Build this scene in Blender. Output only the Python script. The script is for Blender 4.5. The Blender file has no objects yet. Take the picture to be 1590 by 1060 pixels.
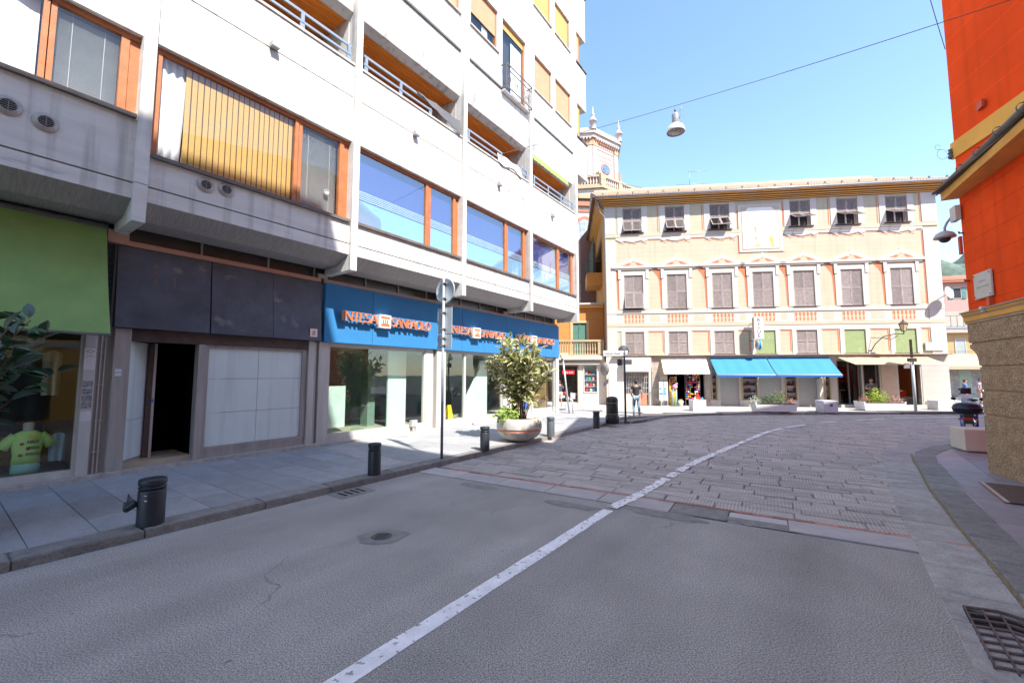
import bpy, math, random
from mathutils import Vector, Matrix
import mathutils.noise as mnoise
R = random.Random(7)
rad = math.radians
SC = bpy.context.scene
COL = SC.collection

# ------------------------------------------------------------------ camera, sky, sun, exposure
cam_d = bpy.data.cameras.new('camera')
cam = bpy.data.objects.new('camera', cam_d); COL.objects.link(cam)
cam_d.sensor_width = 36.0
cam_d.lens = 36.0 * 654.0 / 1590.0
cam_d.clip_start = 0.05; cam_d.clip_end = 3000
cam.location = (0, 0, 2.1)
cam.rotation_euler = (rad(90 + 4.546), 0, 0)
SC.camera = cam

SUN_AZ, SUN_EL = 145.0, 50.0
world = bpy.data.worlds.new('World'); SC.world = world; world.use_nodes = True
wn = world.node_tree.nodes; wl = world.node_tree.links; wn.clear()
sky = wn.new('ShaderNodeTexSky'); sky.sky_type = 'NISHITA'; sky.sun_disc = False
sky.sun_elevation = rad(SUN_EL); sky.sun_rotation = rad(SUN_AZ)
sky.air_density = 1.0; sky.dust_density = 0.25; sky.ozone_density = 3.0; sky.altitude = 0
bg = wn.new('ShaderNodeBackground'); bg.inputs['Strength'].default_value = 0.126
wo = wn.new('ShaderNodeOutputWorld')
wl.new(sky.outputs[0], bg.inputs[0]); wl.new(bg.outputs[0], wo.inputs[0])
sun_d = bpy.data.lights.new('sun', 'SUN'); sun_d.energy = 3.1; sun_d.angle = rad(0.5); sun_d.color = (1.0, 0.94, 0.85)
sun = bpy.data.objects.new('sun', sun_d); COL.objects.link(sun)
sdir = Vector((math.sin(rad(SUN_AZ)) * math.cos(rad(SUN_EL)), math.cos(rad(SUN_AZ)) * math.cos(rad(SUN_EL)), math.sin(rad(SUN_EL))))
sun.rotation_euler = sdir.to_track_quat('Z', 'Y').to_euler(); sun.location = (0, 0, 60)
vs = SC.view_settings
vs.view_transform = 'Standard'; vs.look = 'None'; vs.gamma = 1.0; vs.use_curve_mapping = False; vs.exposure = 1.83
SC.render.engine = 'CYCLES'
try:
    SC.cycles.max_bounces = 8; SC.cycles.transparent_max_bounces = 12; SC.cycles.use_denoising = True
    SC.cycles.diffuse_bounces = 6; SC.cycles.glossy_bounces = 3; SC.cycles.transmission_bounces = 4
except Exception: pass

# ------------------------------------------------------------------ materials
MAT = {}
def mat(name, base, rough=0.75, var=0.12, scale=3.0, bump=0.0, bscale=None, metal=0.0, rnd=0.0, stretch=(1,1,1),
        spot=None, lines=None, spec=0.4, hue=None, trans=0.0, coat=0.0, fine=None, chisel=None, cracks=None, transl=0.0, streak=0.0):
    """procedural surface: base colour with mottling, optional spots, painted course lines and fine relief"""
    if name in MAT: return MAT[name]
    m = bpy.data.materials.new(name); m.use_nodes = True; MAT[name] = m
    n = m.node_tree.nodes; l = m.node_tree.links; n.clear()
    out = n.new('ShaderNodeOutputMaterial'); b = n.new('ShaderNodeBsdfPrincipled'); l.new(b.outputs[0], out.inputs[0])
    b.inputs['Roughness'].default_value = rough; b.inputs['Metallic'].default_value = metal
    b.inputs['Specular IOR Level'].default_value = spec
    if coat: b.inputs['Coat Weight'].default_value = coat
    if trans:
        b.inputs['Transmission Weight'].default_value = trans
    tc = n.new('ShaderNodeTexCoord'); mp = n.new('ShaderNodeMapping'); mp.inputs['Scale'].default_value = stretch
    l.new(tc.outputs['Object'], mp.inputs[0]); vec = mp.outputs[0]
    if rnd:
        oi = n.new('ShaderNodeObjectInfo'); add = n.new('ShaderNodeVectorMath'); add.operation = 'ADD'
        mul = n.new('ShaderNodeVectorMath'); mul.operation = 'SCALE'; mul.inputs[0].default_value = (37, 53, 19)
        l.new(oi.outputs['Random'], mul.inputs['Scale']); l.new(vec, add.inputs[0]); l.new(mul.outputs[0], add.inputs[1]); vec = add.outputs[0]
    ns = n.new('ShaderNodeTexNoise'); ns.inputs['Scale'].default_value = scale; ns.inputs['Detail'].default_value = 7; ns.inputs['Roughness'].default_value = 0.62
    l.new(vec, ns.inputs['Vector'])
    mr = n.new('ShaderNodeMapRange'); mr.inputs[1].default_value = 0.28; mr.inputs[2].default_value = 0.72
    mr.inputs[3].default_value = 1 - var; mr.inputs[4].default_value = 1 + var
    l.new(ns.outputs[0], mr.inputs[0]); fac = mr.outputs[0]
    def mulv(a, bb):
        q = n.new('ShaderNodeMath'); q.operation = 'MULTIPLY'; l.new(a, q.inputs[0])
        if isinstance(bb, float): q.inputs[1].default_value = bb
        else: l.new(bb, q.inputs[1])
        return q.outputs[0]
    if rnd:
        m2 = n.new('ShaderNodeMapRange'); m2.inputs[3].default_value = 1 - rnd; m2.inputs[4].default_value = 1 + rnd
        l.new(oi.outputs['Random'], m2.inputs[0]); fac = mulv(fac, m2.outputs[0])
    if fine:
        fs, fa = fine
        n3 = n.new('ShaderNodeTexNoise'); n3.inputs['Scale'].default_value = fs; n3.inputs['Detail'].default_value = 7; n3.inputs['Roughness'].default_value = 0.78; l.new(vec, n3.inputs['Vector'])
        m3 = n.new('ShaderNodeMapRange'); m3.inputs[1].default_value = 0.3; m3.inputs[2].default_value = 0.7; m3.inputs[3].default_value = 1 - fa; m3.inputs[4].default_value = 1 + fa
        l.new(n3.outputs[0], m3.inputs[0]); fac = mulv(fac, m3.outputs[0])
    if lines:
        pitch, wid, dark = lines
        sx = n.new('ShaderNodeSeparateXYZ'); l.new(tc.outputs['Object'], sx.inputs[0])
        dv = n.new('ShaderNodeMath'); dv.operation = 'DIVIDE'; dv.inputs[1].default_value = pitch; l.new(sx.outputs[2], dv.inputs[0])
        fr = n.new('ShaderNodeMath'); fr.operation = 'FRACT'; l.new(dv.outputs[0], fr.inputs[0])
        lt = n.new('ShaderNodeMath'); lt.operation = 'LESS_THAN'; lt.inputs[1].default_value = wid / pitch; l.new(fr.outputs[0], lt.inputs[0])
        m4 = n.new('ShaderNodeMapRange'); m4.inputs[3].default_value = 1.0; m4.inputs[4].default_value = dark; l.new(lt.outputs[0], m4.inputs[0])
        fac = mulv(fac, m4.outputs[0])
    def M(op, a, b2=None, c2=None):
        q = n.new('ShaderNodeMath'); q.operation = op
        for i_, v_ in enumerate((a, b2, c2)):
            if v_ is None: continue
            if isinstance(v_, (int, float)): q.inputs[i_].default_value = v_
            else: l.new(v_, q.inputs[i_])
        return q.outputs[0]
    if chisel:      # tooled grooves across each stone
        pitch, amp = chisel
        gp = n.new('ShaderNodeNewGeometry'); dt = n.new('ShaderNodeVectorMath'); dt.operation = 'DOT_PRODUCT'; dt.inputs[1].default_value = (0.855, -0.519, 0); l.new(gp.outputs['Position'], dt.inputs[0])
        nw = n.new('ShaderNodeTexNoise'); nw.inputs['Scale'].default_value = 3.0; nw.inputs['Detail'].default_value = 3; l.new(gp.outputs['Position'], nw.inputs['Vector'])
        ph = M('MULTIPLY_ADD', dt.outputs['Value'], 6.2832 / pitch, M('MULTIPLY', nw.outputs[0], 10.0)); sn = M('SINE', ph)
        nm = n.new('ShaderNodeTexNoise'); nm.inputs['Scale'].default_value = 1.1; l.new(gp.outputs['Position'], nm.inputs['Vector'])
        mk = n.new('ShaderNodeMapRange'); mk.inputs[1].default_value = .38; mk.inputs[2].default_value = .62; l.new(nm.outputs[0], mk.inputs[0])
        fac = mulv(fac, M('MULTIPLY_ADD', M('MULTIPLY', sn, mk.outputs[0]), amp, 1.0))
    if streak:      # rain streaks running down
        sm_ = n.new('ShaderNodeMapping'); sm_.inputs['Scale'].default_value = (4.5, 4.5, .22); l.new(tc.outputs['Object'], sm_.inputs[0])
        sn_ = n.new('ShaderNodeTexNoise'); sn_.inputs['Scale'].default_value = 1.0; sn_.inputs['Detail'].default_value = 5; l.new(sm_.outputs[0], sn_.inputs['Vector'])
        sr_ = n.new('ShaderNodeMapRange'); sr_.inputs[1].default_value = .52; sr_.inputs[2].default_value = .70; sr_.inputs[3].default_value = 1.0; sr_.inputs[4].default_value = 1.0 - streak; l.new(sn_.outputs[0], sr_.inputs[0]); fac = mulv(fac, sr_.outputs[0])
    if cracks:      # crack network that comes and goes, and polished tyre tracks
        vd = n.new('ShaderNodeTexNoise'); vd.inputs['Scale'].default_value = 1.7; vd.inputs['Detail'].default_value = 5; l.new(tc.outputs['Object'], vd.inputs['Vector'])
        vadd = n.new('ShaderNodeVectorMath'); vadd.operation = 'MULTIPLY_ADD'; vadd.inputs[1].default_value = (.9, .9, .9); l.new(vd.outputs['Color'], vadd.inputs[0]); l.new(tc.outputs['Object'], vadd.inputs[2])
        vo = n.new('ShaderNodeTexVoronoi'); vo.feature = 'DISTANCE_TO_EDGE'; vo.inputs['Scale'].default_value = cracks; l.new(vadd.outputs[0], vo.inputs['Vector'])
        cm = n.new('ShaderNodeMapRange'); cm.inputs[1].default_value = .0; cm.inputs[2].default_value = .007; cm.inputs[3].default_value = 1; cm.inputs[4].default_value = 0; l.new(vo.outputs['Distance'], cm.inputs[0])
        nm = n.new('ShaderNodeTexNoise'); nm.inputs['Scale'].default_value = .55; nm.inputs['Detail'].default_value = 2; l.new(tc.outputs['Object'], nm.inputs['Vector'])
        mk = n.new('ShaderNodeMapRange'); mk.inputs[1].default_value = .54; mk.inputs[2].default_value = .60; l.new(nm.outputs[0], mk.inputs[0])
        fac = mulv(fac, M('MULTIPLY_ADD', M('MULTIPLY', cm.outputs[0], mk.outputs[0]), -.45, 1.0))
        rt = n.new('ShaderNodeMapping'); rt.inputs['Rotation'].default_value = (0, 0, -.95); rt.inputs['Scale'].default_value = (1, 1, 1); l.new(tc.outputs['Object'], rt.inputs[0])
        st = n.new('ShaderNodeMapping'); st.inputs['Scale'].default_value = (.08, .9, 1); l.new(rt.outputs[0], st.inputs[0])
        nt = n.new('ShaderNodeTexNoise'); nt.inputs['Scale'].default_value = 1.0; nt.inputs['Detail'].default_value = 4; l.new(st.outputs[0], nt.inputs['Vector'])
        mt = n.new('ShaderNodeMapRange'); mt.inputs[1].default_value = .35; mt.inputs[2].default_value = .65; mt.inputs[3].default_value = .86; mt.inputs[4].default_value = 1.14; l.new(nt.outputs[0], mt.inputs[0]); fac = mulv(fac, mt.outputs[0])
    sc = n.new('ShaderNodeVectorMath'); sc.operation = 'SCALE'; sc.inputs[0].default_value = base[:3]; l.new(fac, sc.inputs['Scale'])
    colr = sc.outputs[0]
    if spot:
        c2, sscale, thr, soft = spot
        n2 = n.new('ShaderNodeTexNoise'); n2.inputs['Scale'].default_value = sscale; n2.inputs['Detail'].default_value = 5; l.new(vec, n2.inputs['Vector'])
        r2 = n.new('ShaderNodeMapRange'); r2.inputs[1].default_value = thr; r2.inputs[2].default_value = thr + soft; l.new(n2.outputs[0], r2.inputs[0])
        mx = n.new('ShaderNodeMix'); mx.data_type = 'RGBA'; l.new(r2.outputs[0], mx.inputs[0]); l.new(colr, mx.inputs[6]); mx.inputs[7].default_value = (*c2, 1); colr = mx.outputs[2]
    l.new(colr, b.inputs['Base Color'])
    if transl:
        tl = n.new('ShaderNodeBsdfTranslucent'); ms = n.new('ShaderNodeMixShader'); ms.inputs[0].default_value = transl
        l.new(colr, tl.inputs[0]); l.new(b.outputs[0], ms.inputs[1]); l.new(tl.outputs[0], ms.inputs[2]); l.new(ms.outputs[0], out.inputs[0])
    if bump:
        nb = n.new('ShaderNodeTexNoise'); nb.inputs['Scale'].default_value = bscale or scale * 8; nb.inputs['Detail'].default_value = 6; l.new(vec, nb.inputs['Vector'])
        bp = n.new('ShaderNodeBump'); bp.inputs['Strength'].default_value = min(1, bump); bp.inputs['Distance'].default_value = 0.02 if bump <= 1 else 0.02 * bump
        l.new(nb.outputs[0], bp.inputs['Height']); l.new(bp.outputs[0], b.inputs['Normal'])
    return m

def glass(name, tint=(0.9, 0.95, 0.97), ior=0.055, alpha=0.0, dark=1.0):
    if name in MAT: return MAT[name]
    m = bpy.data.materials.new(name); m.use_nodes = True; MAT[name] = m
    n = m.node_tree.nodes; l = m.node_tree.links; n.clear()
    out = n.new('ShaderNodeOutputMaterial'); tr = n.new('ShaderNodeBsdfTransparent'); gl = n.new('ShaderNodeBsdfGlossy')
    tr.inputs[0].default_value = (*[c * dark for c in tint], 1); gl.inputs['Roughness'].default_value = 0.015; gl.inputs[0].default_value = (1, 1, 1, 1)
    lw = n.new('ShaderNodeLayerWeight'); lw.inputs[0].default_value = 0.5      # Schlick's law for a double pane, alike from both sides
    pw = n.new('ShaderNodeMath'); pw.operation = 'POWER'; pw.inputs[1].default_value = 4.0; l.new(lw.outputs['Facing'], pw.inputs[0])
    fr = n.new('ShaderNodeMapRange'); fr.inputs[3].default_value = ior; fr.inputs[4].default_value = 1.0; l.new(pw.outputs[0], fr.inputs[0])
    mx = n.new('ShaderNodeMixShader'); l.new(fr.outputs[0], mx.inputs[0]); l.new(tr.outputs[0], mx.inputs[1]); l.new(gl.outputs[0], mx.inputs[2])
    tcn = n.new('ShaderNodeTexCoord'); nb = n.new('ShaderNodeTexNoise'); nb.inputs['Scale'].default_value = 0.9; l.new(tcn.outputs['Object'], nb.inputs['Vector'])
    bp = n.new('ShaderNodeBump'); bp.inputs['Strength'].default_value = 0.12; bp.inputs['Distance'].default_value = 0.02
    l.new(nb.outputs[0], bp.inputs['Height']); l.new(bp.outputs[0], gl.inputs['Normal'])
    l.new(mx.outputs[0], out.inputs[0]); return m

# ------------------------------------------------------------------ mesh building
class MB:
    def __init__(s): s.v = []; s.f = []; s.m = []; s.s = []
    def add(s, vs, fs, m=0, sm=False):
        o = len(s.v); s.v += [tuple(p) for p in vs]
        for f in fs: s.f.append(tuple(o + i for i in f)); s.m.append(m); s.s.append(sm)
        return s
    def box(s, x0, x1, y0, y1, z0, z1, m=0):
        if x0 > x1: x0, x1 = x1, x0
        if y0 > y1: y0, y1 = y1, y0
        if z0 > z1: z0, z1 = z1, z0
        return s.add([(x0,y0,z0),(x1,y0,z0),(x1,y1,z0),(x0,y1,z0),(x0,y0,z1),(x1,y0,z1),(x1,y1,z1),(x0,y1,z1)],
                     [(0,3,2,1),(4,5,6,7),(0,1,5,4),(1,2,6,5),(2,3,7,6),(3,0,4,7)], m)
    def cbox(s, x0, x1, y0, y1, z0, z1, c=0.01, m=0):
        """box whose top edges are chamfered"""
        return s.add([(x0,y0,z0),(x1,y0,z0),(x1,y1,z0),(x0,y1,z0),(x0,y0,z1-c),(x1,y0,z1-c),(x1,y1,z1-c),(x0,y1,z1-c),
                      (x0+c,y0+c,z1),(x1-c,y0+c,z1),(x1-c,y1-c,z1),(x0+c,y1-c,z1)],
                     [(0,3,2,1),(0,1,5,4),(1,2,6,5),(2,3,7,6),(3,0,4,7),(4,5,9,8),(5,6,10,9),(6,7,11,10),(7,4,8,11),(8,9,10,11)], m)
    def prism(s, pts, a0, a1, axis='x', m=0, sm=False):
        """closed 2D outline (counter-clockwise) pushed along an axis; for x the outline is (y,z), for y (x,z), for z (x,y)"""
        n = len(pts)
        def P(a, p):
            return {'x': (a, p[0], p[1]), 'y': (p[0], a, p[1]), 'z': (p[0], p[1], a)}[axis]
        vs = [P(a0, p) for p in pts] + [P(a1, p) for p in pts]
        o = len(s.v); s.v += vs
        fl = axis == 'y'
        def F(f): s.f.append(tuple(o + i for i in (f[::-1] if fl else f))); s.m.append(m); s.s.append(False)
        F(tuple(range(n))[::-1]); F(tuple(range(n, 2 * n)))
        for i in range(n):
            j = (i + 1) % n; F((i, j, n + j, n + i)); s.s[-1] = sm
        return s
    def quad(s, a, b, c, d, m=0): return s.add([a, b, c, d], [(0, 1, 2, 3)], m)
    def poly(s, pts, m=0): return s.add(pts, [tuple(range(len(pts)))], m)
    def tube(s, pts, r, n=8, m=0, cap=True):
        pts = [Vector(p) for p in pts]; rs = r if isinstance(r, (list, tuple)) else [r] * len(pts)
        vs = []; up = None
        for i, p in enumerate(pts):
            t = (pts[min(i + 1, len(pts) - 1)] - pts[max(i - 1, 0)]).normalized()
            if up is None:
                up = Vector((0, 0, 1)) if abs(t.z) < 0.9 else Vector((1, 0, 0))
            a = t.cross(up); a = a.normalized() if a.length > 1e-6 else Vector((1, 0, 0)); bq = t.cross(a).normalized(); up = -bq if False else up
            for k in range(n):
                th = 2 * math.pi * k / n; vs.append(p + (a * math.cos(th) + bq * math.sin(th)) * rs[i])
        fs = []
        for i in range(len(pts) - 1):
            for k in range(n):
                k2 = (k + 1) % n; fs.append((i * n + k, i * n + k2, (i + 1) * n + k2, (i + 1) * n + k))
        s.add(vs, fs, m, True)
        if cap:
            o = len(s.v) - len(vs)
            s.f.append(tuple(o + k for k in range(n))[::-1]); s.m.append(m); s.s.append(False)
            s.f.append(tuple(o + (len(pts) - 1) * n + k for k in range(n))); s.m.append(m); s.s.append(False)
        return s
    def lathe(s, prof, n=20, c=(0, 0, 0), m=0, sm=True, arc=None):
        vs = []; k0 = n if arc is None else n + 1
        for r, z in prof:
            for k in range(k0):
                th = (2 * math.pi if arc is None else arc) * k / n
                vs.append((c[0] + r * math.cos(th), c[1] + r * math.sin(th), c[2] + z))
        fs = []
        for i in range(len(prof) - 1):
            for k in range(n):
                k2 = (k + 1) % k0; fs.append((i * k0 + k, i * k0 + k2, (i + 1) * k0 + k2, (i + 1) * k0 + k))
        return s.add(vs, fs, m, sm)
    def ball(s, c, r, n=10, m=0, sq=(1, 1, 1)):
        vs = []; fs = []; h = n // 2
        for i in range(h + 1):
            ph = math.pi * i / h
            for k in range(n):
                th = 2 * math.pi * k / n
                vs.append((c[0] + r * sq[0] * math.sin(ph) * math.cos(th), c[1] + r * sq[1] * math.sin(ph) * math.sin(th), c[2] + r * sq[2] * math.cos(ph)))
        for i in range(h):
            for k in range(n):
                k2 = (k + 1) % n; fs.append((i * n + k, (i + 1) * n + k, (i + 1) * n + k2, i * n + k2))
        return s.add(vs, fs, m, True)
    def mesh(s, name, mats):
        me = bpy.data.meshes.new(name); me.from_pydata(s.v, [], s.f)
        for mm in (mats if isinstance(mats, (list, tuple)) else [mats]): me.materials.append(mm)
        me.polygons.foreach_set('material_index', s.m); me.polygons.foreach_set('use_smooth', s.s)
        me.validate(); me.update(); return me

def link(name, data, parent=None, loc=None, rot=None, scale=None):
    o = bpy.data.objects.new(name, data); COL.objects.link(o)
    if parent is not None: o.parent = parent
    if loc is not None: o.location = loc
    if rot is not None: o.rotation_euler = rot
    if scale is not None: o.scale = scale
    return o
def obj(name, mb, mats, parent=None, loc=None, rot=None, label=None, bevel=0):
    o = link(name, mb.mesh(name, mats), parent, loc, rot)
    if label: o['label'] = label
    if bevel:
        bm_ = o.modifiers.new('bevel', 'BEVEL'); bm_.width = bevel; bm_.segments = 2; bm_.limit_method = 'ANGLE'
    return o
def box(name, m, parent, x0, x1, y0, y1, z0, z1, bevel=0, label=None):
    if m in (MAT.get('window_glass'), MAT.get('shop_glass'), MAT.get('coated_glass')) and abs(y1 - y0) < .05:   # a pane is one sheet
        return obj(name, MB().quad((x0, y0, z0), (x1, y0, z0), (x1, y0, z1), (x0, y0, z1)), m, parent, label=label)
    return obj(name, MB().box(x0, x1, y0, y1, z0, z1), m, parent, bevel=bevel, label=label)
def tag(o, label, cat, group=None):
    o['label'] = label; o['category'] = cat
    if group: o['group'] = group
    return o
def thing(name, label, cat, loc=(0, 0, 0), rz=0.0, group=None):
    return tag(link(name, None, None, loc, (0, 0, rz)), label, cat, group)
def struct(o): o['kind'] = 'structure'; return o
def stuff(o): o['kind'] = 'stuff'; return o
def dup(root, loc, rz, label, parent=None):
    c = root.copy(); COL.objects.link(c); c.location = loc; c.rotation_euler = (0, 0, rz); c['label'] = label
    def rec(a, b, d):
        for ch in list(KIDS.get(a.name, [])):
            k = ch.copy(); COL.objects.link(k); k.parent = b; rec(ch, k, d + 1)
    rec(root, c, 0); return c
KIDS = {}
def index_kids(root):
    ch = [o for o in bpy.data.objects if o.parent == root]; KIDS[root.name] = ch
    for c in ch: index_kids(c)

class Frame:
    """a wall frame: x along the wall, y into the building, z up"""
    def __init__(s, ox, oy, dx, dy): s.o = (ox, oy); s.d = (dx, dy); s.rz = math.atan2(dy, dx)
    def w(s, x, y, z=0.0): return (s.o[0] + s.d[0] * x - s.d[1] * y, s.o[1] + s.d[1] * x + s.d[0] * y, z)
D = (0.58237, 0.81292); N = (0.81292, -0.58237)
WF = Frame(-10.25 * N[0], -10.25 * N[1], *D)                 # concrete block, front plane of the upper floors
YF = Frame(0.12529 * 28.6, 0.99212 * 28.6, 0.99212, -0.12529)  # painted palace
RF = Frame(0.90148 * 5.188, -0.43283 * 5.188, -0.43283, -0.90148)  # red corner building
def sd(s, d, z=0.0): return (D[0] * s + N[0] * d, D[1] * s + N[1] * d, z)   # street coordinates: s along, d across
# ------------------------------------------------------------------ ground, roads, pavements
M_asph = mat('asphalt', (0.315, 0.295, 0.27), rough=0.85, var=0.16, scale=0.7, bump=0.08, bscale=200, fine=(80, 1.35), cracks=.42, spot=((0.13, 0.13, 0.13), 6.0, 0.735, 0.02))
M_stone = mat('paving_stone', (0.38, 0.342, 0.31), chisel=(.05, .20), rough=0.75, var=0.2, scale=4, bump=0.5, bscale=26, rnd=0.17, stretch=(1, 1, 1), fine=(50, 0.3), spot=((0.48, 0.42, 0.36), 3, 0.58, 0.1))
M_gst = mat('gutter_stone', (0.34, 0.32, 0.30), rough=0.75, var=0.25, scale=5, bump=0.8, bscale=26, rnd=0.12, fine=(60, 0.4))
M_joint = mat('joint', (0.11, 0.10, 0.095), rough=0.95, var=0.3, scale=9)
M_slab = mat('pavement_slab', (0.31, 0.315, 0.325), rough=0.62, var=0.14, scale=2.3, bump=0.35, bscale=30, rnd=0.12, fine=(60, 0.18), spot=((0.09, 0.09, 0.095), 24, 0.67, 0.02))
M_slabR = mat('purple_slab', (0.27, 0.235, 0.255), rough=0.55, var=0.15, scale=2.3, bump=0.3, bscale=30, rnd=0.16, fine=(60, 0.2))
M_kerb = mat('kerb_stone', (0.22, 0.21, 0.20), rough=0.8, var=0.25, scale=6, bump=0.9, bscale=22, rnd=0.14, fine=(40, 0.3))
M_light = mat('granite_slab', (0.42, 0.39, 0.38), rough=0.75, var=0.14, scale=3, bump=0.4, bscale=50, rnd=0.1, fine=(90, 0.25))
M_brick = mat('red_brick', (0.42, 0.19, 0.14), rough=0.8, var=0.25, scale=8, bump=0.6, rnd=0.3)
M_paint = mat('road_paint', (0.80, 0.79, 0.80), rough=0.7, var=0.16, scale=5, bump=0.3, bscale=60, spot=((0.32, 0.32, 0.32), 17, 0.605, 0.03), fine=(60, 0.15))
M_paint2 = mat('worn_paint', (0.78, 0.75, 0.74), rough=0.7, var=0.14, scale=5, bump=0.3, bscale=60, spot=((0.3, 0.29, 0.28), 13, 0.58, 0.03), fine=(60, 0.15))
M_iron = mat('cast_iron', (0.10, 0.10, 0.10), rough=0.5, var=0.3, scale=20, metal=0.6, bump=0.4)
M_rust = mat('rusty_plate', (0.1, 0.06, 0.045), rough=0.75, var=0.4, scale=12, bump=0.4)
M_patch = mat('patch_mortar', (0.22, 0.215, 0.195), rough=0.85, var=0.25, scale=6, bump=0.5)

def inside(p, poly):
    x, y = p; c = False; j = len(poly) - 1
    for i in range(len(poly)):
        xi, yi = poly[i]; xj, yj = poly[j]
        if (yi > y) != (yj > y) and x < (xj - xi) * (y - yi) / (yj - yi) + xi: c = not c
        j = i
    return c
def flat(name, pts, z, m, parent=None, thick=None):
    mb = MB()
    if thick: mb.prism(pts, z - thick, z, 'z')
    else: mb.poly([(x, y, z) for x, y in pts])
    return obj(name, mb, m, parent)
def ccw(p):
    a = sum(p[i][0] * p[(i + 1) % len(p)][1] - p[(i + 1) % len(p)][0] * p[i][1] for i in range(len(p)))
    return p if a > 0 else p[::-1]

ground = struct(flat('ground', [(-900, -900), (900, -900), (900, 1500), (-900, 1500)], -0.06, mat('earth', (0.1, 0.1, 0.1), rough=0.9)))
e1 = (0.855, -0.519); e2 = (0.519, 0.855)
def ab(a, b): return (e1[0] * a + e2[0] * b, e1[1] * a + e2[1] * b)
road = struct(flat('asphalt_road', ccw([ab(-40, 6.90), ab(60, 6.90), ab(60, -45), ab(-40, -45)]), 0.0, M_asph))
bed = struct(flat('cobbled_road', ccw([ab(-40, 6.90), ab(70, 6.90), ab(70, 60), ab(-40, 60)]), -0.022, M_joint))

KL = [sd(-30, -7.12)[:2], sd(17.3, -7.12)[:2], (4.95, 18.35), (5.75, 18.85), (6.6, 19.9), (8.0, 21.4), (10.2, 22.25), (14.0, 22.55), (25.0, 22.95), (48, 23.9), (90, 25.6)]
P_left = KL + [(90, 120), (-60, 120), (-60, -20)]
KR = [(-0.2, -2.4), (1.45, -0.27), (2.86, 1.6), (4.74, 4.08), (5.39, 4.92), (5.99, 5.74), (7.5, 7.68), (9.15, 9.65), (9.75, 10.4), (10.6, 11.35), (12, 12.3), (14.1, 13.2), (17, 14.0), (30, 15.4), (60, 16.5)]
P_right = KR + [(60, -60), (-2, -60)]
pave_l = struct(flat('pavement', ccw(P_left), 0.10, M_joint, thick=0.2))
pave_r = struct(flat('pavement', ccw(P_right), 0.045, M_slabR, thick=0.2))

# paving stones of the street, laid in rows across it
stone_meshes = []
for k in range(7):
    mb = MB(); j = lambda a: R.uniform(-a, a)
    x = [0 + j(.008), 1 + j(.008), 1 + j(.008), 0 + j(.008)]; y = [j(.02), j(.02), 1 + j(.02), 1 + j(.02)]; z = [1 + j(.18) for _ in range(4)]
    mb.add([(x[i], y[i], 0) for i in range(4)] + [(x[i], y[i], z[i] - .3) for i in range(4)] + [(x[i] + (.02 if i in (0, 3) else -.02), y[i] + (.05 if i in (0, 1) else -.05), z[i]) for i in range(4)],
           [(0,1,5,4),(1,2,6,5),(2,3,7,6),(3,0,4,7),(4,5,9,8),(5,6,10,9),(6,7,11,10),(7,4,8,11),(8,9,10,11)])
    stone_meshes.append(mb)
stone_data = [m.mesh('paving_stone', M_stone) for m in stone_meshes]
def ridged(mb, nr):
    pass
rzb = math.atan2(e1[1], e1[0])
gut_in = [(9.79, 10.8), (8.05, 8.7), (6.35, 6.63), (5.41, 5.42), (4.9, 4.73)]
stones = []
b = 7.60
row = 0
while b < 40:
    w = R.choice([0.26, 0.30, 0.34, 0.24]) * (1 if b < 24 else 1.25)
    a = -14 + R.uniform(0, 1)
    while a < 46:
        L = R.uniform(0.5, 1.1) * (1 if b < 24 else 1.3)
        if R.random() < 0.12: L *= 0.5
        cx, cy = ab(a + L / 2, b + w / 2)
        # beyond the gutter of the right kerb or under a pavement
        cs = [ab(a, b), ab(a + L, b), ab(a, b + w), ab(a + L, b + w)]
        out_l = all(inside(q, P_left) for q in cs); out_r = inside((cx, cy), P_right)
        dist = math.hypot(cx, cy)
        vis = cy > 0.5 and cx / cy < 1.45
        if not out_l and not out_r and vis and cy < 26.5:
            stones.append((dist, a, b, L, w))
        a += L + 0.004
    b += w + 0.004; row += 1
stones.sort()
rest = MB()
for i, (dist, a, b, L, w) in enumerate(stones):
    k = R.randrange(7); z0 = -0.05; hgt = 0.05 + R.uniform(-.007, .007)
    p = ab(a + .004, b + .004)
    if i < 285:
        link('paving_stone', stone_data[k], bed, (p[0], p[1], z0), (0, 0, rzb), (L - .008, w - .008, hgt + .003))
    else:
        vs = []
        for v in stone_meshes[k].v:
            q = ab(a + v[0] * (L - .006), b + v[1] * (w - .006)); vs.append((q[0], q[1], z0 + v[2] * hgt))
        rest.add(vs, stone_meshes[k].f)
M_stone2 = mat('paving_stone_far', (0.37, 0.33, 0.295), chisel=(.05, .18), rough=0.72, var=0.22, scale=1.7, bump=0.4, bscale=20, fine=(24, 0.3), spot=((0.46, 0.39, 0.34), 1.6, 0.55, 0.1))
stuff(obj('paving_stones', rest, M_stone2, bed))

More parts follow.
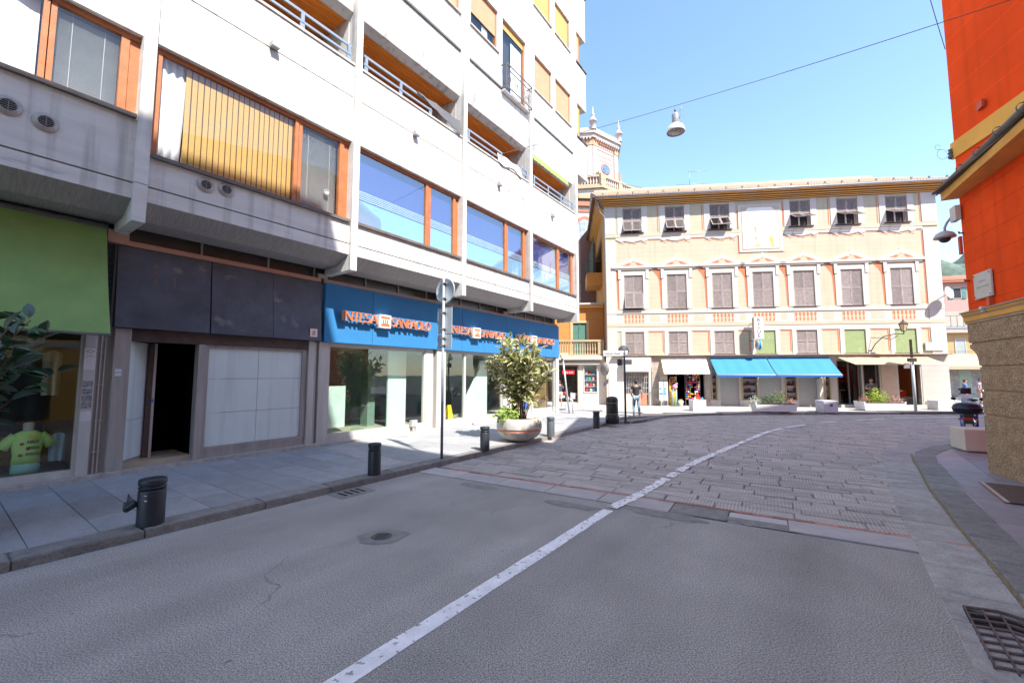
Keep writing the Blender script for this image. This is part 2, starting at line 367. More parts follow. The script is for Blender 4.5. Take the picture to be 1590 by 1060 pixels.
# band of long granite slabs and the line of bricks that closes the cobbles
a = -12.3
xs = [-5.69, -4.95, -3.9, -2.78, -1.98, 0.05, 1.1, 2.3]
def slab_ab(name, m, a0, a1, b0, b1, z, parent, jt=.006, rough=.004):
    q = lambda s: R.uniform(-s, s)
    pts = [ab(a0 + jt, b0 + jt + q(rough)), ab(a1 - jt, b0 + jt + q(rough)), ab(a1 - jt, b1 - jt + q(rough)), ab(a0 + jt, b1 - jt + q(rough))]
    ctr = ab((a0 + a1) / 2, (b0 + b1) / 2)
    mb = MB(); c = .01
    inn = [(p[0] + (ctr[0] - p[0]) * c, p[1] + (ctr[1] - p[1]) * c * 3) for p in pts]
    mb.add([(p[0], p[1], z - .06) for p in pts] + [(p[0], p[1], z - .006) for p in pts] + [(p[0], p[1], z) for p in inn],
           [(0,1,5,4),(1,2,6,5),(2,3,7,6),(3,0,4,7),(4,5,9,8),(5,6,10,9),(6,7,11,10),(7,4,8,11),(8,9,10,11)])
    return obj(name, mb, m, parent)
strip_bed = struct(flat('stone_band', ccw([ab(-8, 6.86), ab(3.2, 6.86), ab(3.2, 7.6), ab(-8, 7.6)]), -0.016, M_joint))
aa = -6.6
first = True
for k, L in enumerate([1.0, 1.0, 1.05, 1.0, 1.15, 0.8, 0.75, 1.35, 0.6]):
    missing = k in (6,)
    slab_ab('granite_slab', M_light if k not in (5,) else M_patch, aa, aa + L, 6.93 + (.03 if k > 4 else 0), 7.47, 0.008 if not missing else -0.004, strip_bed)
    aa += L
bb = -6.2
while bb < 3.0:
    L = R.uniform(.24, .3)
    slab_ab('brick', M_brick, bb, bb + L, 7.48, 7.56 + R.uniform(-.01, .01), 0.008 + R.uniform(-.008, .004), strip_bed, jt=.004)
    bb += L
# broken asphalt edge patches
for c, r, z, mm in [((2.3, 6.55), .5, .004, M_patch), ((0.95, 7.0), .38, .005, M_patch), ((3.5, 6.15), .45, .004, M_patch), ((-0.6, 8.15), .42, .003, M_patch)]:
    pts = []
    for k in range(14):
        th = 2 * math.pi * k / 14; rr = r * R.uniform(.6, 1.05); ca = rr * math.cos(th) * 1.5; cb = rr * math.sin(th) * .38
        pts.append((c[0] + e1[0] * ca + e2[0] * cb, c[1] + e1[1] * ca + e2[1] * cb))
    flat('asphalt_patch', ccw(pts), z, mm, road)

# left pavement slabs, kerbs, gutters
def quad_slab(name, m, pts, z, parent, th=.05, c=.006, data=None):
    cx = sum(p[0] for p in pts) / 4; cy = sum(p[1] for p in pts) / 4
    inn = []
    for p in pts:
        dx, dy = cx - p[0], cy - p[1]; dl = math.hypot(dx, dy); inn.append((p[0] + dx / dl * c * 1.4, p[1] + dy / dl * c * 1.4))
    mb = MB().add([(p[0], p[1], z - th) for p in pts] + [(p[0], p[1], z - c) for p in pts] + [(p[0], p[1], z) for p in inn],
                  [(0,1,5,4),(1,2,6,5),(2,3,7,6),(3,0,4,7),(4,5,9,8),(5,6,10,9),(6,7,11,10),(7,4,8,11),(8,9,10,11)])
    return obj(name, mb, m, parent)
# slabs: one shared mesh, scaled
sm = MB().cbox(0, 1, 0, 1, 0, 1, .004)
slab_d = MB().add([(0,0,0),(1,0,0),(1,1,0),(0,1,0),(0,0,.85),(1,0,.85),(1,1,.85),(0,1,.85),(.006,.006,1),(.994,.006,1),(.994,.994,1),(.006,.994,1)],
                  [(0,1,5,4),(1,2,6,5),(2,3,7,6),(3,0,4,7),(4,5,9,8),(5,6,10,9),(6,7,11,10),(7,4,8,11),(8,9,10,11)]).mesh('pavement_slab', M_slab)
rzs = math.atan2(N[1], N[0])
s = -1.6; ncol = 0
while s < 21.5:
    wd = R.choice([.52, .6, .7]); dd = -7.46; 
    off = R.uniform(0, .9)
    while dd > -11.65:
        L = R.uniform(.75, 1.25)
        d1 = dd; d0 = max(dd - L, -11.72)
        p = sd(s, d0 + .005)
        # local x runs along N (across), local y along D
        o = link('pavement_slab', slab_d, pave_l, (p[0], p[1], .085), (0, 0, rzs), (d1 - d0 - .005, wd - .006, .035 + R.uniform(-.0015, .0015)))
        dd = d0
    s += wd
# pale stripe painted in for sunlight thrown by windows, beside the sign pole
obj('reflected_light_stripe', MB().poly([sd(5.9, -7.6, .1225), sd(6.25, -7.6, .1225), sd(7.3, -11.2, .1225), sd(6.7, -11.2, .1225)][::-1] if False else [sd(5.95, -7.7, .1235), sd(6.5, -7.7, .1235), sd(7.1, -10.9, .1235), sd(6.55, -10.9, .1235)]), M_light, pave_l)

def path_stones(name, path, o0, o1, z0, z1, L0, L1, m, parent, gap=.008, tmin=0, tmax=1e9, front_c=.02):
    """stones along a polyline between two offsets to its left"""
    P = [Vector(p) for p in path]; seg = []; tot = 0
    for i in range(len(P) - 1):
        seg.append((tot, P[i], P[i + 1])); tot += (P[i + 1] - P[i]).length
    def at(t, o):
        t = max(0, min(tot - 1e-4, t))
        for k, (t0, A, B) in enumerate(seg):
            if t <= t0 + (B - A).length + 1e-6:
                d = (B - A).normalized(); q = A + d * (t - t0); nn = Vector((-d.y, d.x))
                # smooth the normal near the joints
                return (q.x + nn.x * o, q.y + nn.y * o)
        return (P[-1].x, P[-1].y)
    t = max(0, tmin); out = []
    while t < min(tot, tmax) - .05:
        L = min(R.uniform(L0, L1), tot - t)
        a0, a1, b1, b0 = at(t + gap, o0), at(t + L - gap, o0), at(t + L - gap, o1), at(t + gap, o1)
        if math.hypot(*a0) < 30 and a0[1] > -1.5:
            z = z1 + R.uniform(-.004, .004)
            pts = ccw([a0, a1, b1, b0])
            out.append(quad_slab(name, m, pts, z, parent, th=z - z0, c=front_c * R.uniform(.6, 1.2)))
        t += L
    return out
# left kerb: path offset to the left (towards the pavement)
path_stones('kerb_stone', KL, -0.012, 0.33, -0.02, 0.118, .9, 1.5, M_kerb, pave_l, tmin=28)
path_stones('kerb_stone', KR[::-1], -0.02, 0.40, -0.02, 0.05, .55, .95, M_kerb, pave_r, tmin=28) if False else None
path_stones('kerb_stone', KR, 0.01, -0.42, -0.02, 0.058, .6, 1.1, M_kerb, pave_r)
path_stones('gutter_stone', [p for p in KR[1:13]], 0.60, 0.035, -0.03, 0.012, .55, .95, M_gst, bed, front_c=.012)
# mustard drain line at the foot of the right kerb
mk = mat('mustard_silt', (0.24, 0.18, 0.09), rough=0.9, var=0.3, scale=8)
mb = MB()
for i in range(2, 9):
    A = Vector(KR[i]); B = Vector(KR[i + 1]); dv = (B - A).normalized(); nn = Vector((-dv.y, dv.x))
    mb.quad((*(A - dv * .01 + nn * .005), .016), (*(B + dv * .01 + nn * .005), .016), (*(B + dv * .01 + nn * .04), .016), (*(A - dv * .01 + nn * .04), .016))
obj('silt_line', mb, mk, bed)
# right pavement slabs
dv = Vector((0.62, 0.785)); nv = Vector((dv.y, -dv.x)); rzr = math.atan2(dv.y, dv.x)
slab_dr = slab_d.copy(); slab_dr.materials.clear(); slab_dr.materials.append(M_slabR)
o0 = Vector((1.0, -2.2))
u = 0
rows = []
vv = -3.05
while vv < 6.5:
    hh = .62; uu = R.uniform(-.5, 0)
    while uu < 22:
        L = R.uniform(.6, 1.1)
        c = o0 + dv * (uu + L / 2) + nv * (vv + hh / 2)
        cs = [o0 + dv * (uu + a_) + nv * (vv + b_) for a_, b_ in ((0, 0), (L, 0), (0, hh), (L, hh))]
        infr = c.y > 1.5 and c.x / c.y < 1.5
        if infr and all(inside((q.x - .28, q.y + .22), P_right) for q in cs) and c.y < 14:
            p = o0 + dv * (uu + .005) + nv * (vv + hh - .005)
            link('pavement_slab', slab_dr, pave_r, (p.x, p.y, .03), (0, 0, rzr), (L - .01, hh - .01, .0255 + R.uniform(-.001, .001)))
        uu += L
    vv += hh
# pavement in front of the palace
M_far = mat('pale_pavement', (0.42, 0.4, 0.38), rough=0.75, var=0.15, scale=.8, bump=0.2, fine=(6, .2))
mb = MB(); cnt = 0
for i in range(-3, 46):
    for k in range(10):
        x0 = 2.0 + i * 1.0; y0 = -6.0 + k * .9
        p = [YF.w(x0 + .012, y0 + .012), YF.w(x0 + .988, y0 + .012), YF.w(x0 + .988, y0 + .888), YF.w(x0 + .012, y0 + .888)]
        if all(inside(q[:2], P_left) for q in p) and (Vector(p[0][:2]).dot(Vector(N)) > -6.9 or p[0][1] > 20.5) and not (Vector(p[0][:2]).dot(Vector(D)) < 21.4 and Vector(p[0][:2]).dot(Vector(N)) < -7.2):
            mb.add([(q[0], q[1], .119) for q in p] , [(0, 1, 2, 3)])
stuff(obj('pavement_slabs', mb, M_far, pave_l))

# painted lines
def ribbon(name, pts, w, z, m, parent, jag=0.0, z1=None):
    mb = MB(); P = [Vector(p) for p in pts]
    L = []; Rr = []
    for i, p in enumerate(P):
        t = (P[min(i + 1, len(P) - 1)] - P[max(i - 1, 0)]).normalized(); nn = Vector((-t.y, t.x))
        L.append(p + nn * (w / 2 + R.uniform(-jag, jag))); Rr.append(p - nn * (w / 2 + R.uniform(-jag, jag)))
    for i in range(len(P) - 1): mb.quad((*Rr[i], z), (*Rr[i + 1], z), (*L[i + 1], z), (*L[i], z))
    return obj(name, mb, m, parent)
A = Vector((1.50, 6.76)); Bq = Vector((-1.22, 3.02)); dvl = (A - Bq)
ribbon('centre_line', [tuple(Bq + dvl * (-1.6 + 2.6 * k / 60)) for k in range(61)], .168, .004, M_paint, road, .006)
cl = [(1.58, 6.85), (2.2, 7.55), (3.0, 8.55), (3.99, 9.83), (5.2, 11.2), (6.6, 12.7), (8.15, 14.4), (9.4, 15.7), (10.6, 16.75)]
def interp(P, step):
    out = []; P = [Vector(p) for p in P]
    n = len(P)
    for i in range(n - 1):
        p0, p1, p2, p3 = P[max(i - 1, 0)], P[i], P[i + 1], P[min(i + 2, n - 1)]
        k = max(1, int((p2 - p1).length / step))
        for j in range(k):
            t = j / k; out.append(0.5 * ((2 * p1) + (p2 - p0) * t + (2 * p0 - 5 * p1 + 4 * p2 - p3) * t * t + (3 * p1 - p0 - 3 * p2 + p3) * t ** 3))
    out.append(P[-1]); return out
pl = interp(cl, .13); i = 0
while i < len(pl) - 3:
    k = R.randint(2, 4); ribbon('painted_line', [tuple(p) for p in pl[i:i + k + 1]], .18, .0145, M_paint2, bed, .022); i += k + (1 if R.random() < .25 else 0)
for a_, b_ in [((10.95, 17.05), (12.4, 18.0)), ((13.5, 18.7), (14.6, 19.15)), ((15.9, 19.65), (17.6, 20.2)), ((18.4, 20.5), (22.7, 21.4)), ((23.4, 21.5), (30, 22.1))]:
    ribbon('painted_dash', interp([a_, b_], .5), .17, .015, M_paint, bed, .012)

# iron covers
t = tag(thing('manhole_cover', '', ''), 'round iron manhole cover in a pale mortar patch on the asphalt', 'manhole cover')
t.location = (-1.70, 5.68, 0)
pts = [(-.34, .02), (-.2, -.22), (.02, -.27), (.2, -.2), (.36, .08), (.27, .17), (.02, .24), (-.2, .17)]
flat('mortar_patch', pts, .004, M_patch, t)
obj('cover', MB().lathe([(.0, .009), (.1, .009), (.105, .011), (.125, .011), (.13, .006)][::-1], 24), M_iron, t)
mb = MB()
for k in range(-3, 4): mb.box(-.07, .07, k * .028 - .006, k * .028 + .006, .009, .012)
obj('cover_ribs', mb, M_iron, t)
t = thing('drain_grate', 'slotted stone gutter drain against the left kerb', 'drain', sd(4.62, -6.88, 0), math.atan2(D[1], D[0]))
obj('frame', MB().box(-.34, .34, -.27, .22, -.05, .006), M_patch, t)
for k in range(4): box('slot', mat('black_slot', (.01, .01, .01), rough=1), t, -.2 + k * .12, -.15 + k * .12, -.16, .12, .006, .0085)
t = thing('storm_drain', 'rusty diamond-mesh storm drain beside the right kerb', 'drain', (3.98, 3.45, 0), math.atan2(dv.y, dv.x))
box('pit', mat('black_slot', (.01, .01, .01)), t, -.55, .45, -.2, .26, -.3, .0145)
M_dr = mat('rust_iron', (0.16, 0.11, 0.1), rough=0.7, var=0.35, scale=14, metal=.3, bump=.5)
for k in range(9):
    x = -.55 + k * .125
    obj('bar', MB().prism([(x, -.2), (x + .02, -.2), (x + .10, .03), (x + .02, .26), (x, .26), (x + .075, .03)], .016, .034, 'z'), M_dr, t)
for y in (-.2, -.08, .03, .14, .25): box('cross_bar', M_dr, t, -.56, .47, y - .006, y + .006, .016, .036)
box('rim', M_dr, t, -.57, .48, -.225, -.2, -.01, .035)
t = thing('access_cover', 'brown rusty rectangular cover plate with pale edge on the right pavement', 'cover plate', (8.85, 7.25, .072), math.atan2(dv.y, dv.x))
box('plate', M_rust, t, -.85, .75, -.55, .5, 0, .012); box('edge_strip', M_light, t, -.85, .78, .5, .545, 0, .014)
box('edge_strip', mat('orange_edge', (.45, .16, .08)), t, -.85, .76, .545, .56, 0, .013)
# ------------------------------------------------------------------ white concrete block on the left
M_conc = mat('white_concrete', (0.62, 0.607, 0.58), rough=0.85, var=0.12, scale=1.6, bump=0.3, bscale=30, stretch=(.35, 1, 2.6), spot=((0.42, 0.42, 0.42), 3.0, .66, .12), rnd=.04, streak=.38)
M_ribc = mat('ribbed_concrete', (0.38, 0.36, 0.35), rough=0.9, var=0.2, scale=7, bump=0.6, bscale=14, stretch=(5, .4, 1))
M_coping = mat('dark_coping', (0.13, 0.135, 0.13), rough=0.6, var=0.2, scale=5)
M_sill = mat('sill_stone', (0.14, 0.12, 0.11), rough=0.55, var=0.25, scale=6)
M_wood = mat('window_wood', (0.40, 0.145, 0.055), rough=0.5, var=0.18, scale=5, stretch=(1, 1, 1), bump=.2)
M_wood2 = mat('soffit_wood', (0.90, 0.27, 0.035), rough=0.45, var=0.35, scale=3, stretch=(.35, 5, 5))
M_roll = mat('wood_roller', (0.50, 0.29, 0.16), rough=0.6, var=0.14, scale=3, stretch=(1, 1, 6), lines=(.055, .012, .62))
M_roll2 = mat('yellow_roller', (0.50, 0.32, 0.10), rough=0.6, var=0.1, scale=3, lines=(.055, .012, .7))
M_bamboo = mat('bamboo_blind', (0.62, 0.36, 0.11), rough=0.7, var=0.18, scale=9, stretch=(1.2, 1, 9), lines=(.016, .005, .72))
M_glass = glass('window_glass'); M_glass2 = glass('shop_glass', (0.80, 0.93, 0.88), 0.08); M_glass3 = glass('coated_glass', (.85, .92, .97), .26)
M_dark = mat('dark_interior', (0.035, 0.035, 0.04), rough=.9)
M_black = mat('black', (.004, .004, .005), rough=1, spec=0)
M_blind = mat('venetian_blind', (0.62, 0.62, 0.60), rough=.6, var=.05)
M_curt = mat('white_curtain', (0.78, 0.77, 0.76), rough=.9, var=.05, bump=.3, bscale=8)
M_mull = mat('grey_metal', (0.40, 0.39, 0.38), rough=.45, var=.08, metal=.2)
M_rail = mat('rail_metal', (0.27, 0.32, 0.37), rough=.4, var=.1, metal=.3)
M_tran = mat('transom_glass', (0.05, 0.045, 0.04), rough=.28, var=.3, scale=3, spec=.6)
M_trimc = mat('copper_trim', (0.44, 0.25, 0.2), rough=.5, var=.1, metal=.1)
M_fasD = mat('slate_fascia', (0.066, 0.084, 0.115), rough=.42, var=.35, scale=1.6, fine=(7, .12), spot=((.16, .165, .18), 1.9, .60, .08), rnd=.06)
M_fasB = mat('blue_fascia', (0.035, 0.185, 0.41), rough=.65, var=.06, scale=2, spec=.2)
M_pil = mat('taupe_metal', (0.33, 0.30, 0.285), streak=.3, rough=.5, var=.16, scale=3, stretch=(3, 3, .4))
M_pilL = mat('pale_pilaster', (0.46, 0.44, 0.42), rough=.5, var=.14, scale=2, stretch=(3, 3, .4))
M_boxb = mat('brown_beam', (0.075, 0.05, 0.045), rough=.7, var=.35, scale=4)
M_panw = mat('white_board', (0.60, 0.67, 0.67), streak=.15, rough=.6, var=.05, scale=1.4, spot=((.45, .4, .33), 1.2, .68, .2))
M_thres = mat('threshold_stone', (0.38, 0.35, 0.33), rough=.7, var=.3, scale=8, bump=.5)

wb = thing('apartment_building', 'white board-marked concrete apartment block with wooden windows above a bank and shops', 'building', WF.w(0, 0), WF.rz)
XP = [-6.85, -2.33, 2.17, 6.70, 11.2, 15.70, 20.27]
def holes_wall(mb, x0, x1, z0, z1, y0, y1, holes):
    xs = sorted({x0, x1, *[h[0] for h in holes], *[h[1] for h in holes]}); zs = sorted({z0, z1, *[h[2] for h in holes], *[h[3] for h in holes]})
    xs = [x for x in xs if x0 <= x <= x1]; zs = [z for z in zs if z0 <= z <= z1]
    for i in range(len(xs) - 1):
        run = None
        for j in range(len(zs) - 1):
            cx = (xs[i] + xs[i + 1]) / 2; cz = (zs[j] + zs[j + 1]) / 2
            hol = any(h[0] < cx < h[1] and h[2] < cz < h[3] for h in holes)
            if not hol: run = (run[0], zs[j + 1]) if run else (zs[j], zs[j + 1])
            if hol or j == len(zs) - 2:
                if run: mb.box(xs[i], xs[i + 1], y0, y1, run[0], run[1]); run = None
    return mb
# pillars with the projecting foot
for i, x in enumerate(XP):
    mb = MB().box(x - .10, x + .10, -.10, .32, 5.70, 24.6)
    obj('concrete_pillar', mb, M_conc, wb)
    foot = MB().prism([(-.10, 4.96), (1.16, 4.96), (1.16, 5.4), (.50, 5.18), (.02, 5.40), (.02, 5.685), (-.10, 5.685)], x - .10, x + .10, 'x')
    obj('pillar_foot', foot, M_conc, wb)
# end strip beyond the last pillar, carried by the cantilever
W6 = []
for b in range(6):
    x0, x1 = XP[b] + .10, XP[b + 1] - .10
    wz = (6.98 if b == 1 else 6.33)
    # lower beam with ribbed slanting underside
    obj('concrete_beam', MB().prism([(.002, 5.40), (.14, 5.40), (.14, 5.685), (.002, 5.685)], x0, x1, 'x'), M_conc, wb)
    obj('ribbed_underside', MB().prism([(.003, 5.398), (.52, 5.15), (1.2, 5.15), (1.2, 5.5), (.2, 5.5)], x0 + .001, x1 - .001, 'x'), M_ribc, wb)
    box('concrete_panel', M_conc, wb, x0, x1, 0, .3, 5.715, wz - .05)
    box('window_sill', M_sill, wb, x0 + .02, x1 - .02, -.075, .3, wz - .05, wz + .025)
    box('concrete_panel', M_conc, wb, x0, x1, 0, .3, 8.63, 9.905)
    box('concrete_panel', M_conc, wb, x0, x1, 0, .3, 9.935, 10.86)
    box('joint_strip', M_sill, wb, x0, x1, .02, .28, 5.68, 5.72); box('joint_strip', M_sill, wb, x0, x1, .02, .28, 9.9, 9.94)
    box('parapet_coping', mat('parapet_metal', (.42, .40, .36), rough=.5, var=.15), wb, x0, x1, -.035, .3, 10.86, 10.93)
    # floor and soffit above the window row
    box('floor_slab', M_conc, wb, x0 - .1, x1 + .1, .3, 4.5, 8.66, 9.2)
    box('floor_slab', M_conc, wb, x0 - .1, x1 + .1, .3, 4.5, 5.45, 5.7)
    # balcony: side wall, back wall, wooden soffit, band
    box('balcony_side_wall', M_conc, wb, x1 - .02, x1 + .18, .30, 1.75, 10.4, 12.6)
    box('balcony_back_wall', mat('balcony_back', (.16, .08, .06), rough=.6, var=.3), wb, x0 - .1, x1 + .1, 1.75, 1.9, 10.3, 12.6)
    mb = MB()
    for k in range(12): mb.box(x0, x1 - .03, .42 + k * .11, .42 + k * .11 + .098, 12.46, 12.50)
    obj('wood_soffit', mb, M_wood2, wb)
    obj('concrete_band', MB().prism([(0, 13.05), (.12, 12.55), (.36, 12.42), (.40, 12.42), (.40, 14.12), (0, 14.12)], x0, x1, 'x'), M_conc, wb)
    box('floor_slab', M_conc, wb, x0 - .1, x1 + .1, .4, 4.5, 12.52, 13.1)
    cx0 = {2: x0 + .1, 3: 7.0, 4: 11.5, 5: 16.1}.get(b, x0 + .1); cx1 = {3: 10.98, 4: 13.58}.get(b, x1 - .15)
    box('band_coping', M_coping, wb, cx0, cx1, -.06, .3, 14.17, 14.25)
    # wall above with window openings
    if b == 4: hs = [(11.55, 13.28, 15.7, 17.5), (13.6, 15.4, 14.15, 17.5), (11.55, 13.28, 20.0, 21.8), (13.7, 15.4, 20, 21.8)]
    elif b == 5: hs = [(16.16, 17.8, 15.7, 17.5), (18.16, 19.86, 15.7, 17.5), (16.1, 17.75, 20.0, 21.8), (18.16, 19.82, 20.0, 21.8)]
    elif b == 3: hs = [(7.3, 8.9, 15.7, 17.5), (9.3, 10.93, 15.7, 17.5), (7.3, 8.9, 20, 21.8), (9.3, 10.93, 20, 21.8)]
    else: hs = [(x0 + .5, x0 + 2.1, 15.7, 17.5), (x1 - 2.1, x1 - .5, 15.7, 17.5), (x0 + .5, x0 + 2.1, 20, 21.8), (x1 - 2.1, x1 - .5, 20, 21.8)]
    mb = MB(); holes_wall(mb, x0, x1, 14.12, 24.6, 0.0, .34, hs); obj('concrete_wall', mb, M_conc, wb)
    W6 += [(h, b) for h in hs]
# extra half bay carried out beyond the end pillar: solid bands, corner windows set back
for z0, z1 in ((13.3, 15.45), (17.5, 19.9), (21.85, 24.6)):
    box('corner_band', M_conc, wb, 20.37, 21.8, 0, 3.2, z0, z1); box('band_coping', M_coping, wb, 20.37, 21.88, -.07, 3.25, z1, z1 + .07)
for z0, z1 in ((15.52, 17.5), (19.97, 21.85)):
    box('recessed_wall', M_conc, wb, 20.37, 20.64, .0, 3.0, z0, z1); W6.append(((20.64, 21.16, z0, z1), 6)); box('recessed_wall', M_conc, wb, 20.64, 21.14, .35, 3.0, z0, z1)
# flank and roof
box('end_wall', M_conc, wb, 20.38, 20.55, .34, 14, 5.2, 12.95); box('end_wall', mat('ochre_render', (.55, .30, .12)), wb, 20.1, 20.35, 1.9, 14, 0.1, 5.2)
box('roof_slab', M_conc, wb, -6.9, 21.8, .34, 14, 24.3, 24.6); box('rear_wall', M_conc, wb, -6.9, 20.5, 14, 14.3, 0, 24.6)
box('party_wall', M_conc, wb, -7.2, -6.95, .1, 14, 0, 24.6)

def window(x0, x1, z0, z1, kind, lab=None):
    f = obj('window', MB().box(x0, x1, .10, .19, z1 - .07, z1).box(x0, x1, .10, .19, z0, z0 + .05).box(x0, x0 + .06, .10, .19, z0 + .05, z1 - .07).box(x1 - .06, x1, .10, .19, z0 + .05, z1 - .07), M_wood, wb, label=lab)
    return f
# small upper windows with wooden rollers
for (h, b) in W6:
    x0, x1, z0, z1 = h
    door = z0 < 14.5
    f = window(x0, x1, z0, z1, 'r')
    box('window_sill', mat('pale_sill', (.40, .36, .31), rough=.6, var=.15), f, x0 - .05, x1 + .05, -.07, .10, z0 - .07, z0)
    if door:
        box('pane', M_glass, f, x0 + .06, x1 - .06, .14, .15, z0 + .05, z1 - .4)
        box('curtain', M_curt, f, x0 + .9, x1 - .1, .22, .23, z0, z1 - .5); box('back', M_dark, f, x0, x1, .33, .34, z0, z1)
        box('lintel_board', M_roll2, f, x0 + .06, x1 - .06, .12, .14, z1 - .35, z1 - .07)
    else:
        m = M_roll2 if z0 > 18 or b == 6 else M_roll
        drop = .62 if (b == 4 and z0 < 16) else 1.0
        zb = z1 - (z1 - z0) * drop
        box('roller_shutter', m, f, x0 + .06, x1 - .06, .11, .14, max(zb, z0 + .05), z1 - .07)
        if drop < 1:
            box('pane', M_glass, f, x0 + .06, x1 - .06, .15, .16, z0 + .05, zb); box('curtain', M_curt, f, x0 + .9, x0 + 1.25, .2, .21, z0, zb)
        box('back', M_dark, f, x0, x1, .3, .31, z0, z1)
# ornate railing in front of the french door
rl = obj('window_railing', MB().box(13.5, 15.5, -.30, -.27, 15.22, 15.27).box(13.5, 15.5, -.30, -.27, 15.0, 15.03).box(13.5, 15.5, -.30, -.27, 14.2, 14.24), M_sill, wb)
mb = MB()
for k in range(19): mb.box(13.52 + k * .108, 13.535 + k * .108, -.293, -.277, 14.24, 15.0)
for x in (13.5, 15.47): mb.box(x, x + .03, -.30, 0, 15.2, 15.25).box(x, x + .03, -.30, 0, 14.2, 14.25).box(x, x + .03, -.30, -.27, 14.1, 15.3)
obj('baluster', mb, M_sill, rl)
mb = MB()
for k in range(4):
    c = 13.72 + k * .52; mb.tube([(c + .09 * math.cos(t), -.286, 14.62 + .16 * math.sin(t)) for t in [i * math.pi / 6 for i in range(13)]], .012, 5)
obj('scroll', mb, M_sill, rl)
box('railing_shelf', M_conc, wb, 13.5, 15.5, -.2, -.02, 14.06, 14.12)

# first-floor band windows
def bandwin(b, muls, ztop=8.63):
    gm = M_glass3 if b > 2 else M_glass
    x0, x1 = XP[b] + .10, XP[b + 1] - .10; z0 = 7.0 if b == 1 else 6.36
    mb = MB().box(x0, x1, .12, .24, ztop - .10, ztop).box(x0, x1, .12, .24, z0, z0 + .07)
    mb.box(x0, x0 + .14, .12, .24, z0 + .07, ztop - .1).box(x1 - .28, x1 - .16, .12, .24, z0 + .07, ztop - .1).box(x1 - .155, x1, .16, .24, z0 + .07, ztop - .1)
    for a, c in muls: mb.box(a, (a + c) / 2 - .008, .12, .24, z0 + .07, ztop - .1).box((a + c) / 2 + .008, c, .135, .24, z0 + .07, ztop - .1)
    w = obj('window', mb, M_wood, wb)
    edges = [x0 + .14] + [v for m_ in muls for v in m_] + [x1 - .28]
    for k in range(0, len(edges), 2):
        box('pane', gm, w, edges[k], edges[k + 1], .17, .178, z0 + .07, ztop - .1)
    box('reveal', M_dark, w, x0, x1, 1.1, 1.12, z0 - .2, ztop)
    mb = MB().box(x0 - .02, x0, .24, 1.1, z0, ztop).box(x1, x1 + .02, .24, 1.1, z0, ztop); obj('reveal_side', mb, M_dark, w)
    return w, edges, z0, ztop
def venetian(w, x0, x1, z0, z1, y=.235):
    mb = MB(); z = z0
    while z < z1:
        mb.quad((x0, y - .012, z), (x1, y - .012, z), (x1, y + .012, z + .018), (x0, y + .012, z + .018)); z += .032
    for x in (x0 + .18, x1 - .2): mb.box(x, x + .006, y - .016, y - .014, z0, z1)
    obj('venetian_blind', mb, M_blind, w)
    box('blind_backing', mat('pale_room', (.42, .42, .42)), w, x0 - .02, x1 + .02, y + .10, y + .11, z0, z1)
def curtain(w, x0, x1, z0, z1, y=.27, amp=.03, name='curtain', taper=0):
    mb = MB(); n = 24; vs = []
    for i in range(n + 1):
        u = i / n
        for zz, sh in ((z0, taper), (z0 + (z1 - z0) * .45, taper * .25), (z1, 0)):
            x = x0 + (x1 - x0) * u * (1 - sh); vs.append((x, y + amp * math.sin(u * 19 + zz), zz))
    fs = []
    for i in range(n):
        for k in range(2): fs.append((i * 3 + k, (i + 1) * 3 + k, (i + 1) * 3 + k + 1, i * 3 + k + 1))
    mb.add(vs, fs, 0, True); obj(name, mb, M_curt, w)
w, e, z0, z1 = bandwin(0, [(-4.1, -3.8)]); curtain(w, e[0], e[3], z0, z1)
w, e, z0, z1 = bandwin(1, [(-.95, -.72), (.80, .96)])
venetian(w, .98, 1.78, z0 + .07, z1 - .1); curtain(w, -.65, .78, z0, z1, amp=.02); curtain(w, -2.0, -1, z0, z1)
w, e, z0, z1 = bandwin(2, [(5.09, 5.28)])
venetian(w, 5.30, 6.28, z0 + .07, z1 - .1); curtain(w, 2.42, 2.86, z0, z1, taper=.12)
box('room_wall', mat('brown_room', (.30, .17, .13)), w, 2.3, 2.95, .5, .52, z0, z1)
bl = box('bamboo_blind', M_bamboo, w, 2.84, 5.07, .215, .225, z0 + .06, z1 - .1)
mb = MB()
for k in range(20):
    x = 2.93 + k * .112; mb.box(x, x + (.012 if k % 2 else .018), .208, .2145, z0 + .06, z1 - .1)
obj('blind_cord', mb, mat('dark_cord', (.07, .035, .02)), bl)
mb = MB().lathe([(0.0, 0), (.05, 0), (.06, .012), (.06, .03)], 16); o = obj('extractor_vent', mb, M_curt, w, (5.98, .16, 6.98), (rad(90), 0, 0)); o.scale = (1.1, 1.1, 1.5)
M_navy = mat('blue_tinted_blind', (.05, .06, .24), rough=.5, var=.1, lines=(.04, .01, .8)); M_frost = mat('frosted_film', (.30, .50, .66), rough=.5, var=.04); M_stripe = mat('pale_stripe', (.52, .60, .74), rough=.5)
for b, mu in ((3, [(9.50, 9.74)]), (4, [(13.95, 14.2)]), (5, [(18.4, 18.65)])):
    w, e, z0, z1 = bandwin(b, mu)
    for k in range(0, len(e), 2):
        box('blue_blind', M_navy, w, e[k], e[k + 1], .26, .265, 7.36, z1)
        box('frosted_film', M_frost, w, e[k], e[k + 1], .20, .204, z0 + .07, 7.12)
        mb = MB()
        for q in range(5): mb.box(e[k], e[k + 1], .20, .204, 7.16 + q * .055, 7.19 + q * .055)
        obj('film_stripes', mb, M_stripe, w)
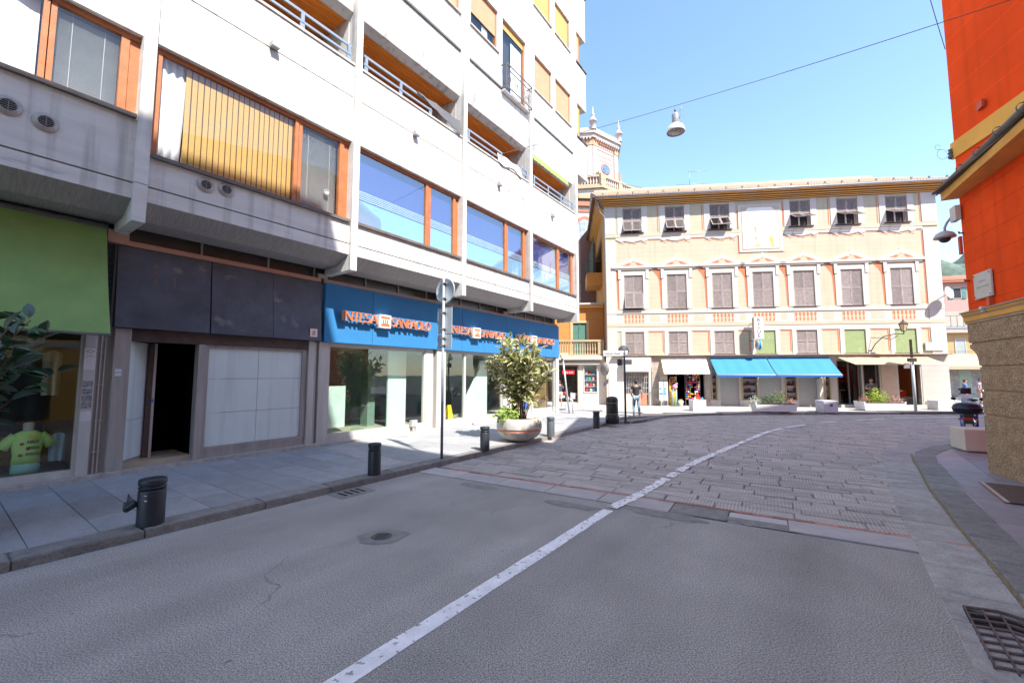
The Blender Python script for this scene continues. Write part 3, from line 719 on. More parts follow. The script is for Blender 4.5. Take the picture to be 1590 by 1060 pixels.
# shadows gap dark top of opening (soffit)
# balcony rails
def rail(x0, x1, y=.0):
    mb = MB().box(x0, x1, y - .02, y + .02, 11.33, 11.40).box(x0, x1, y - .02, y + .02, 11.08, 11.14)
    r = obj('balcony_rail', mb, M_rail, wb)
    n = max(1, int((x1 - x0) / 1.25))
    for k in range(n + 1):
        x = x0 + .08 + (x1 - x0 - .16) * k / n; obj('rail_post', MB().box(x - .06, x + .06, y - .015, y + .015, 10.93, 11.08).box(x - .045, x + .045, y - .025, y + .025, 11.08, 11.36), M_rail, r)
rail(-2.1, 2.0); rail(2.35, 6.5); rail(6.9, 9.6); rail(11.4, 13.6); rail(14.9, 15.55); rail(16.0, 20.0)
# draped dark cloth and white cloth over the parapets
mb = MB(); vs = []; n = 10
for i in range(n + 1):
    x = 8.9 + 2.05 * i / n; top = 11.42 - .02 * math.sin(i); bot = 11.42 - .02 - .50 * (i / n) ** .8
    vs += [(x, -.05 - .02 * math.sin(i * 2), top), (x, -.09 + .02 * math.cos(i * 2.3), bot)]
mb.add(vs, [(2 * i, 2 * i + 1, 2 * i + 3, 2 * i + 2) for i in range(n)], 0, True); mb.add([(v[0], v[1] + .02, v[2]) for v in vs], [(2 * i, 2 * i + 2, 2 * i + 3, 2 * i + 1) for i in range(n)], 0, True)
tag(obj('drying_cloth', mb, mat('grey_cloth', (.12, .12, .13), bump=.4, bscale=7), None, WF.w(0, 0), (0, 0, WF.rz)), 'dark grey cloth draped over the balcony rail of the white block', 'cloth')
mb = MB(); vs = []
for i in range(n + 1):
    x = 13.3 + 1.7 * i / n; vs += [(x, .02, 11.30 - .03 * math.sin(i * 1.3)), (x, -.07 + .015 * math.cos(i * 2.3), 10.90 - .08 * math.sin(i * .8))]
mb.add(vs, [(2 * i, 2 * i + 1, 2 * i + 3, 2 * i + 2) for i in range(n)], 0, True); mb.add([(v[0], v[1] + .02, v[2]) for v in vs], [(2 * i, 2 * i + 2, 2 * i + 3, 2 * i + 1) for i in range(n)], 0, True)
tag(obj('drying_cloth', mb, M_curt, None, WF.w(0, 0), (0, 0, WF.rz)), 'white cloth hung over the balcony parapet beside the lamp wire', 'cloth')
# green scalloped awning inside the last balcony
t = thing('balcony_awning', 'small green scalloped awning in the last balcony of the white block', 'awning', WF.w(0, 0), WF.rz)
box('roller_box', M_conc, t, 16.0, 19.6, .05, .2, 12.45, 12.6)
mb = MB(); n = 30; vs = []
for i in range(n + 1):
    x = 16.0 + 3.5 * i / n; vs += [(x, .02, 12.45), (x, 0.0, 12.22 - .06 * abs(math.sin(i * 1.2)))]
mb.add(vs, [(2 * i, 2 * i + 1, 2 * i + 3, 2 * i + 2) for i in range(n)]); obj('valance', mb, mat('lime_cloth', (.28, .36, .10)), t)
# light fittings and drips on the parapets, round vents
for k, (x, z) in enumerate([(4.42, 10.0), (8.85, 9.93), (13.35, 9.94), (17.7, 9.98)]):
    t = tag(thing('flood_light', '', ''), ['grey wall flood light over the bamboo-blind window', 'grey wall flood light over the long blue window nearest the bamboo blind', 'grey wall flood light over the fourth band window', 'grey wall flood light nearest the far corner of the white block'][k], 'flood light', 'flood lights along the white block')
    t.location = WF.w(x, 0, z); t.rotation_euler = (0, 0, WF.rz)
    box('lamp_body', M_mull, t, -.09, .09, -.17, -.03, -.09, .02); box('bracket', M_coping, t, -.05, .05, -.03, 0, -.07, .1)
VL = ['first round air vent from the left edge, under the blind window', 'second round air vent from the left edge, near the first pillar', 'round air vent under the bamboo blind, the left one of the pair', 'round air vent under the bamboo blind, the right one of the pair']
vp = [(.52, 6.37), (.93, 6.30), (3.22, 6.08), (3.60, 6.12)]
for k, (x, z) in enumerate(vp):
    t = tag(thing('air_vent', '', ''), VL[k], 'air vent', 'round air vents in the concrete'); t.location = WF.w(x, -.002, z); t.rotation_euler = (0, 0, WF.rz)
    def ring(name, prof, m): obj(name, MB().lathe(prof, 24), m, t, (0, 0, 0), (rad(90), 0, 0))
    ring('flange', [(.155, 0), (.16, .012), (.15, .022), (.115, .03), (.105, .05), (.095, .05), (.09, .01)], mat('vent_ring', (.42, .38, .35), rough=.5, var=.2, metal=.3))
    ring('throat', [(.0, .012), (.095, .012)], M_black)
    mb = MB()
    for q in range(-2, 3): mb.box(-.09, .09, -.045, -.03, q * .033 - .008, q * .033 + .004)
    mb.box(-.006, .006, -.052, -.046, -.095, .095); obj('louvre', mb, mat('vent_louvre', (.2, .19, .18)), t)

# ------------------------------------------------------------------ ground floor
YB = 1.25    # plane of the shop fronts
box('transom_glazing', M_tran, wb, -6.8, 20.2, YB + .05, YB + .09, 4.87, 5.5)
mb = MB(); x = 2.32
for x in [2.32, 3.62, 5.1, 6.35, 6.72, 8.05, 9.35, 10.65, 11.5, 12.5, 13.7, 14.9, 15.7, 16.3, 17.2, 18.1, 19.0, 19.9]: mb.box(x - .018, x + .018, YB + .0, YB + .05, 4.88, 5.45)
obj('transom_mullion', mb, M_mull, wb)
box('transom_rail', M_trimc, wb, 2.0, 6.5, YB - .1, YB + .03, 4.76, 4.865); box('transom_rail', mat('beige_trim', (.40, .33, .28)), wb, 6.6, 20.2, YB - .1, YB + .03, 4.76, 4.865)
box('rail_end_box', M_trimc, wb, 1.98, 2.30, YB - .16, YB - .11, 4.76, 5.02)
box('corner_box', mat('beige_trim', (.40, .33, .28)), wb, 6.42, 6.7, YB - .1, YB, 4.87, 5.0); box('corner_box', mat('beige_trim', (.40, .33, .28)), wb, 15.3, 15.6, YB - .1, YB, 4.87, 5.0)
for a, c in ((2.17, 3.80), (3.83, 5.20), (5.21, 6.52)):
    obj('fascia_panel', MB().prism([(YB - .20, 3.06), (YB, 3.06), (YB, 4.755), (YB - .05, 4.755)], a, c, 'x'), M_fasD, wb)
mb = MB()
for x, z, w_, h_ in [(2.75, 4.0, .05, .5), (2.78, 3.72, .35, .02), (3.1, 3.95, .03, .3), (4.3, 3.9, .5, .03), (4.75, 3.8, .03, .28), (5.6, 3.85, .12, .015), (5.85, 3.83, .015, .12)]:
    y = YB - .2 + (z - 3.06) * .15 / 1.695 - .004; mb.quad((x, y, z), (x + w_, y, z), (x + w_, y + h_ * .0885, z + h_), (x, y + h_ * .0885, z + h_))
obj('letter_ghost', mb, mat('ghost_mark', (.12, .09, .085), rough=.6, var=.5, scale=9), wb)
box('fascia_panel', mat('navy_return', (.03, .06, .12)), wb, 1.9, 2.14, YB + .02, YB + .05, 3.0, 4.76)
for a, c in ((6.62, 8.22), (8.235, 11.15), (11.165, 12.42), (12.435, 15.42), (15.435, 17.2), (17.215, 20.2)):
    box('fascia_panel', M_fasB, wb, a, c, YB - .16, YB, 3.05, 4.755)
box('fascia_end', M_fasB, wb, 20.2, 20.25, YB - .16, YB + .6, 3.05, 4.755)
sl = thing('house_number', 'small white plaque with a red 8 at the end of the dark fascia', 'house number', WF.w(6.28, YB - .19, 3.18), WF.rz)
box('plaque', mat('plaque_white', (.7, .68, .66)), sl, -.10, .10, -.02, 0, -.02, .2); box('plaque_rim', mat('plaque_red', (.5, .1, .1)), sl, -.115, .115, -.012, -.001, -.035, .215)
def text(name, s, size, m, parent, loc, rot=(rad(90), 0, 0), ext=.004, align='CENTER', sx=1.0, sp=1.0):
    cu = bpy.data.curves.new(name, 'FONT'); cu.body = s; cu.size = size; cu.extrude = ext; cu.align_x = align; cu.space_character = sp; cu.resolution_u = 3
    tmp = bpy.data.objects.new(name + '_tmp', cu); COL.objects.link(tmp)
    me = bpy.data.meshes.new_from_object(tmp); bpy.data.objects.remove(tmp); me.materials.clear(); me.materials.append(m)
    o = link(name, me, parent, loc, rot); o.scale = (sx, 1, 1); return o
text('digit', '8', .2, mat('plaque_red', (.5, .1, .1)), sl, (0, -.022, .02))

# closed shop
def pilaster(name, x0, x1, m, y0=YB - .12, z1=3.05, z0=.1): return box(name, m, wb, x0, x1, y0, YB + .15, z0, z1, bevel=.01)
pilaster('metal_pilaster', 2.20, 2.46, M_pil); pilaster('metal_pilaster', 1.80, 1.97, M_pilL, YB - .05); box('metal_recess', M_pil, wb, 1.97, 2.20, YB + .02, YB + .2, .1, 4.76)
mb = MB()
for x in (2.03, 2.09): mb.box(x, x + .02, YB - .01, YB + .02, .1, 3.0)
for z in (.6, 1.2, 1.9, 2.55): mb.box(2.0, 2.13, YB - .02, YB + .01, z, z + .015)
obj('pipe_strip', mb, M_pilL, wb)
box('shutter_box', M_boxb, wb, 2.46, 6.22, YB - .04, YB + .15, 2.80, 3.055)
box('threshold', M_thres, wb, 2.15, 6.6, YB - .18, YB + .3, .08, .20, bevel=.01); box('threshold', M_thres, wb, -6.8, 2.15, YB - .22, YB + .3, .08, .19, bevel=.01)
# angled side panels left of the doorway
mb = MB().add([(2.50, YB + .06, .34), (2.92, YB + .62, .34), (2.92, YB + .62, 2.80), (2.50, YB + .06, 2.80)], [(0, 1, 2, 3)])
obj('white_board', MB().prism([(2.50, YB + .06), (2.95, YB + .62), (2.92, YB + .65), (2.47, YB + .09)], .36, 1.16, 'z'), M_panw, wb)
obj('white_board', MB().prism([(2.50, YB + .06), (2.95, YB + .62), (2.92, YB + .65), (2.47, YB + .09)], 1.17, 2.80, 'z'), M_panw, wb)
obj('metal_base', MB().prism([(2.49, YB + .05), (2.96, YB + .63), (2.92, YB + .66), (2.46, YB + .08)], .2, .35, 'z'), M_pil, wb)
box('door_post', M_boxb, wb, 2.90, 2.99, YB + .48, YB + .66, .2, 2.8); box('door_post', M_pilL, wb, 3.0, 3.05, YB + .50, YB + .62, .2, 2.8)
box('door_lock', mat('blue_lock', (.05, .2, .5)), wb, 2.985, 3.03, YB + .47, YB + .5, 1.5, 1.57)
box('doorway', M_black, wb, 2.5, 3.75, YB + 1.3, YB + 1.35, .2, 2.8); box('doorway', M_black, wb, 3.68, 3.72, YB + .2, YB + 1.3, .2, 2.8); box('doorway_ceiling', M_black, wb, 2.4, 3.72, YB + .15, YB + 1.3, 2.8, 2.85)
box('doorway_floor', mat('dusty_floor', (.17, .20, .22)), wb, 2.5, 3.72, YB + .3, YB + 1.3, .15, .2)
box('door_post', M_pil, wb, 3.66, 3.80, YB - .05, YB + .2, .2, 2.8, bevel=.008)
sw = obj('shop_window', MB().box(3.80, 6.22, YB, YB + .1, .36, .44).box(3.80, 6.22, YB, YB + .1, 2.74, 2.80).box(3.80, 3.88, YB, YB + .1, .44, 2.74).box(6.10, 6.22, YB, YB + .1, .44, 2.74), M_pil, wb)
for i in range(2):
    for j in range(3):
        xa = 3.88 + i * 1.11; za = .44 + j * .80 - (.03 if j else 0)
        box('white_board', M_panw, sw, xa + .004, xa + 1.106, YB + .05, YB + .06, za + .003, min(za + (.77 if j == 0 else .80), 2.74) - .004)
box('stall_riser', M_pil, wb, 3.80, 6.22, YB + .01, YB + .1, .2, .36)
pilaster('metal_pilaster', 6.24, 6.42, M_pilL, YB - .06); box('metal_recess', M_pil, wb, 6.42, 6.56, YB + .05, YB + .2, .1, 3.05); pilaster('metal_pilaster', 6.56, 6.86, M_pilL, YB - .02)
box('pipe_strip', M_pilL, wb, 6.46, 6.49, YB, YB + .05, .1, 3.0)

# bank
def bank_window(x0, x1, z0=.30, z1=2.93, muls=()):
    f = obj('shop_window', MB().box(x0, x1, YB, YB + .10, z0, z0 + .10).box(x0, x1, YB, YB + .10, z1, z1 + .12).box(x0, x0 + .05, YB, YB + .1, z0 + .1, z1).box(x1 - .05, x1, YB, YB + .1, z0 + .1, z1), M_pilL, wb)
    ed = [x0 + .05] + [v for m_ in muls for v in m_] + [x1 - .05]
    for m_ in muls: box('mullion', M_pilL, f, m_[0], m_[1], YB, YB + .1, z0 + .1, z1)
    for k in range(0, len(ed), 2): box('pane', M_glass2, f, ed[k], ed[k + 1], YB + .045, YB + .055, z0 + .1, z1)
    box('stall_riser', M_pilL, wb, x0, x1, YB - .02, YB + .1, .1, z0)
    return f
bank_window(6.86, 10.62); bank_window(11.62, 15.3, muls=((12.72, 12.84),)); bank_window(15.95, 17.6); bank_window(17.7, 20.0)
pilaster('metal_pilaster', 10.62, 11.0, M_pilL, YB - .03); pilaster('metal_pilaster', 11.12, 11.60, M_pilL, YB - .1); box('metal_recess', M_pil, wb, 11.0, 11.12, YB + .06, YB + .2, .1, 3.05)
pilaster('metal_pilaster', 15.32, 15.92, M_pilL, YB - .06); pilaster('metal_pilaster', 17.6, 17.7, M_pilL); pilaster('metal_pilaster', 20.0, 20.3, M_pilL)
box('threshold', M_thres, wb, 6.6, 20.3, YB - .2, YB - .025, .08, .165)
# interior
box('shop_floor', mat('bank_floor', (.42, .36, .26), rough=.35, var=.1), wb, 2.2, 20.2, YB + .1, 8, .2, .3)
box('shop_back_wall', mat('bank_back', (.12, .17, .18), rough=.8), wb, 6.8, 20.1, 5.4, 5.5, .3, 3.2)
box('shop_ceiling', mat('bank_ceiling', (.3, .3, .28)), wb, -6.9, 20.2, YB + .16, 8, 3.02, 3.06)
box('partition', M_dark, wb, 6.62, 6.72, YB + .16, 8, .2, 3.02); box('partition', M_dark, wb, 2.14, 2.2, YB + .2, 8, .2, 3.02)
M_gw = mat('green_white_board', (.66, .76, .70), rough=.5, var=.03)
obj('display_board', MB().box(9.55, 10.35, 1.95, 2.02, .3, 2.95), M_gw, wb); obj('display_board', MB().box(6.95, 8.0, 2.1, 2.9, .45, 1.75), mat('counter_grey', (.55, .58, .56)), wb)
box('glass_stand', M_glass2, wb, 8.1, 8.6, 1.9, 1.92, .3, 1.0)
box('pillar_inside', mat('inner_pillar', (.17, .22, .2)), wb, 9.2, 9.5, 2.6, 3.0, .3, 3.0)
obj('display_board', MB().prism([(13.45, .3), (15.0, .3), (15.0, 2.75), (14.55, 2.75), (14.5, 2.4), (13.5, 1.0)], 1.9, 1.98, 'y'), M_gw, wb)  # slanted outline shapes in the diagonal sunlight on the inner white panel
box('blue_panel', mat('blue_panel', (.03, .1, .55)), wb, 17.9, 18.35, 1.9, 1.95, .3, 2.2)
t = thing('wet_floor_sign', 'yellow folding wet-floor sign standing inside the bank window', 'floor sign', WF.w(12.25, 1.60, .30), WF.rz)
ym = mat('sign_yellow', (.75, .52, .02), rough=.4)
obj('front_board', MB().add([(-.15, -.12, 0), (.15, -.12, 0), (.10, -.01, .62), (-.10, -.01, .62), (-.15, -.10, 0), (.15, -.10, 0), (.10, .0, .62), (-.10, .0, .62)], [(0,1,2,3),(5,4,7,6),(0,4,5,1),(1,5,6,2),(2,6,7,3),(3,7,4,0)]), ym, t)
obj('rear_board', MB().add([(-.15, .14, 0), (.15, .14, 0), (.10, .01, .62), (-.10, .01, .62), (-.15, .12, 0), (.15, .12, 0), (.10, .0, .62), (-.10, .0, .62)], [(1,0,3,2),(4,5,6,7),(0,1,5,4),(1,2,6,5),(2,3,7,6),(3,0,4,7)]), ym, t)
# small objects lying at the foot of the bank window
tag(obj('paper_bundle', MB().cbox(-.12, .12, -.08, .08, 0, .07, .02), mat('mauve_paper', (.35, .33, .42)), None, sd(13.1, -11.2, .125), (0, 0, .6)), 'small bundle lying on the pavement under the second bank window', 'bundle')
tag(obj('letter_box', MB().box(-.13, .13, -.12, 0, -.1, .12).box(-.05, .05, -.09, -.03, -.25, -.1), M_mull, None, WF.w(10.05, YB - .03, .42), (0, 0, WF.rz)), 'grey box fixed low at the foot of the first bank window', 'box')

# serif letters of the bank signs, drawn from strokes with slab ends
def glyph(c):
    """(list of polygons, advance) for a thin roman capital one unit high"""
    P = []
    def st(x0, z0, x1, z1, w):
        d = Vector((x1 - x0, z1 - z0)); nn = Vector((-d.y, d.x)).normalized() * w / 2
        P.append([(x0 - nn.x, z0 - nn.y), (x1 - nn.x, z1 - nn.y), (x1 + nn.x, z1 + nn.y), (x0 + nn.x, z0 + nn.y)])
    def serif(x, z, w=.22): P.append([(x - w / 2, z), (x + w / 2, z), (x + w / 2, z + .05), (x - w / 2, z + .05)])
    def arc(cx, cz, rx, rz, a0, a1, w0, w1, n=10):
        for i in range(n):
            t0 = rad(a0 + (a1 - a0) * i / n); t1 = rad(a0 + (a1 - a0) * (i + 1) / n)
            wa = w0 + (w1 - w0) * math.sin(math.pi * i / n); wb_ = w0 + (w1 - w0) * math.sin(math.pi * (i + 1) / n)
            P.append([(cx + (rx - wa) * math.cos(t0), cz + (rz - wa) * math.sin(t0)), (cx + rx * math.cos(t0), cz + rz * math.sin(t0)), (cx + rx * math.cos(t1), cz + rz * math.sin(t1)), (cx + (rx - wb_) * math.cos(t1), cz + (rz - wb_) * math.sin(t1))])
    T, t = .15, .06
    if c == 'I': st(.1, 0, .1, 1, T); serif(.1, 0); serif(.1, .95); a = .22
    elif c == 'N': st(.08, 0, .08, 1, t); st(.08, .95, .68, .05, T); st(.68, 0, .68, 1, t); serif(.08, 0, .2); serif(.05, .95, .18); serif(.68, .95, .2); a = .76
    elif c == 'T': st(.3, 0, .3, 1, T); st(.0, .965, .6, .965, .07); st(.02, .82, .02, 1, .05); st(.58, .82, .58, 1, .05); serif(.3, 0); a = .58
    elif c == 'E': st(.1, 0, .1, 1, T); st(.1, .965, .5, .965, .07); st(.1, .035, .54, .035, .07); st(.1, .52, .42, .52, .06); st(.5, .8, .5, 1, .05); st(.53, 0, .53, .2, .05); serif(.1, 0); serif(.1, .95); a = .56
    elif c == 'S': arc(.27, .74, .25, .26, 30, 270, .05, .13); arc(.27, .27, .27, .27, 90, -150, .05, .14); st(.5, .78, .5, .98, .05); st(.02, .05, .02, .24, .05); a = .54
    elif c == 'A': st(.05, 0, .37, 1, t); st(.36, 1, .68, 0, T); st(.17, .34, .58, .34, .055); serif(.05, 0, .2); serif(.67, 0, .24); a = .68
    elif c == 'P': st(.1, 0, .1, 1, T); arc(.2, .73, .33, .27, 90, -90, .06, .14); st(.1, .97, .24, .97, .06); st(.1, .49, .24, .49, .06); serif(.1, 0); a = .5
    elif c == 'O': arc(.4, .5, .4, .51, 90, 270, .05, .15, 14); arc(.4, .5, .4, .51, 90, -90, .05, .15, 14); a = .8
    elif c == 'L': st(.1, 0, .1, 1, T); st(.1, .035, .54, .035, .07); st(.53, 0, .53, .22, .05); serif(.1, 0); serif(.1, .95); a = .54
    return P, a
M_or = mat('sign_orange', (.55, .15, .05), rough=.4, var=.04); M_wh = mat('sign_white', (.72, .70, .68), rough=.4, var=.03)
def letters(t, s_, x, width, z0, h, y):
    adv = [glyph(c)[1] for c in s_]; sx = width / sum(adv)
    for c, a in zip(s_, adv):
        P, _ = glyph(c); mb = MB(); mo = MB()
        for k, poly in enumerate(P):
            q = [(x + p[0] * sx, z0 + p[1] * h) for p in poly]
            ar = sum(q[i][0] * q[(i + 1) % len(q)][1] - q[(i + 1) % len(q)][0] * q[i][1] for i in range(len(q)))
            if ar < 0: q = q[::-1]
            mb.prism(q, y - .0004 * k, y + .07, 'y')
        # pale core outline behind the orange face
        mb.m = [0 if len(f_) > 4 or all(abs(mb.v[i_][1] - mb.v[f_[0]][1]) < 1e-6 for i_ in f_) else 1 for f_ in mb.f]
        o = obj('letter', mb, [M_or, mat('sign_side', (.60, .33, .22), rough=.5)], t); x += a * sx
SL = ['orange serif bank name sign with square logo, nearest to the dark fascia', 'orange serif bank name sign in the middle, partly behind the sign pole', 'orange serif bank name sign nearest the far corner, above the big plant']
for k, xo in enumerate((7.06, 11.60, 15.95)):
    t = thing('bank_sign', SL[k], 'sign', WF.w(xo, YB - .34, 0), WF.rz, 'bank name signs on the blue fascia')
    h = .29
    letters(t, 'INTESA', 0, 1.22, 3.70, h, 0); letters(t, 'SANPAOLO', 1.78, 1.72, 3.68, h, 0)
    box('mounting_rail', M_fasB, t, 0, 3.5, .06, .09, 3.70, 3.78); box('mounting_rail', M_fasB, t, .2, .25, .09, .19, 3.72, 3.76); box('mounting_rail', M_fasB, t, 3.2, 3.25, .09, .19, 3.72, 3.76)
    lg = box('logo_box', M_wh, t, 1.27, 1.71, -.04, .19, 3.60, 4.02)
    box('logo_face', M_or, lg, 1.32, 1.66, -.046, -.04, 3.65, 3.97)
    mb = MB().box(1.32, 1.66, -.052, -.0465, 3.86, 3.88)
    for q in range(4): mb.box(1.355 + q * .078, 1.375 + q * .078, -.052, -.0465, 3.74, 3.86)
    mb.box(1.335, 1.352, -.052, -.0465, 3.7, 3.86).box(1.63, 1.647, -.052, -.0465, 3.7, 3.86); obj('aqueduct_mark', mb, M_wh, lg)

# ------------------------------------------------------------------ clothes shop with green canopy on the far left
w_ = bank_window(-1.6, 1.80, z0=.22, z1=2.95)
box('display_floor', mat('display_floor', (.25, .22, .2)), wb, -1.6, 1.8, YB + .1, 3.0, .2, .28)
box('display_side', mat('glow_tinted_shop_side', (.30, .16, .07)), wb, -2.3, 2.1, 3.0, 3.05, .2, 3.0)  # warm glow of the shop interior put into this wall's orange colour
mm = [mat('rust_cloth', (.8, .22, .05)), mat('yellow_cloth', (.75, .66, .12)), mat('dark_cloth', (.05, .05, .07)), mat('beige_cloth', (.72, .60, .45)), mat('pale_blue_cloth', (.5, .62, .8))]
# hanging clothes
for k, (x, y, z, wd, h, mi, lab) in enumerate([(.45, 1.75, 2.75, .55, .8, 0, 'rust red shirt hanging at the top of the left shop window'), (.78, 2.1, 2.72, .3, .95, 1, 'lime shirt hanging beside the rust red shirt'), (1.12, 2.0, 2.88, .5, .32, 3, 'beige top hung highest in the left shop window'), (1.5, 2.1, 2.6, .28, .9, 3, 'beige scarf hanging near the right edge of the shop window'), (.1, 2.2, 1.9, .6, .55, 0, 'brown patterned shirt hung behind the dark green leaves'), (1.62, 1.75, 1.0, .26, .55, 4, 'pale blue cloth folded low beside the sticker strip'), (1.2, 2.6, 2.2, .7, 1.3, 2, 'black jacket hanging at the back of the left shop window')]):
    mb = MB(); q = 8; vs = []
    for i in range(q + 1):
        u = i / q; xx = x - wd / 2 + wd * u; sh = .12 * abs(u - .5) * 2
        vs += [(xx * 1 + 0, y + .03 * math.sin(i * 1.7), z - sh * .6), (x - wd * .42 + wd * .84 * u, y + .035 * math.sin(i * 1.7 + 1), z - h)]
    mb.add(vs, [(2 * i, 2 * i + 1, 2 * i + 3, 2 * i + 2) for i in range(q)], 0, True); mb.add([(v[0], v[1] + .03, v[2]) for v in vs], [(2 * i, 2 * i + 2, 2 * i + 3, 2 * i + 1) for i in range(q)], 0, True)
    # sleeves
    if k in (0, 1, 4, 6):
        for sgn in (-1, 1): mb.tube([(x + sgn * wd * .45, y, z - .08), (x + sgn * wd * .62, y, z - .35)], [.07, .06], 8)
    tag(obj('hanging_garment', mb, mm[mi], None, WF.w(0, 0), (0, 0, WF.rz)), lab, 'garment', 'clothes in the left shop window')
# price cards
for k, (x, z, w2, h2, lab) in enumerate([(1.02, 2.52, .20, .12, 'wide yellow price card near the top of the clothes window'), (1.28, 2.16, .14, .10, 'tilted yellow price card in the middle of the clothes window'), (.92, 2.62, .10, .06, 'small pink price tag near the top of the clothes window')]):
    tag(obj('price_card', MB().box(-w2 / 2, w2 / 2, -.003, .003, -h2 / 2, h2 / 2).box(-w2 * .3, w2 * .3, -.0035, .0035, -.012, -.004, ).box(-w2 * .35, w2 * .2, -.0035, .0035, .012, .02), mat('card_yellow', (.75, .55, .03)) if k < 2 else mat('card_pink', (.7, .45, .35)), None, WF.w(x, 1.6, z), (0, (-.1, .35, 0)[k], WF.rz)), lab, 'price card')
# mannequin
t = thing('mannequin', 'headless mannequin in a lime green printed T-shirt and pale blue shorts', 'mannequin', WF.w(1.22, 1.72, .28), WF.rz)
def loft(rings, n=16, m=0, mb=None):
    mb = mb or MB(); vs = []
    for (cx, cy, z, rx, ry) in rings:
        for k in range(n):
            th = 2 * math.pi * k / n; vs.append((cx + rx * math.cos(th), cy + ry * math.sin(th), z))
    fs = [(i * n + k, i * n + (k + 1) % n, (i + 1) * n + (k + 1) % n, (i + 1) * n + k) for i in range(len(rings) - 1) for k in range(n)]
    mb.add(vs, fs, m, True)
    o = len(mb.v) - len(vs); mb.f.append(tuple(o + k for k in range(n))[::-1]); mb.m.append(m); mb.s.append(False)
    mb.f.append(tuple(o + (len(rings) - 1) * n + k for k in range(n))); mb.m.append(m); mb.s.append(False)
    return mb
MS = mat('mannequin_skin', (.55, .46, .42), rough=.5); ML = mat('lime_shirt', (.62, .85, .28), rough=.8, var=.08, bump=.5, bscale=6); MSh = mat('aqua_shorts', (.40, .62, .60), rough=.8, var=.1)
obj('torso', loft([(0, 0, 0, .15, .11), (0, 0, .25, .16, .11), (0, 0, .5, .19, .12), (0, 0, .72, .09, .08), (0, 0, .80, .07, .065), (0, 0, .92, .075, .07), (0, 0, .94, .05, .05)]), MS, t)
mb = loft([(0, 0, .20, .185, .135), (0, 0, .35, .175, .13), (0, 0, .52, .20, .14), (0, 0, .66, .21, .13), (0, 0, .74, .17, .10), (0, 0, .79, .085, .075)])
for sgn in (-1, 1): mb.tube([(sgn * .15, 0, .70), (sgn * .25, 0, .60), (sgn * .31, .0, .48)], [.085, .08, .085], 12)
obj('t_shirt', mb, ML, t)
mb = loft([(0, 0, .02, .185, .14), (0, 0, .12, .185, .14), (0, 0, .22, .175, .13)]); obj('shorts', mb, MSh, t)
ink = mat('ink', (.06, .05, .06)); inkr = mat('ink_red', (.45, .04, .04))
mb = MB()
for z in (.60, .575, .49, .465, .38, .355):
    x = -.02
    while x < .13: wv = R.uniform(.012, .03); mb.box(x, x + wv, -.152, -.146, z, z + .016); x += wv + .008
obj('print_lines', mb, ink, t)
mb = MB()
for (x, z) in ((-.08, .56), (.0, .47), (-.09, .36)): mb.ball((x, -.145, z), .028, 8, sq=(1, .2, 1))
obj('print_blots', mb, inkr, t); box('price_card', mat('card_yellow', (.75, .55, .03)), t, .0, .12, -.16, -.155, .66, .72)
# sticker strip
for k, (z0_, z1_, c) in enumerate([(2.20, 2.62, (.62, .60, .62)), (1.60, 1.98, (.62, .60, .62)), (1.22, 1.40, (.6, .6, .62))]):
    o = box('sticker', mat('sticker_%d' % k, c, rough=.4), wb, 1.80, 1.955, YB - .056, YB - .052, z0_, z1_)
    if k == 0:
        obj('oval_mark', MB().tube([(1.877 + .055 * math.cos(q * math.pi / 8), YB - .058, 2.56 + .022 * math.sin(q * math.pi / 8)) for q in range(17)], .004, 4), ink, wb); text('lettering', 'LIVE', .05, mat('ochre_ink', (.5, .3, .05)), wb, (1.877, YB - .058, 2.45), ext=.001)
M_pho = mat('photo_grey', (.25, .25, .27), rough=.3, var=.9, scale=22)
for k in range(4): box('photo_print', M_pho, wb, 1.805, 1.95, YB - .061, YB - .057, 1.46 + k * .135, 1.58 + k * .135)
for z in (1.98, 2.06): box('sticker', mat('sticker_blue', (.55, .6, .68)), wb, 2.24, 2.34, YB - .125, YB - .121, z + .1, z + .16)
# canopy
t = thing('shop_canopy', 'faded green cloth canopy over the clothes shop window', 'canopy', WF.w(0, 0), WF.rz)
M_can = mat('green_canvas', (.21, .34, .11), rough=.8, var=.1, scale=2, bump=.25, bscale=60, spot=((.5, .55, .55), 6, .80, .01))
n = 16; vs = []; mb = MB()
ct, cb = (1.10, 5.02), (.30, 2.86)
for j, xx in enumerate([-5.5, -2.0, .55, 1.96]):
    for i in range(n + 1):
        u = i / n; sag = .05 * math.sin(math.pi * u); vs.append((xx + (.02 * u if j == 3 else 0), ct[0] + (cb[0] - ct[0]) * u + sag, ct[1] + (cb[1] - ct[1]) * u - sag * .3))
fs = [(j * (n + 1) + i, j * (n + 1) + i + 1, (j + 1) * (n + 1) + i + 1, (j + 1) * (n + 1) + i) for j in range(3) for i in range(n)]
mb.add(vs, fs, 0, True); mb.add([(v[0], v[1] + .012, v[2]) for v in vs], [f[::-1] for f in fs], 0, True); obj('canvas', mb, M_can, t)
obj('front_bar', MB().tube([(-5.5, cb[0], cb[1] - .02), (1.98, cb[0], cb[1] - .02)], .025, 8), M_coping, t)
obj('roller', MB().tube([(-5.5, ct[0] + .03, ct[1] + .03), (1.98, ct[0] + .03, ct[1] + .03)], .06, 10), M_coping, t)
obj('arm', MB().tube([(1.93, 1.2, 3.2), (1.93, .32, 2.86)], .015, 6), M_coping, t)
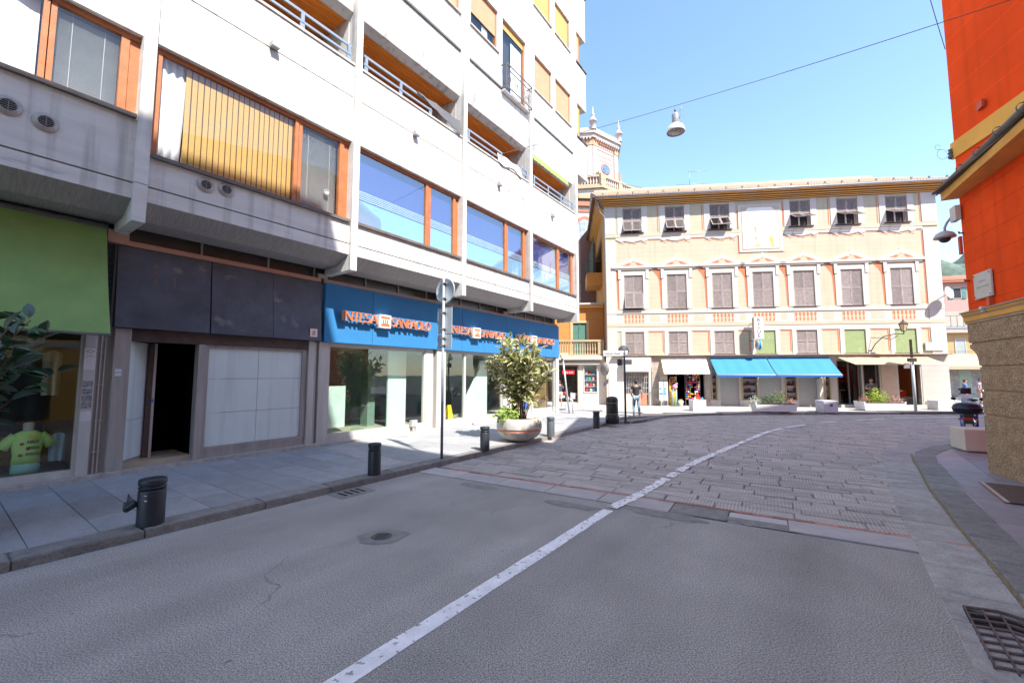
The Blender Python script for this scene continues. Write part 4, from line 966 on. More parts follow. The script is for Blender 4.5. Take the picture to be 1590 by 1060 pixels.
# ------------------------------------------------------------------ painted palace
M_cream = mat('cream_plaster', (.43, .41, .30), streak=.10, rough=.9, var=.06, scale=.9, lines=(.312, .022, .88), spot=((.46, .42, .32), 1.3, .6, .15))
M_whitep = mat('white_plaster', (.50, .475, .43), rough=.9, var=.05, scale=1.2)
M_white2 = mat('cream_relief', (.46, .41, .31), rough=.9, var=.05)
M_osh = mat('painted_orange', (.50, .17, .085), rough=.9, var=.12, scale=3)
M_ochre = mat('ochre_cornice', (.76, .43, .12), rough=.8, var=.08)
M_shut = mat('weathered_shutter', (.31, .265, .25), rnd=.16, rough=.85, var=.22, scale=6, fine=(30, .2))
M_green = mat('green_blind_panel', (.25, .32, .15), rough=.85, var=.10, scale=2, spot=((.33, .38, .22), 3, .6, .1))
M_tile = mat('roof_tile', (.42, .28, .18), rough=.9, var=.22, scale=3, spot=((.40, .35, .30), 2, .55, .1))
M_stonew = mat('pale_stone_wall', (.45, .42, .38), rough=.8, var=.1, scale=.8, spot=((.42, .32, .24), .8, .62, .15))
M_marble = mat('grey_marble', (.40, .40, .40), rough=.4, var=.25, scale=4)
M_alu = mat('roller_shutter_metal', (.34, .36, .36), rough=.5, var=.05, lines=(.11, .025, .6))
M_gut = mat('zinc_gutter', (.30, .30, .31), rough=.4, metal=.4, var=.1)
pz = thing('painted_palace', 'cream palace with painted pediments, grey louvred shutters and tiled roof across the square', 'building', YF.w(0, 0), YF.rz)
X0, X1 = 2.72, 23.0
cx = [4.58, 7.35, 10.2, 12.69, 15.14, 17.92, 20.76]
hs = []
for i, c in enumerate(cx):
    hs.append((c - .61, c + .61, 6.46, 8.73))
    if i != 3: hs.append((c - .61, c + .61, 11.68, 13.35))
    hs.append((c - .60, c + .60, 3.46, 4.93))
mb = holes_wall(MB(), X0, X1, 3.3, 13.9, 0, .4, hs)
obj('front_wall', mb, M_cream, pz)
M_side = mat('orange_plaster', (.62, .28, .07), rough=.9, var=.08, scale=1)
box('side_wall', M_side, pz, X0, X0 + .3, .4, 9, 0, 13.6); box('side_wall', M_side, pz, X1 - .3, X1, .4, 9, 0, 13.6); box('rear_wall', M_side, pz, X0, X1, 9, 9.3, 0, 13.6)
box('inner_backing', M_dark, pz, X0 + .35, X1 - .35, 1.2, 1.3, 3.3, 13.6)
# roof: slabs and tile rows
ov = .66
mb = MB()
for k in range(124):
    x = X0 - .55 + k * .172
    mb.prism([(-ov, 14.02), (4.5, 16.5), (4.5, 16.6), (-ov, 14.12)], x, x + .11, 'x')
tiles = obj('roof_tiles', mb, M_tile, pz)
obj('roof_slab', MB().prism([(-ov + .05, 13.92), (-ov + .05, 14.04), (4.5, 16.5), (9.8, 14.1), (9.8, 13.92)], X0 - .6, X1 + .75, 'x'), M_tile, pz)
for k in range(22):
    x = X0 - .1 + k * .99; box('snow_stop', M_coping, pz, x - .045, x + .045, -ov + .18, -ov + .26, 14.22, 14.34)
obj('ridge_course', MB().box(X0 - .3, X1 - .5, 4.35, 4.65, 16.5, 16.68), mat('pale_tile', (.58, .43, .28), rough=.9, var=.2, scale=5), pz)
obj('gutter', MB().tube([(X0 - .65, -ov - .06, 13.97), (X1 + .8, -ov - .06, 13.97)], .07, 8), M_gut, pz)
for (y0, z0, z1) in ((-.57, 13.85, 13.915), (-.44, 13.76, 13.845), (-.30, 13.67, 13.755), (-.18, 13.60, 13.665), (-.08, 13.52, 13.595)):
    box('cornice_band', M_ochre, pz, X0 + y0 * .8, X1 - y0 * .8, y0, .42, z0, z1); box('cornice_groove', M_boxb, pz, X0 + y0 * .8 + .02, X1 - y0 * .8 - .02, y0 + .035, .4, z0 - .022, z0 - .001)
    box('side_cornice', M_ochre, pz, X0 + y0 * .9, X0 - .001, .421, 9.5, z0, z1)
# side eave tile edge
mb = MB()
for k in range(46): mb.tube([(X0 - .8, -.6 + k * .22, 14.0), (X0 - .6, -.6 + k * .22, 14.0)], .09, 6)
obj('eave_tiles', mb, mat('dark_tile', (.20, .10, .06), rough=.9, var=.3), pz)
# corner pilasters, pilaster strips, bands
def slab(name, x0, x1, z0, z1, y=-.02, m=None, parent=None, lab=None): return box(name, m or M_whitep, parent or pz, x0, x1, y, -.001, z0, z1)
for a, c in ((X0 + .005, 3.45), (22.15, X1 - .005)):
    slab('corner_pilaster', a, c, 3.36, 11.14, -.035); slab('corner_pilaster', a, c, 11.6, 13.49, -.035)
slab('string_course', X0, X1, 6.15, 6.40, -.055); slab('string_course', X0, X1, 5.28, 5.50, -.05, M_white2); slab('string_course', X0, X1, 11.36, 11.58, -.045, M_white2)
slab('apron_band', 3.46, 22.14, 5.505, 6.145, -.012); slab('frieze_band', 3.46, 22.14, 11.18, 11.355, -.03)
slab('floor_band', X0, X1, 4.98, 5.275, -.028)
bal = MB().lathe([(.0, 0), (.035, .0), (.035, .03), (.02, .06), (.065, .12), (.065, .15), (.015, .2), (.03, .3), (.075, .46), (.06, .52), (.02, .57), (.03, .60), (.0, .6)], 8)
bal_d = bal.mesh('baluster', M_osh)
def shutter(parent, x0, x1, z0, z1, split, open_deg=0, y=.02, broken=False):
    """one shutter leaf: frame, upper louvres and a lower flap hinged at its top"""
    def leaf(zz0, zz1, mb):
        f = .05; mb.box(x0, x0 + f, y, y + .045, zz0, zz1).box(x1 - f, x1, y, y + .045, zz0, zz1).box(x0 + f, x1 - f, y, y + .045, zz1 - f, zz1).box(x0 + f, x1 - f, y, y + .045, zz0, zz0 + f)
        z = zz0 + f + .01
        while z < zz1 - f - .03:
            mb.quad((x0 + f, y + .004, z), (x1 - f, y + .004, z), (x1 - f, y + .03, z + .045), (x0 + f, y + .03, z + .045)); z += .052
        return mb
    s_ = obj('shutter', leaf(z0 + split, z1, MB()), M_shut, parent)
    h = z0 + split
    fl = leaf(-split + .01, -.01, MB())
    for i, v in enumerate(fl.v): fl.v[i] = (v[0], v[1] - y - .02, v[2])
    o = obj('shutter_flap', fl, M_shut, s_, (0, y + .02, h), (rad(-open_deg), 0, 0))
for i, c in enumerate(cx):
    # ---- piano nobile
    op = 14 if i == 0 else 0
    w = obj('window', MB().box(c - .61, c - .555, .06, .2, 6.46, 8.73).box(c + .555, c + .61, .06, .2, 6.46, 8.73).box(c - .555, c + .555, .06, .2, 8.67, 8.73).box(c - .03, c + .03, .15, .2, 6.46, 8.67).box(c - .555, c + .555, .15, .2, 7.5, 7.56), M_whitep, pz)
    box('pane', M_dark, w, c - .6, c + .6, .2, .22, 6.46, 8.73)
    for a, e in ((c - .60, c - .005), (c + .005, c + .60)): shutter(w, a, e, 6.46, 8.72, 1.12, op)
    box('window_sill', M_boxb, pz, c - .70, c + .70, -.10, .0, 6.405, 6.455)
    su = obj('window_surround', MB().box(c - .95, c - .62, -.035, -.002, 6.45, 9.0).box(c + .62, c + .95, -.035, -.002, 6.45, 9.0).box(c - .62, c + .62, -.035, -.002, 8.745, 9.0).box(c - 1.0, c - .8, -.07, -.036, 8.5, 9.12).box(c + .8, c + 1.0, -.07, -.036, 8.5, 9.12), M_whitep, pz)
    obj('pediment', MB().prism([(c - 1.40, 9.22), (c + 1.40, 9.22), (c + 1.40, 9.34), (c + .12, 9.86), (c, 10.0), (c - .12, 9.86), (c - 1.40, 9.34)], -.13, -.002, 'y'), M_whitep, pz)
    obj('pediment_field', MB().prism([(c - .85, 9.37), (c + .85, 9.37), (c + .05, 9.72), (c - .05, 9.72)], -.134, -.131, 'y'), M_white2, pz)
    mb = MB().prism([(c - .68, 9.39), (c - .28, 9.39), (c - .12, 9.52), (c - .3, 9.55), (c - .5, 9.46)], -.138, -.135, 'y').prism([(c + .28, 9.39), (c + .68, 9.39), (c + .5, 9.47), (c + .3, 9.57), (c + .1, 9.60)], -.138, -.135, 'y').prism([(c - .1, 9.60), (c + .02, 9.60), (c, 9.68)], -.138, -.135, 'y')
    obj('painted_scroll', mb, M_osh, pz); box('entablature', M_whitep, pz, c - 1.2, c + 1.2, -.085, -.002, 9.125, 9.215)
    # painted shadow to the left
    obj('painted_shadow', MB().prism([(c - 1.50, 9.02), (c - 1.30, 9.22), (c - 1.1, 9.12), (c - .97, 8.5), (c - .96, 6.5), (c - 1.03, 6.5), (c - 1.05, 8.3), (c - 1.15, 8.4), (c - 1.12, 8.6), (c - 1.28, 8.75)][::-1] if False else [(c - 1.03, 6.5), (c - .96, 6.5), (c - .965, 8.5), (c - 1.06, 9.05), (c - 1.30, 9.21), (c - 1.50, 9.02), (c - 1.28, 8.75), (c - 1.14, 8.5), (c - 1.1, 8.3)], -.006, -.002, 'y'), M_osh, pz)
    # balusters under the window
    ap = box('baluster_panel', M_white2, pz, c - .66, c + .62, -.02, -.013, 5.53, 6.12)
    for q in range(6): o = link('baluster', bal_d, ap, (c - .55 + q * .225, -.022, 5.54), None, (1.0, .12, .94))
    # panels between
    if i < 6:
        a, e = c + 1.02, cx[i + 1] - 1.12
        if e - a > .3: slab('apron_panel', a, e, 5.62, 6.05, -.017, M_white2)
    # ---- mezzanine
    slab('window_surround', c - .86, c - .605, 3.40, 4.97, -.03); slab('window_surround', c + .605, c + .86, 3.40, 4.97, -.03); slab('window_surround', c - .6, c + .6, 4.935, 4.975, -.03)
    if i in (3, 5, 6):
        box('green_panel', M_green, pz, c - .6, c + .6, .03, .05, 3.46, 4.93); box('window_sill', M_boxb, pz, c - .68, c + .68, -.06, .0, 3.40, 3.455)
    else:
        w = obj('window', MB().box(c - .6, c - .56, .06, .2, 3.46, 4.93).box(c + .56, c + .6, .06, .2, 3.46, 4.93).box(c - .56, c + .56, .06, .2, 4.88, 4.93), M_whitep, pz)
        for a, e in ((c - .59, c - .005), (c + .005, c + .59)): shutter(w, a, e, 3.47, 4.92, .78, 0)
        box('window_sill', M_boxb, pz, c - .68, c + .68, -.06, .0, 3.40, 3.455)
    # painted yellow field border in orange (top and right)
    nx = cx[i + 1] if i < 6 else None
    xa = c + .90; xb = (nx - .90) if nx else 22.1
    if xb - xa > .3 and i not in ():
        mb = MB().box(xa + .05, xb - .02, -.006, -.002, 4.88, 4.94).box(xb - .09, xb - .02, -.006, -.002, 3.6, 4.88); obj('painted_border', mb, M_osh, pz)
    if nx and i not in (2, 3):
        box('painted_border', M_osh, pz, nx - 1.03 - .10, nx - 1.03 - .04, -.006, -.002, 11.66, 13.4)
    # ---- top floor
    if i != 3:
        z0 = 11.68; opd = [24, 30, 40, 48, 60, 62, 62][i]
        w = obj('window', MB().box(c - .61, c - .56, .06, .2, z0, 13.35).box(c + .56, c + .61, .06, .2, z0, 13.35).box(c - .56, c + .56, .06, .2, 13.3, 13.35).box(c - .04, c + .04, .15, .2, z0, 13.3).box(c - .56, c - .5, .15, .2, z0, 13.3).box(c + .5, c + .56, .15, .2, z0, 13.3).box(c - .5, c + .5, .15, .2, z0, z0 + .08), M_whitep, pz)
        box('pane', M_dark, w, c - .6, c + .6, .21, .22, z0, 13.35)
        for a, e in ((c - .60, c - .005), (c + .005, c + .60)): shutter(w, a, e, z0, 13.34, .80, opd + R.uniform(-3, 3))
        box('window_sill', M_boxb, pz, c - .74, c + .74, -.12, .0, z0 - .075, z0 - .01)
        slab('window_surround', c - .98, c - .62, 11.6, 13.48, -.03); slab('window_surround', c + .62, c + .98, 11.6, 13.48, -.03)
        obj('painted_lambrequin', MB().prism([(c - 1.0, 11.35), (c - 1.0, 11.15), (c - .75, 11.02), (c - .55, 11.13), (c - .3, 11.06), (c, 11.0), (c + .3, 11.06), (c + .55, 11.13), (c + .75, 11.02), (c + 1.0, 11.15), (c + 1.0, 11.35)], -.034, -.031, 'y'), M_whitep, pz)
        mb = MB()
        for q, (dx, dz, wd) in enumerate([(-.86, -.02, .2), (-.66, -.10, .14), (-.42, 0, .3), (-.16, -.07, .2), (.12, -.1, .22), (.4, 0, .28), (.66, -.06, .18), (.84, -.12, .12)]): mb.box(c + dx - wd / 2, c + dx + wd / 2, -.008, -.002, 10.99 + dz, 11.04 + dz)
        obj('painted_zigzag', mb, M_osh, pz)
    if i < 6 and i not in (2, 3): box('painted_border', M_osh, pz, c + 1.05, nx - 1.05, -.006, -.002, 11.08, 11.13)
box('painted_border', M_osh, pz, 22.05, 22.11, -.006, -.002, 6.5, 11.08); box('painted_border', M_osh, pz, 21.8, 22.1, -.006, -.002, 11.08, 11.13); box('painted_border', M_osh, pz, 22.04, 22.1, -.006, -.002, 11.65, 13.4)
box('painted_border', M_osh, pz, 3.5, 3.62, -.006, -.002, 11.08, 11.13)
# fresco panel in the middle of the top floor (flat, generic figures)
fp = box('fresco_panel', M_whitep, pz, 11.35, 14.03, -.04, -.001, 10.06, 13.25)
box('fresco_field', mat('fresco_ground', (.78, .77, .74), rough=.9, var=.04), fp, 11.62, 13.78, -.046, -.041, 10.3, 13.02)
mf = MB().box(11.56, 11.62, -.06, -.041, 10.24, 13.08).box(13.78, 13.84, -.06, -.041, 10.24, 13.08).box(11.62, 13.78, -.06, -.041, 10.24, 10.30).box(11.62, 13.78, -.06, -.041, 13.02, 13.08)
for sx_, cxx in ((1, 11.62), (-1, 13.78)): mf.prism([(cxx, 12.65), (cxx, 13.02), (cxx + sx_ * .36, 13.02), (cxx + sx_ * .22, 12.85)][::sx_ * -1 if False else 1] if sx_ < 0 else [(cxx, 12.65), (cxx + .22, 12.85), (cxx + .36, 13.02), (cxx, 13.02)], -.06, -.047, 'y')
obj('fresco_frame', mf, M_white2, fp)
mb = MB()
mb.prism([(12.3, 10.85), (12.5, 10.85), (12.44, 11.1), (12.47, 11.6), (12.42, 11.75), (12.34, 11.72), (12.2, 11.6), (12.33, 11.55), (12.37, 11.2)], -.05, -.047, 'y')
obj('fresco_figure', mb, mat('fresco_rose', (.60, .34, .24), rough=.9, var=.2, scale=9), fp)
mb = MB().prism([(13.35, 10.35), (13.5, 10.35), (13.42, 10.7), (13.5, 10.85), (13.36, 11.05), (13.28, 11.2), (13.18, 10.98), (13.2, 10.85), (13.05, 10.83), (13.22, 10.76)], -.05, -.047, 'y').box(12.33, 12.65, -.05, -.047, 10.40, 10.56)
obj('fresco_figure', mb, mat('fresco_gold', (.66, .40, .13), rough=.9, var=.2, scale=9), fp)
mb = MB().prism([(11.66, 10.32), (13.74, 10.32), (13.7, 10.5), (13.6, 10.42), (13.0, 10.40), (12.4, 10.37), (11.85, 10.44), (11.68, 10.55)], -.0485, -.0465, 'y'); obj('fresco_grass', mb, mat('fresco_green', (.48, .58, .33), rough=.9, var=.25, scale=9), fp)
mb = MB().box(11.28, 11.345, -.007, -.002, 10.03, 12.9).box(11.28, 12.2, -.007, -.002, 9.99, 10.03).box(13.1, 14.1, -.007, -.002, 9.99, 10.03).box(14.06, 14.12, -.007, -.002, 11.7, 13.3); obj('painted_border', mb, M_osh, pz)
# down pipes
obj('down_pipe', MB().tube([(X0 - .5, -.5, 13.9), (X0 - .3, -.25, 13.1), (X0 + .03, -.1, 12.8), (X0 + .03, -.1, 3.4)], .05, 8), M_gut, pz)
obj('down_pipe', MB().tube([(X1 + .55, -.7, 13.9), (X1 + .15, -.3, 13.35), (X1 - .05, -.1, 13.2)], .05, 8), M_coping, pz)
# ledge over the shops
obj('shop_ledge', MB().prism([(-.30, 3.33), (0, 3.33), (0, 3.41), (-.33, 3.37)], X0 + .4, X1, 'x'), mat('ledge_stone', (.42, .33, .27), rough=.8, var=.15), pz)
# ---- shop front masonry
ops = [(3.90, 5.45, .1, 2.3), (6.60, 8.95, .1, 2.5), (9.30, 9.66, .55, 2.7), (9.85, 10.98, .12, 2.75), (11.15, 12.10, .5, 2.7), (12.18, 13.50, .12, 2.75), (13.72, 14.42, .5, 2.7), (14.5, 15.75, .12, 2.75), (16.0, 16.35, .5, 2.7), (16.75, 18.15, .3, 3.0), (18.25, 19.15, .3, 3.0), (20.15, 21.5, .3, 3.0)]
obj('shop_wall', holes_wall(MB(), X0, 9.2, 0, 3.33, 0, .35, ops), mat('white_shop_wall', (.66, .63, .57), rough=.85, var=.06), pz)
obj('shop_wall', holes_wall(MB(), 9.2, 16.6, 0, 3.33, 0, .35, ops), M_stonew, pz); obj('shop_wall', holes_wall(MB(), 16.6, X1, 0, 3.33, 0, .35, ops), M_stonew, pz)
for k in range(1, 10):
    z = .35 + k * .33; box('stone_joint', mat('pale_joint', (.40, .36, .31)), pz, 21.55, X1 - .02, -.004, -.001, z, z + .012)
box('stone_panel', mat('beige_stone', (.50, .38, .30), rough=.8, var=.12, scale=1), pz, 19.25, 20.1, -.03, -.001, .3, 3.0)
box('stone_panel', mat('rough_pier', (.36, .31, .26), rough=.9, var=.3, scale=4), pz, 5.6, 6.1, -.06, -.001, .12, 3.3); box('stone_panel', mat('sand_board', (.55, .42, .22), rough=.8), pz, 6.15, 6.58, -.04, -.001, 2.0, 3.3); box('stone_panel', mat('rough_pier', (.36, .31, .26)), pz, 8.98, 9.24, -.06, -.001, .12, 3.3)
for a, e in ((9.2, 9.84), (11.0, 12.16), (13.55, 14.46), (15.8, 16.6), (21.6, 22.95), (6.12, 6.55)): box('marble_base', M_marble, pz, a, e, -.05, -.001, .1, .52)
box('shop_step', M_stonew, pz, 16.7, 21.6, -.35, .35, .1, .30, bevel=.01)
# openings
box('shop_inner', M_black, pz, 3.5, 22, 4.0, 4.1, 0, 3.3); box('shop_inner_floor', mat('shop_floor_dark', (.10, .09, .08)), pz, 3.5, 22, .35, 4, .08, .12)
for a, e in ((9.85, 10.98), (12.18, 13.5), (14.5, 15.75)): box('roller_shutter', M_alu, pz, a, e, .08, .12, .12, 2.75)
M_fr = mat('brass_frame', (.36, .29, .17), rough=.5)
for a, e in ((9.30, 9.66), (11.15, 12.10), (13.72, 14.42), (16.0, 16.35)):
    f = obj('display_case', MB().box(a, a + .06, -.05, .05, .5, 2.7).box(e - .06, e, -.05, .05, .5, 2.7).box(a, e, -.05, .05, .5, .56).box(a, e, -.05, .05, 2.64, 2.7), M_fr, pz)
    box('case_back', mat('case_white', (.55, .56, .58)), f, a, e, .33, .34, .5, 2.7)
    for z in (.95, 1.4, 1.85): box('shelf', mat('case_white', (.55, .56, .58)), f, a + .06, e - .06, .06, .3, z, z + .02)
    mb = MB()
    for z in (.58, .97, 1.42, 1.87):
        x = a + .1
        while x < e - .12: r_ = R.uniform(.05, .09); mb.box(x, x + r_, .1, .2, z, z + R.uniform(.12, .3)); x += r_ + R.uniform(.02, .06)
    obj('goods', mb, mat('black_goods', (.03, .03, .035), rough=.5), f); box('pane', M_glass, f, a + .06, e - .06, -.01, 0, .56, 2.64)
# first shop on the left: grille in front of a window
f = obj('shop_grille', MB().box(3.9, 3.95, .05, .1, .12, 2.3).box(5.38, 5.45, .05, .1, .12, 2.3).box(3.95, 5.38, .05, .1, 2.25, 2.3).box(3.95, 5.38, .05, .1, .85, .9), M_mull, pz)
mb = MB()
for k in range(13): mb.box(4.0 + k * .105, 4.02 + k * .105, .06, .08, .9, 2.25)
for z in (1.25, 1.6, 1.95): mb.box(3.95, 5.38, .055, .085, z, z + .02)
obj('grille_bar', mb, mat('pale_bars', (.55, .53, .5)), f); box('case_back', mat('case_grey', (.22, .22, .22), var=.8, scale=9), f, 3.9, 5.4, .5, .52, .9, 2.3)
box('lower_panel', mat('terracotta_panel', (.5, .2, .12)), f, 4.85, 5.3, .06, .08, .15, .84); box('lower_panel', M_whitep, f, 3.95, 4.85, .06, .08, .12, .85)
obj('shop_sign_board', MB().box(3.75, 5.5, -.42, -.38, 2.32, 3.18).prism([(-.42, 3.18), (-.38, 3.18), (0, 3.3), (0, 3.33)], 3.75, 5.5, 'x').box(5.5, 5.53, -.42, 0, 2.6, 3.2), M_whitep, pz)
# cafe glass and folding grille
f = obj('cafe_window', MB().box(16.75, 16.82, .02, .1, .3, 3.0).box(17.4, 17.46, .02, .1, .3, 3.0).box(18.08, 18.15, .02, .1, .3, 3.0).box(16.75, 18.15, .02, .1, 2.95, 3.0), M_coping, pz)
box('pane', M_glass, f, 16.82, 18.08, .05, .06, .3, 2.95)
f = obj('folding_grille', MB().box(18.25, 18.32, .02, .1, .3, 3.0).box(19.08, 19.15, .02, .1, .3, 3.0), M_boxb, pz)
mb = MB()
for k in range(15):
    for q in range(9):
        x = 18.34 + q * .085; z = .35 + k * .18
        mb.tube([(x, .06, z), (x + .0425, .06, z + .09), (x + .085, .06, z)], .007, 3).tube([(x, .06, z + .18), (x + .0425, .06, z + .09), (x + .085, .06, z + .18)], .007, 3)
stuff(obj('grille_links', mb, mat('grille_brown', (.16, .11, .09)), f))
f = obj('cafe_window', MB().box(20.15, 20.22, .02, .1, .3, 3.0).box(21.0, 21.05, .02, .1, .3, 3.0).box(21.43, 21.5, .02, .1, .3, 3.0), M_pilL, pz); box('pane', M_glass, f, 20.22, 21.43, .05, .06, .3, 3)
# cafe furniture and goods seen through the openings
red = mat('red_cloth', (.55, .02, .02)); wd = mat('table_wood', (.35, .18, .07))
for k, (x, y) in enumerate([(17.2, 1.2), (17.75, 1.5), (20.7, .9)]):
    t = thing('cafe_table', ['round wooden bar table behind the left cafe pane', 'second bar table behind the left cafe pane', 'small dark table in the right cafe doorway'][k], 'table', YF.w(x, y, .12), YF.rz)
    obj('table_top', MB().lathe([(0, .98), (.28, .98), (.28, 1.02), (0, 1.02)], 14), wd, t); obj('table_leg', MB().tube([(0, 0, 0), (0, 0, .98)], .03, 8), M_mull, t); obj('table_foot', MB().lathe([(.2, 0), (.2, .02), (.03, .04)], 12), M_mull, t)
t = thing('cafe_chair', 'black cafe chair with a red jacket over its back in the right doorway', 'chair', YF.w(20.95, .75, .12), YF.rz)
box('seat', M_coping, t, -.22, .22, -.22, .22, .44, .48); box('backrest', M_coping, t, -.22, .22, .2, .23, .48, .95); box('red_jacket', red, t, -.25, .25, .16, .26, .6, 1.0)
for sx_ in (-.2, .2):
    for sy in (-.2, .2): box('leg', M_coping, t, sx_ - .015, sx_ + .015, sy - .015, sy + .015, 0, .44)

# souvenir goods
pal = [(.7, .04, .04), (.05, .25, .6), (.7, .5, .05), (.75, .3, .4), (.1, .4, .2), (.7, .7, .7), (.4, .1, .3), (.05, .05, .06), (.7, .3, .05)]
pm_ = [mat('toy_%d' % i, c, rough=.5) for i, c in enumerate(pal)]
cols = ['red', 'blue', 'yellow', 'pink', 'green', 'white', 'purple', 'black', 'orange']
for k in range(9):
    x = 6.72 + k * .265; m_i = [1, 4, 0, 1, 7, 0, 5, 6, 1][k]
    tag(obj('hanging_hat', MB().lathe([(.13, 0), (.135, .01), (.1, .02), (.085, .08), (.03, .12), (0, .125)], 12), pm_[m_i], None, YF.w(x, -.25, 2.22 + .03 * math.sin(k * 2))), '%s hat in the row hanging under the white awning, %s from the left' % (cols[m_i], ['first', 'second', 'third', 'fourth', 'fifth', 'sixth', 'seventh', 'eighth', 'ninth'][k]), 'hat', 'hats hanging under the white awning')
st = thing('souvenir_rack', 'wire rack crowded with small coloured souvenirs beside the shop doorway', 'rack', YF.w(8.1, -.1, .12), YF.rz)
obj('rack_frame', MB().box(-.45, -.42, 0, .03, 0, 2.1).box(.45, .48, 0, .03, 0, 2.1).box(-.42, .45, 0, .03, 2.07, 2.1).box(-.42, .45, 0, .03, 1.2, 1.22), M_coping, st)
for i in range(8):
    for j in range(11):
        if R.random() < .86:
            q = R.randrange(9); x = -.36 + i * .105; z = .42 + j * .15
            box('souvenir', pm_[q], st, x - .035, x + .035, -.05, 0, z, z + R.uniform(.06, .12))
st = thing('souvenir_rack', 'second souvenir rack with dark trinkets on the left of the doorway', 'rack', YF.w(6.95, -.05, .12), YF.rz)
obj('rack_frame', MB().box(-.22, -.2, 0, .03, 0, 2.0).box(.2, .22, 0, .03, 0, 2.0), M_coping, st)
for i in range(4):
    for j in range(10):
        q = R.randrange(9); x = -.15 + i * .1; z = .5 + j * .14; box('souvenir', pm_[q], st, x - .03, x + .03, -.05, 0, z, z + .1)
t = thing('postcard_stand', 'tall white postcard stand left of the souvenir doorway', 'postcard stand', YF.w(6.22, -.45, .12), YF.rz)
obj('stand_pole', MB().tube([(0, 0, 0), (0, 0, 1.7)], .03, 8), M_mull, t); box('stand_base', M_mull, t, -.25, .25, -.2, .2, 0, .04)
for s_ in (-1, 1):
    box('card_panel', mat('card_white', (.62, .64, .66)), t, s_ * .02, s_ * .27, -.06, .0, .35, 1.55)
    for j in range(7):
        for i in range(2): box('postcard', pm_[R.choice([1, 5, 4, 5, 2])] if R.random() < .5 else mat('card_pale', (.5, .58, .66)), t, s_ * (.04 + i * .11), s_ * (.13 + i * .11), -.075, -.061, .40 + j * .16, .52 + j * .16)
for k, (x, y, c_, r_, h_, lab) in enumerate([(6.75, -.5, 4, .09, 1.1, 'bundle of green rolled beach mats by the souvenir doorway'), (6.92, -.55, 8, .07, 1.05, 'bundle of striped rolled mats by the souvenir doorway')]):
    t = thing('mat_bundle', lab, 'beach mats', YF.w(x, y, .12), YF.rz)
    for q in range(5): obj('rolled_mat', MB().tube([(.05 * math.cos(q * 1.3), .05 * math.sin(q * 1.3), 0), (.07 * math.cos(q * 1.3), .07 * math.sin(q * 1.3), h_ - q * .04)], .035, 8), pm_[[4, 5, 8, 1, 2][(q + k) % 5]], t)
t = thing('parasol_stock', 'folded red and yellow parasols leaning by the souvenir doorway', 'parasols', YF.w(6.66, -.3, .12), YF.rz)
for q, c_ in enumerate((2, 0)): obj('folded_parasol', MB().tube([(q * .1, 0, .1), (q * .1, 0, 1.2), (q * .1, 0, 1.75)], [.05, .06, .02], 8), pm_[c_], t)
tag(obj('beach_toy', MB().ball((0, 0, 0), .17, 10, sq=(1, .8, 1)).ball((.1, 0, .2), .1, 8), pm_[3], None, YF.w(6.95, -.4, 1.35)), 'pink inflatable toy hanging by the beach mats', 'toy')
t = thing('toy_basket', 'pale basket of small toys beside the beach mats', 'basket', YF.w(7.25, -.5, .12), YF.rz)
obj('basket', MB().lathe([(0, 0), (.12, 0), (.17, .35), (.15, .35), (.11, .03)], 12), pm_[5], t)
for q in range(6): obj('toy', MB().ball((R.uniform(-.1, .1), R.uniform(-.1, .1), .37 + R.uniform(0, .06)), .06, 8), pm_[R.randrange(9)], t)
tl = ['red', 'orange', 'blue', 'yellow', 'white', 'orange']
for k, (x, z, q, r_) in enumerate([(8.25, .55, 0, .13), (8.42, .32, 8, .17), (8.15, .28, 1, .15), (8.3, .2, 2, .1), (8.0, .22, 5, .11), (7.95, .42, 8, .08)]):
    tag(obj('beach_toy', MB().ball((0, 0, 0), r_, 10).ball((r_ * .7, -.02, r_ * .6), r_ * .45, 8), pm_[q], None, YF.w(x, -.55 - .04 * k, z)), '%s plastic toy in the heap right of the souvenir doorway, %s' % (tl[k], ['the upper one', 'the biggest', 'on the left side', 'the lowest one', 'nearest the doorway', 'the small one'][k]), 'toy', 'toys heaped by the souvenir shop')

# ---- awnings on the palace
def awning(name, label, x0, x1, z0, p, z1, cloth, val, vh=.13, thick_sides=False, colname='cloth'):
    t = thing(name, label, 'awning', YF.w(0, 0), YF.rz)
    mb = MB(); n = 8; c_ = 26; vs = []
    for i in range(n + 1):
        u = i / n
        for j in range(c_ + 1):
            x = x0 + (x1 - x0) * j / c_; vs.append((x, -.05 - p * u, z0 + (z1 - z0) * u - (.03 + .022 * math.sin(j * 1.1 + x0) + .012 * math.sin(j * 2.7)) * math.sin(math.pi * u)))
    fs = [(i * (c_ + 1) + j, (i + 1) * (c_ + 1) + j, (i + 1) * (c_ + 1) + j + 1, i * (c_ + 1) + j + 1) for i in range(n) for j in range(c_)]
    mb.add(vs, fs, 0, True); mb.add([(v[0], v[1], v[2] - .012) for v in vs], [f[::-1] for f in fs], 0, True)
    obj('cloth', mb, cloth, t)
    k = int((x1 - x0) / .16); vs = []
    for i in range(k * 4 + 1):
        x = x0 + (x1 - x0) * i / (k * 4); vs += [(x, -.06 - p, z1), (x, -.065 - p, z1 - vh - .03 * abs(math.sin(i * math.pi / 4)))]
    if vh: obj('valance', MB().add(vs, [(2 * i, 2 * i + 1, 2 * i + 3, 2 * i + 2) for i in range(k * 4)]), val, t)
    obj('front_bar', MB().tube([(x0, -.05 - p, z1 - .01), (x1, -.05 - p, z1 - .01)], .025, 6), M_whitep, t)
    for x in (x0 + .15, x1 - .15): obj('arm', MB().tube([(x, 0, z1 + .35), (x, -.05 - p, z1)], .018, 6), M_whitep, t)
    return t
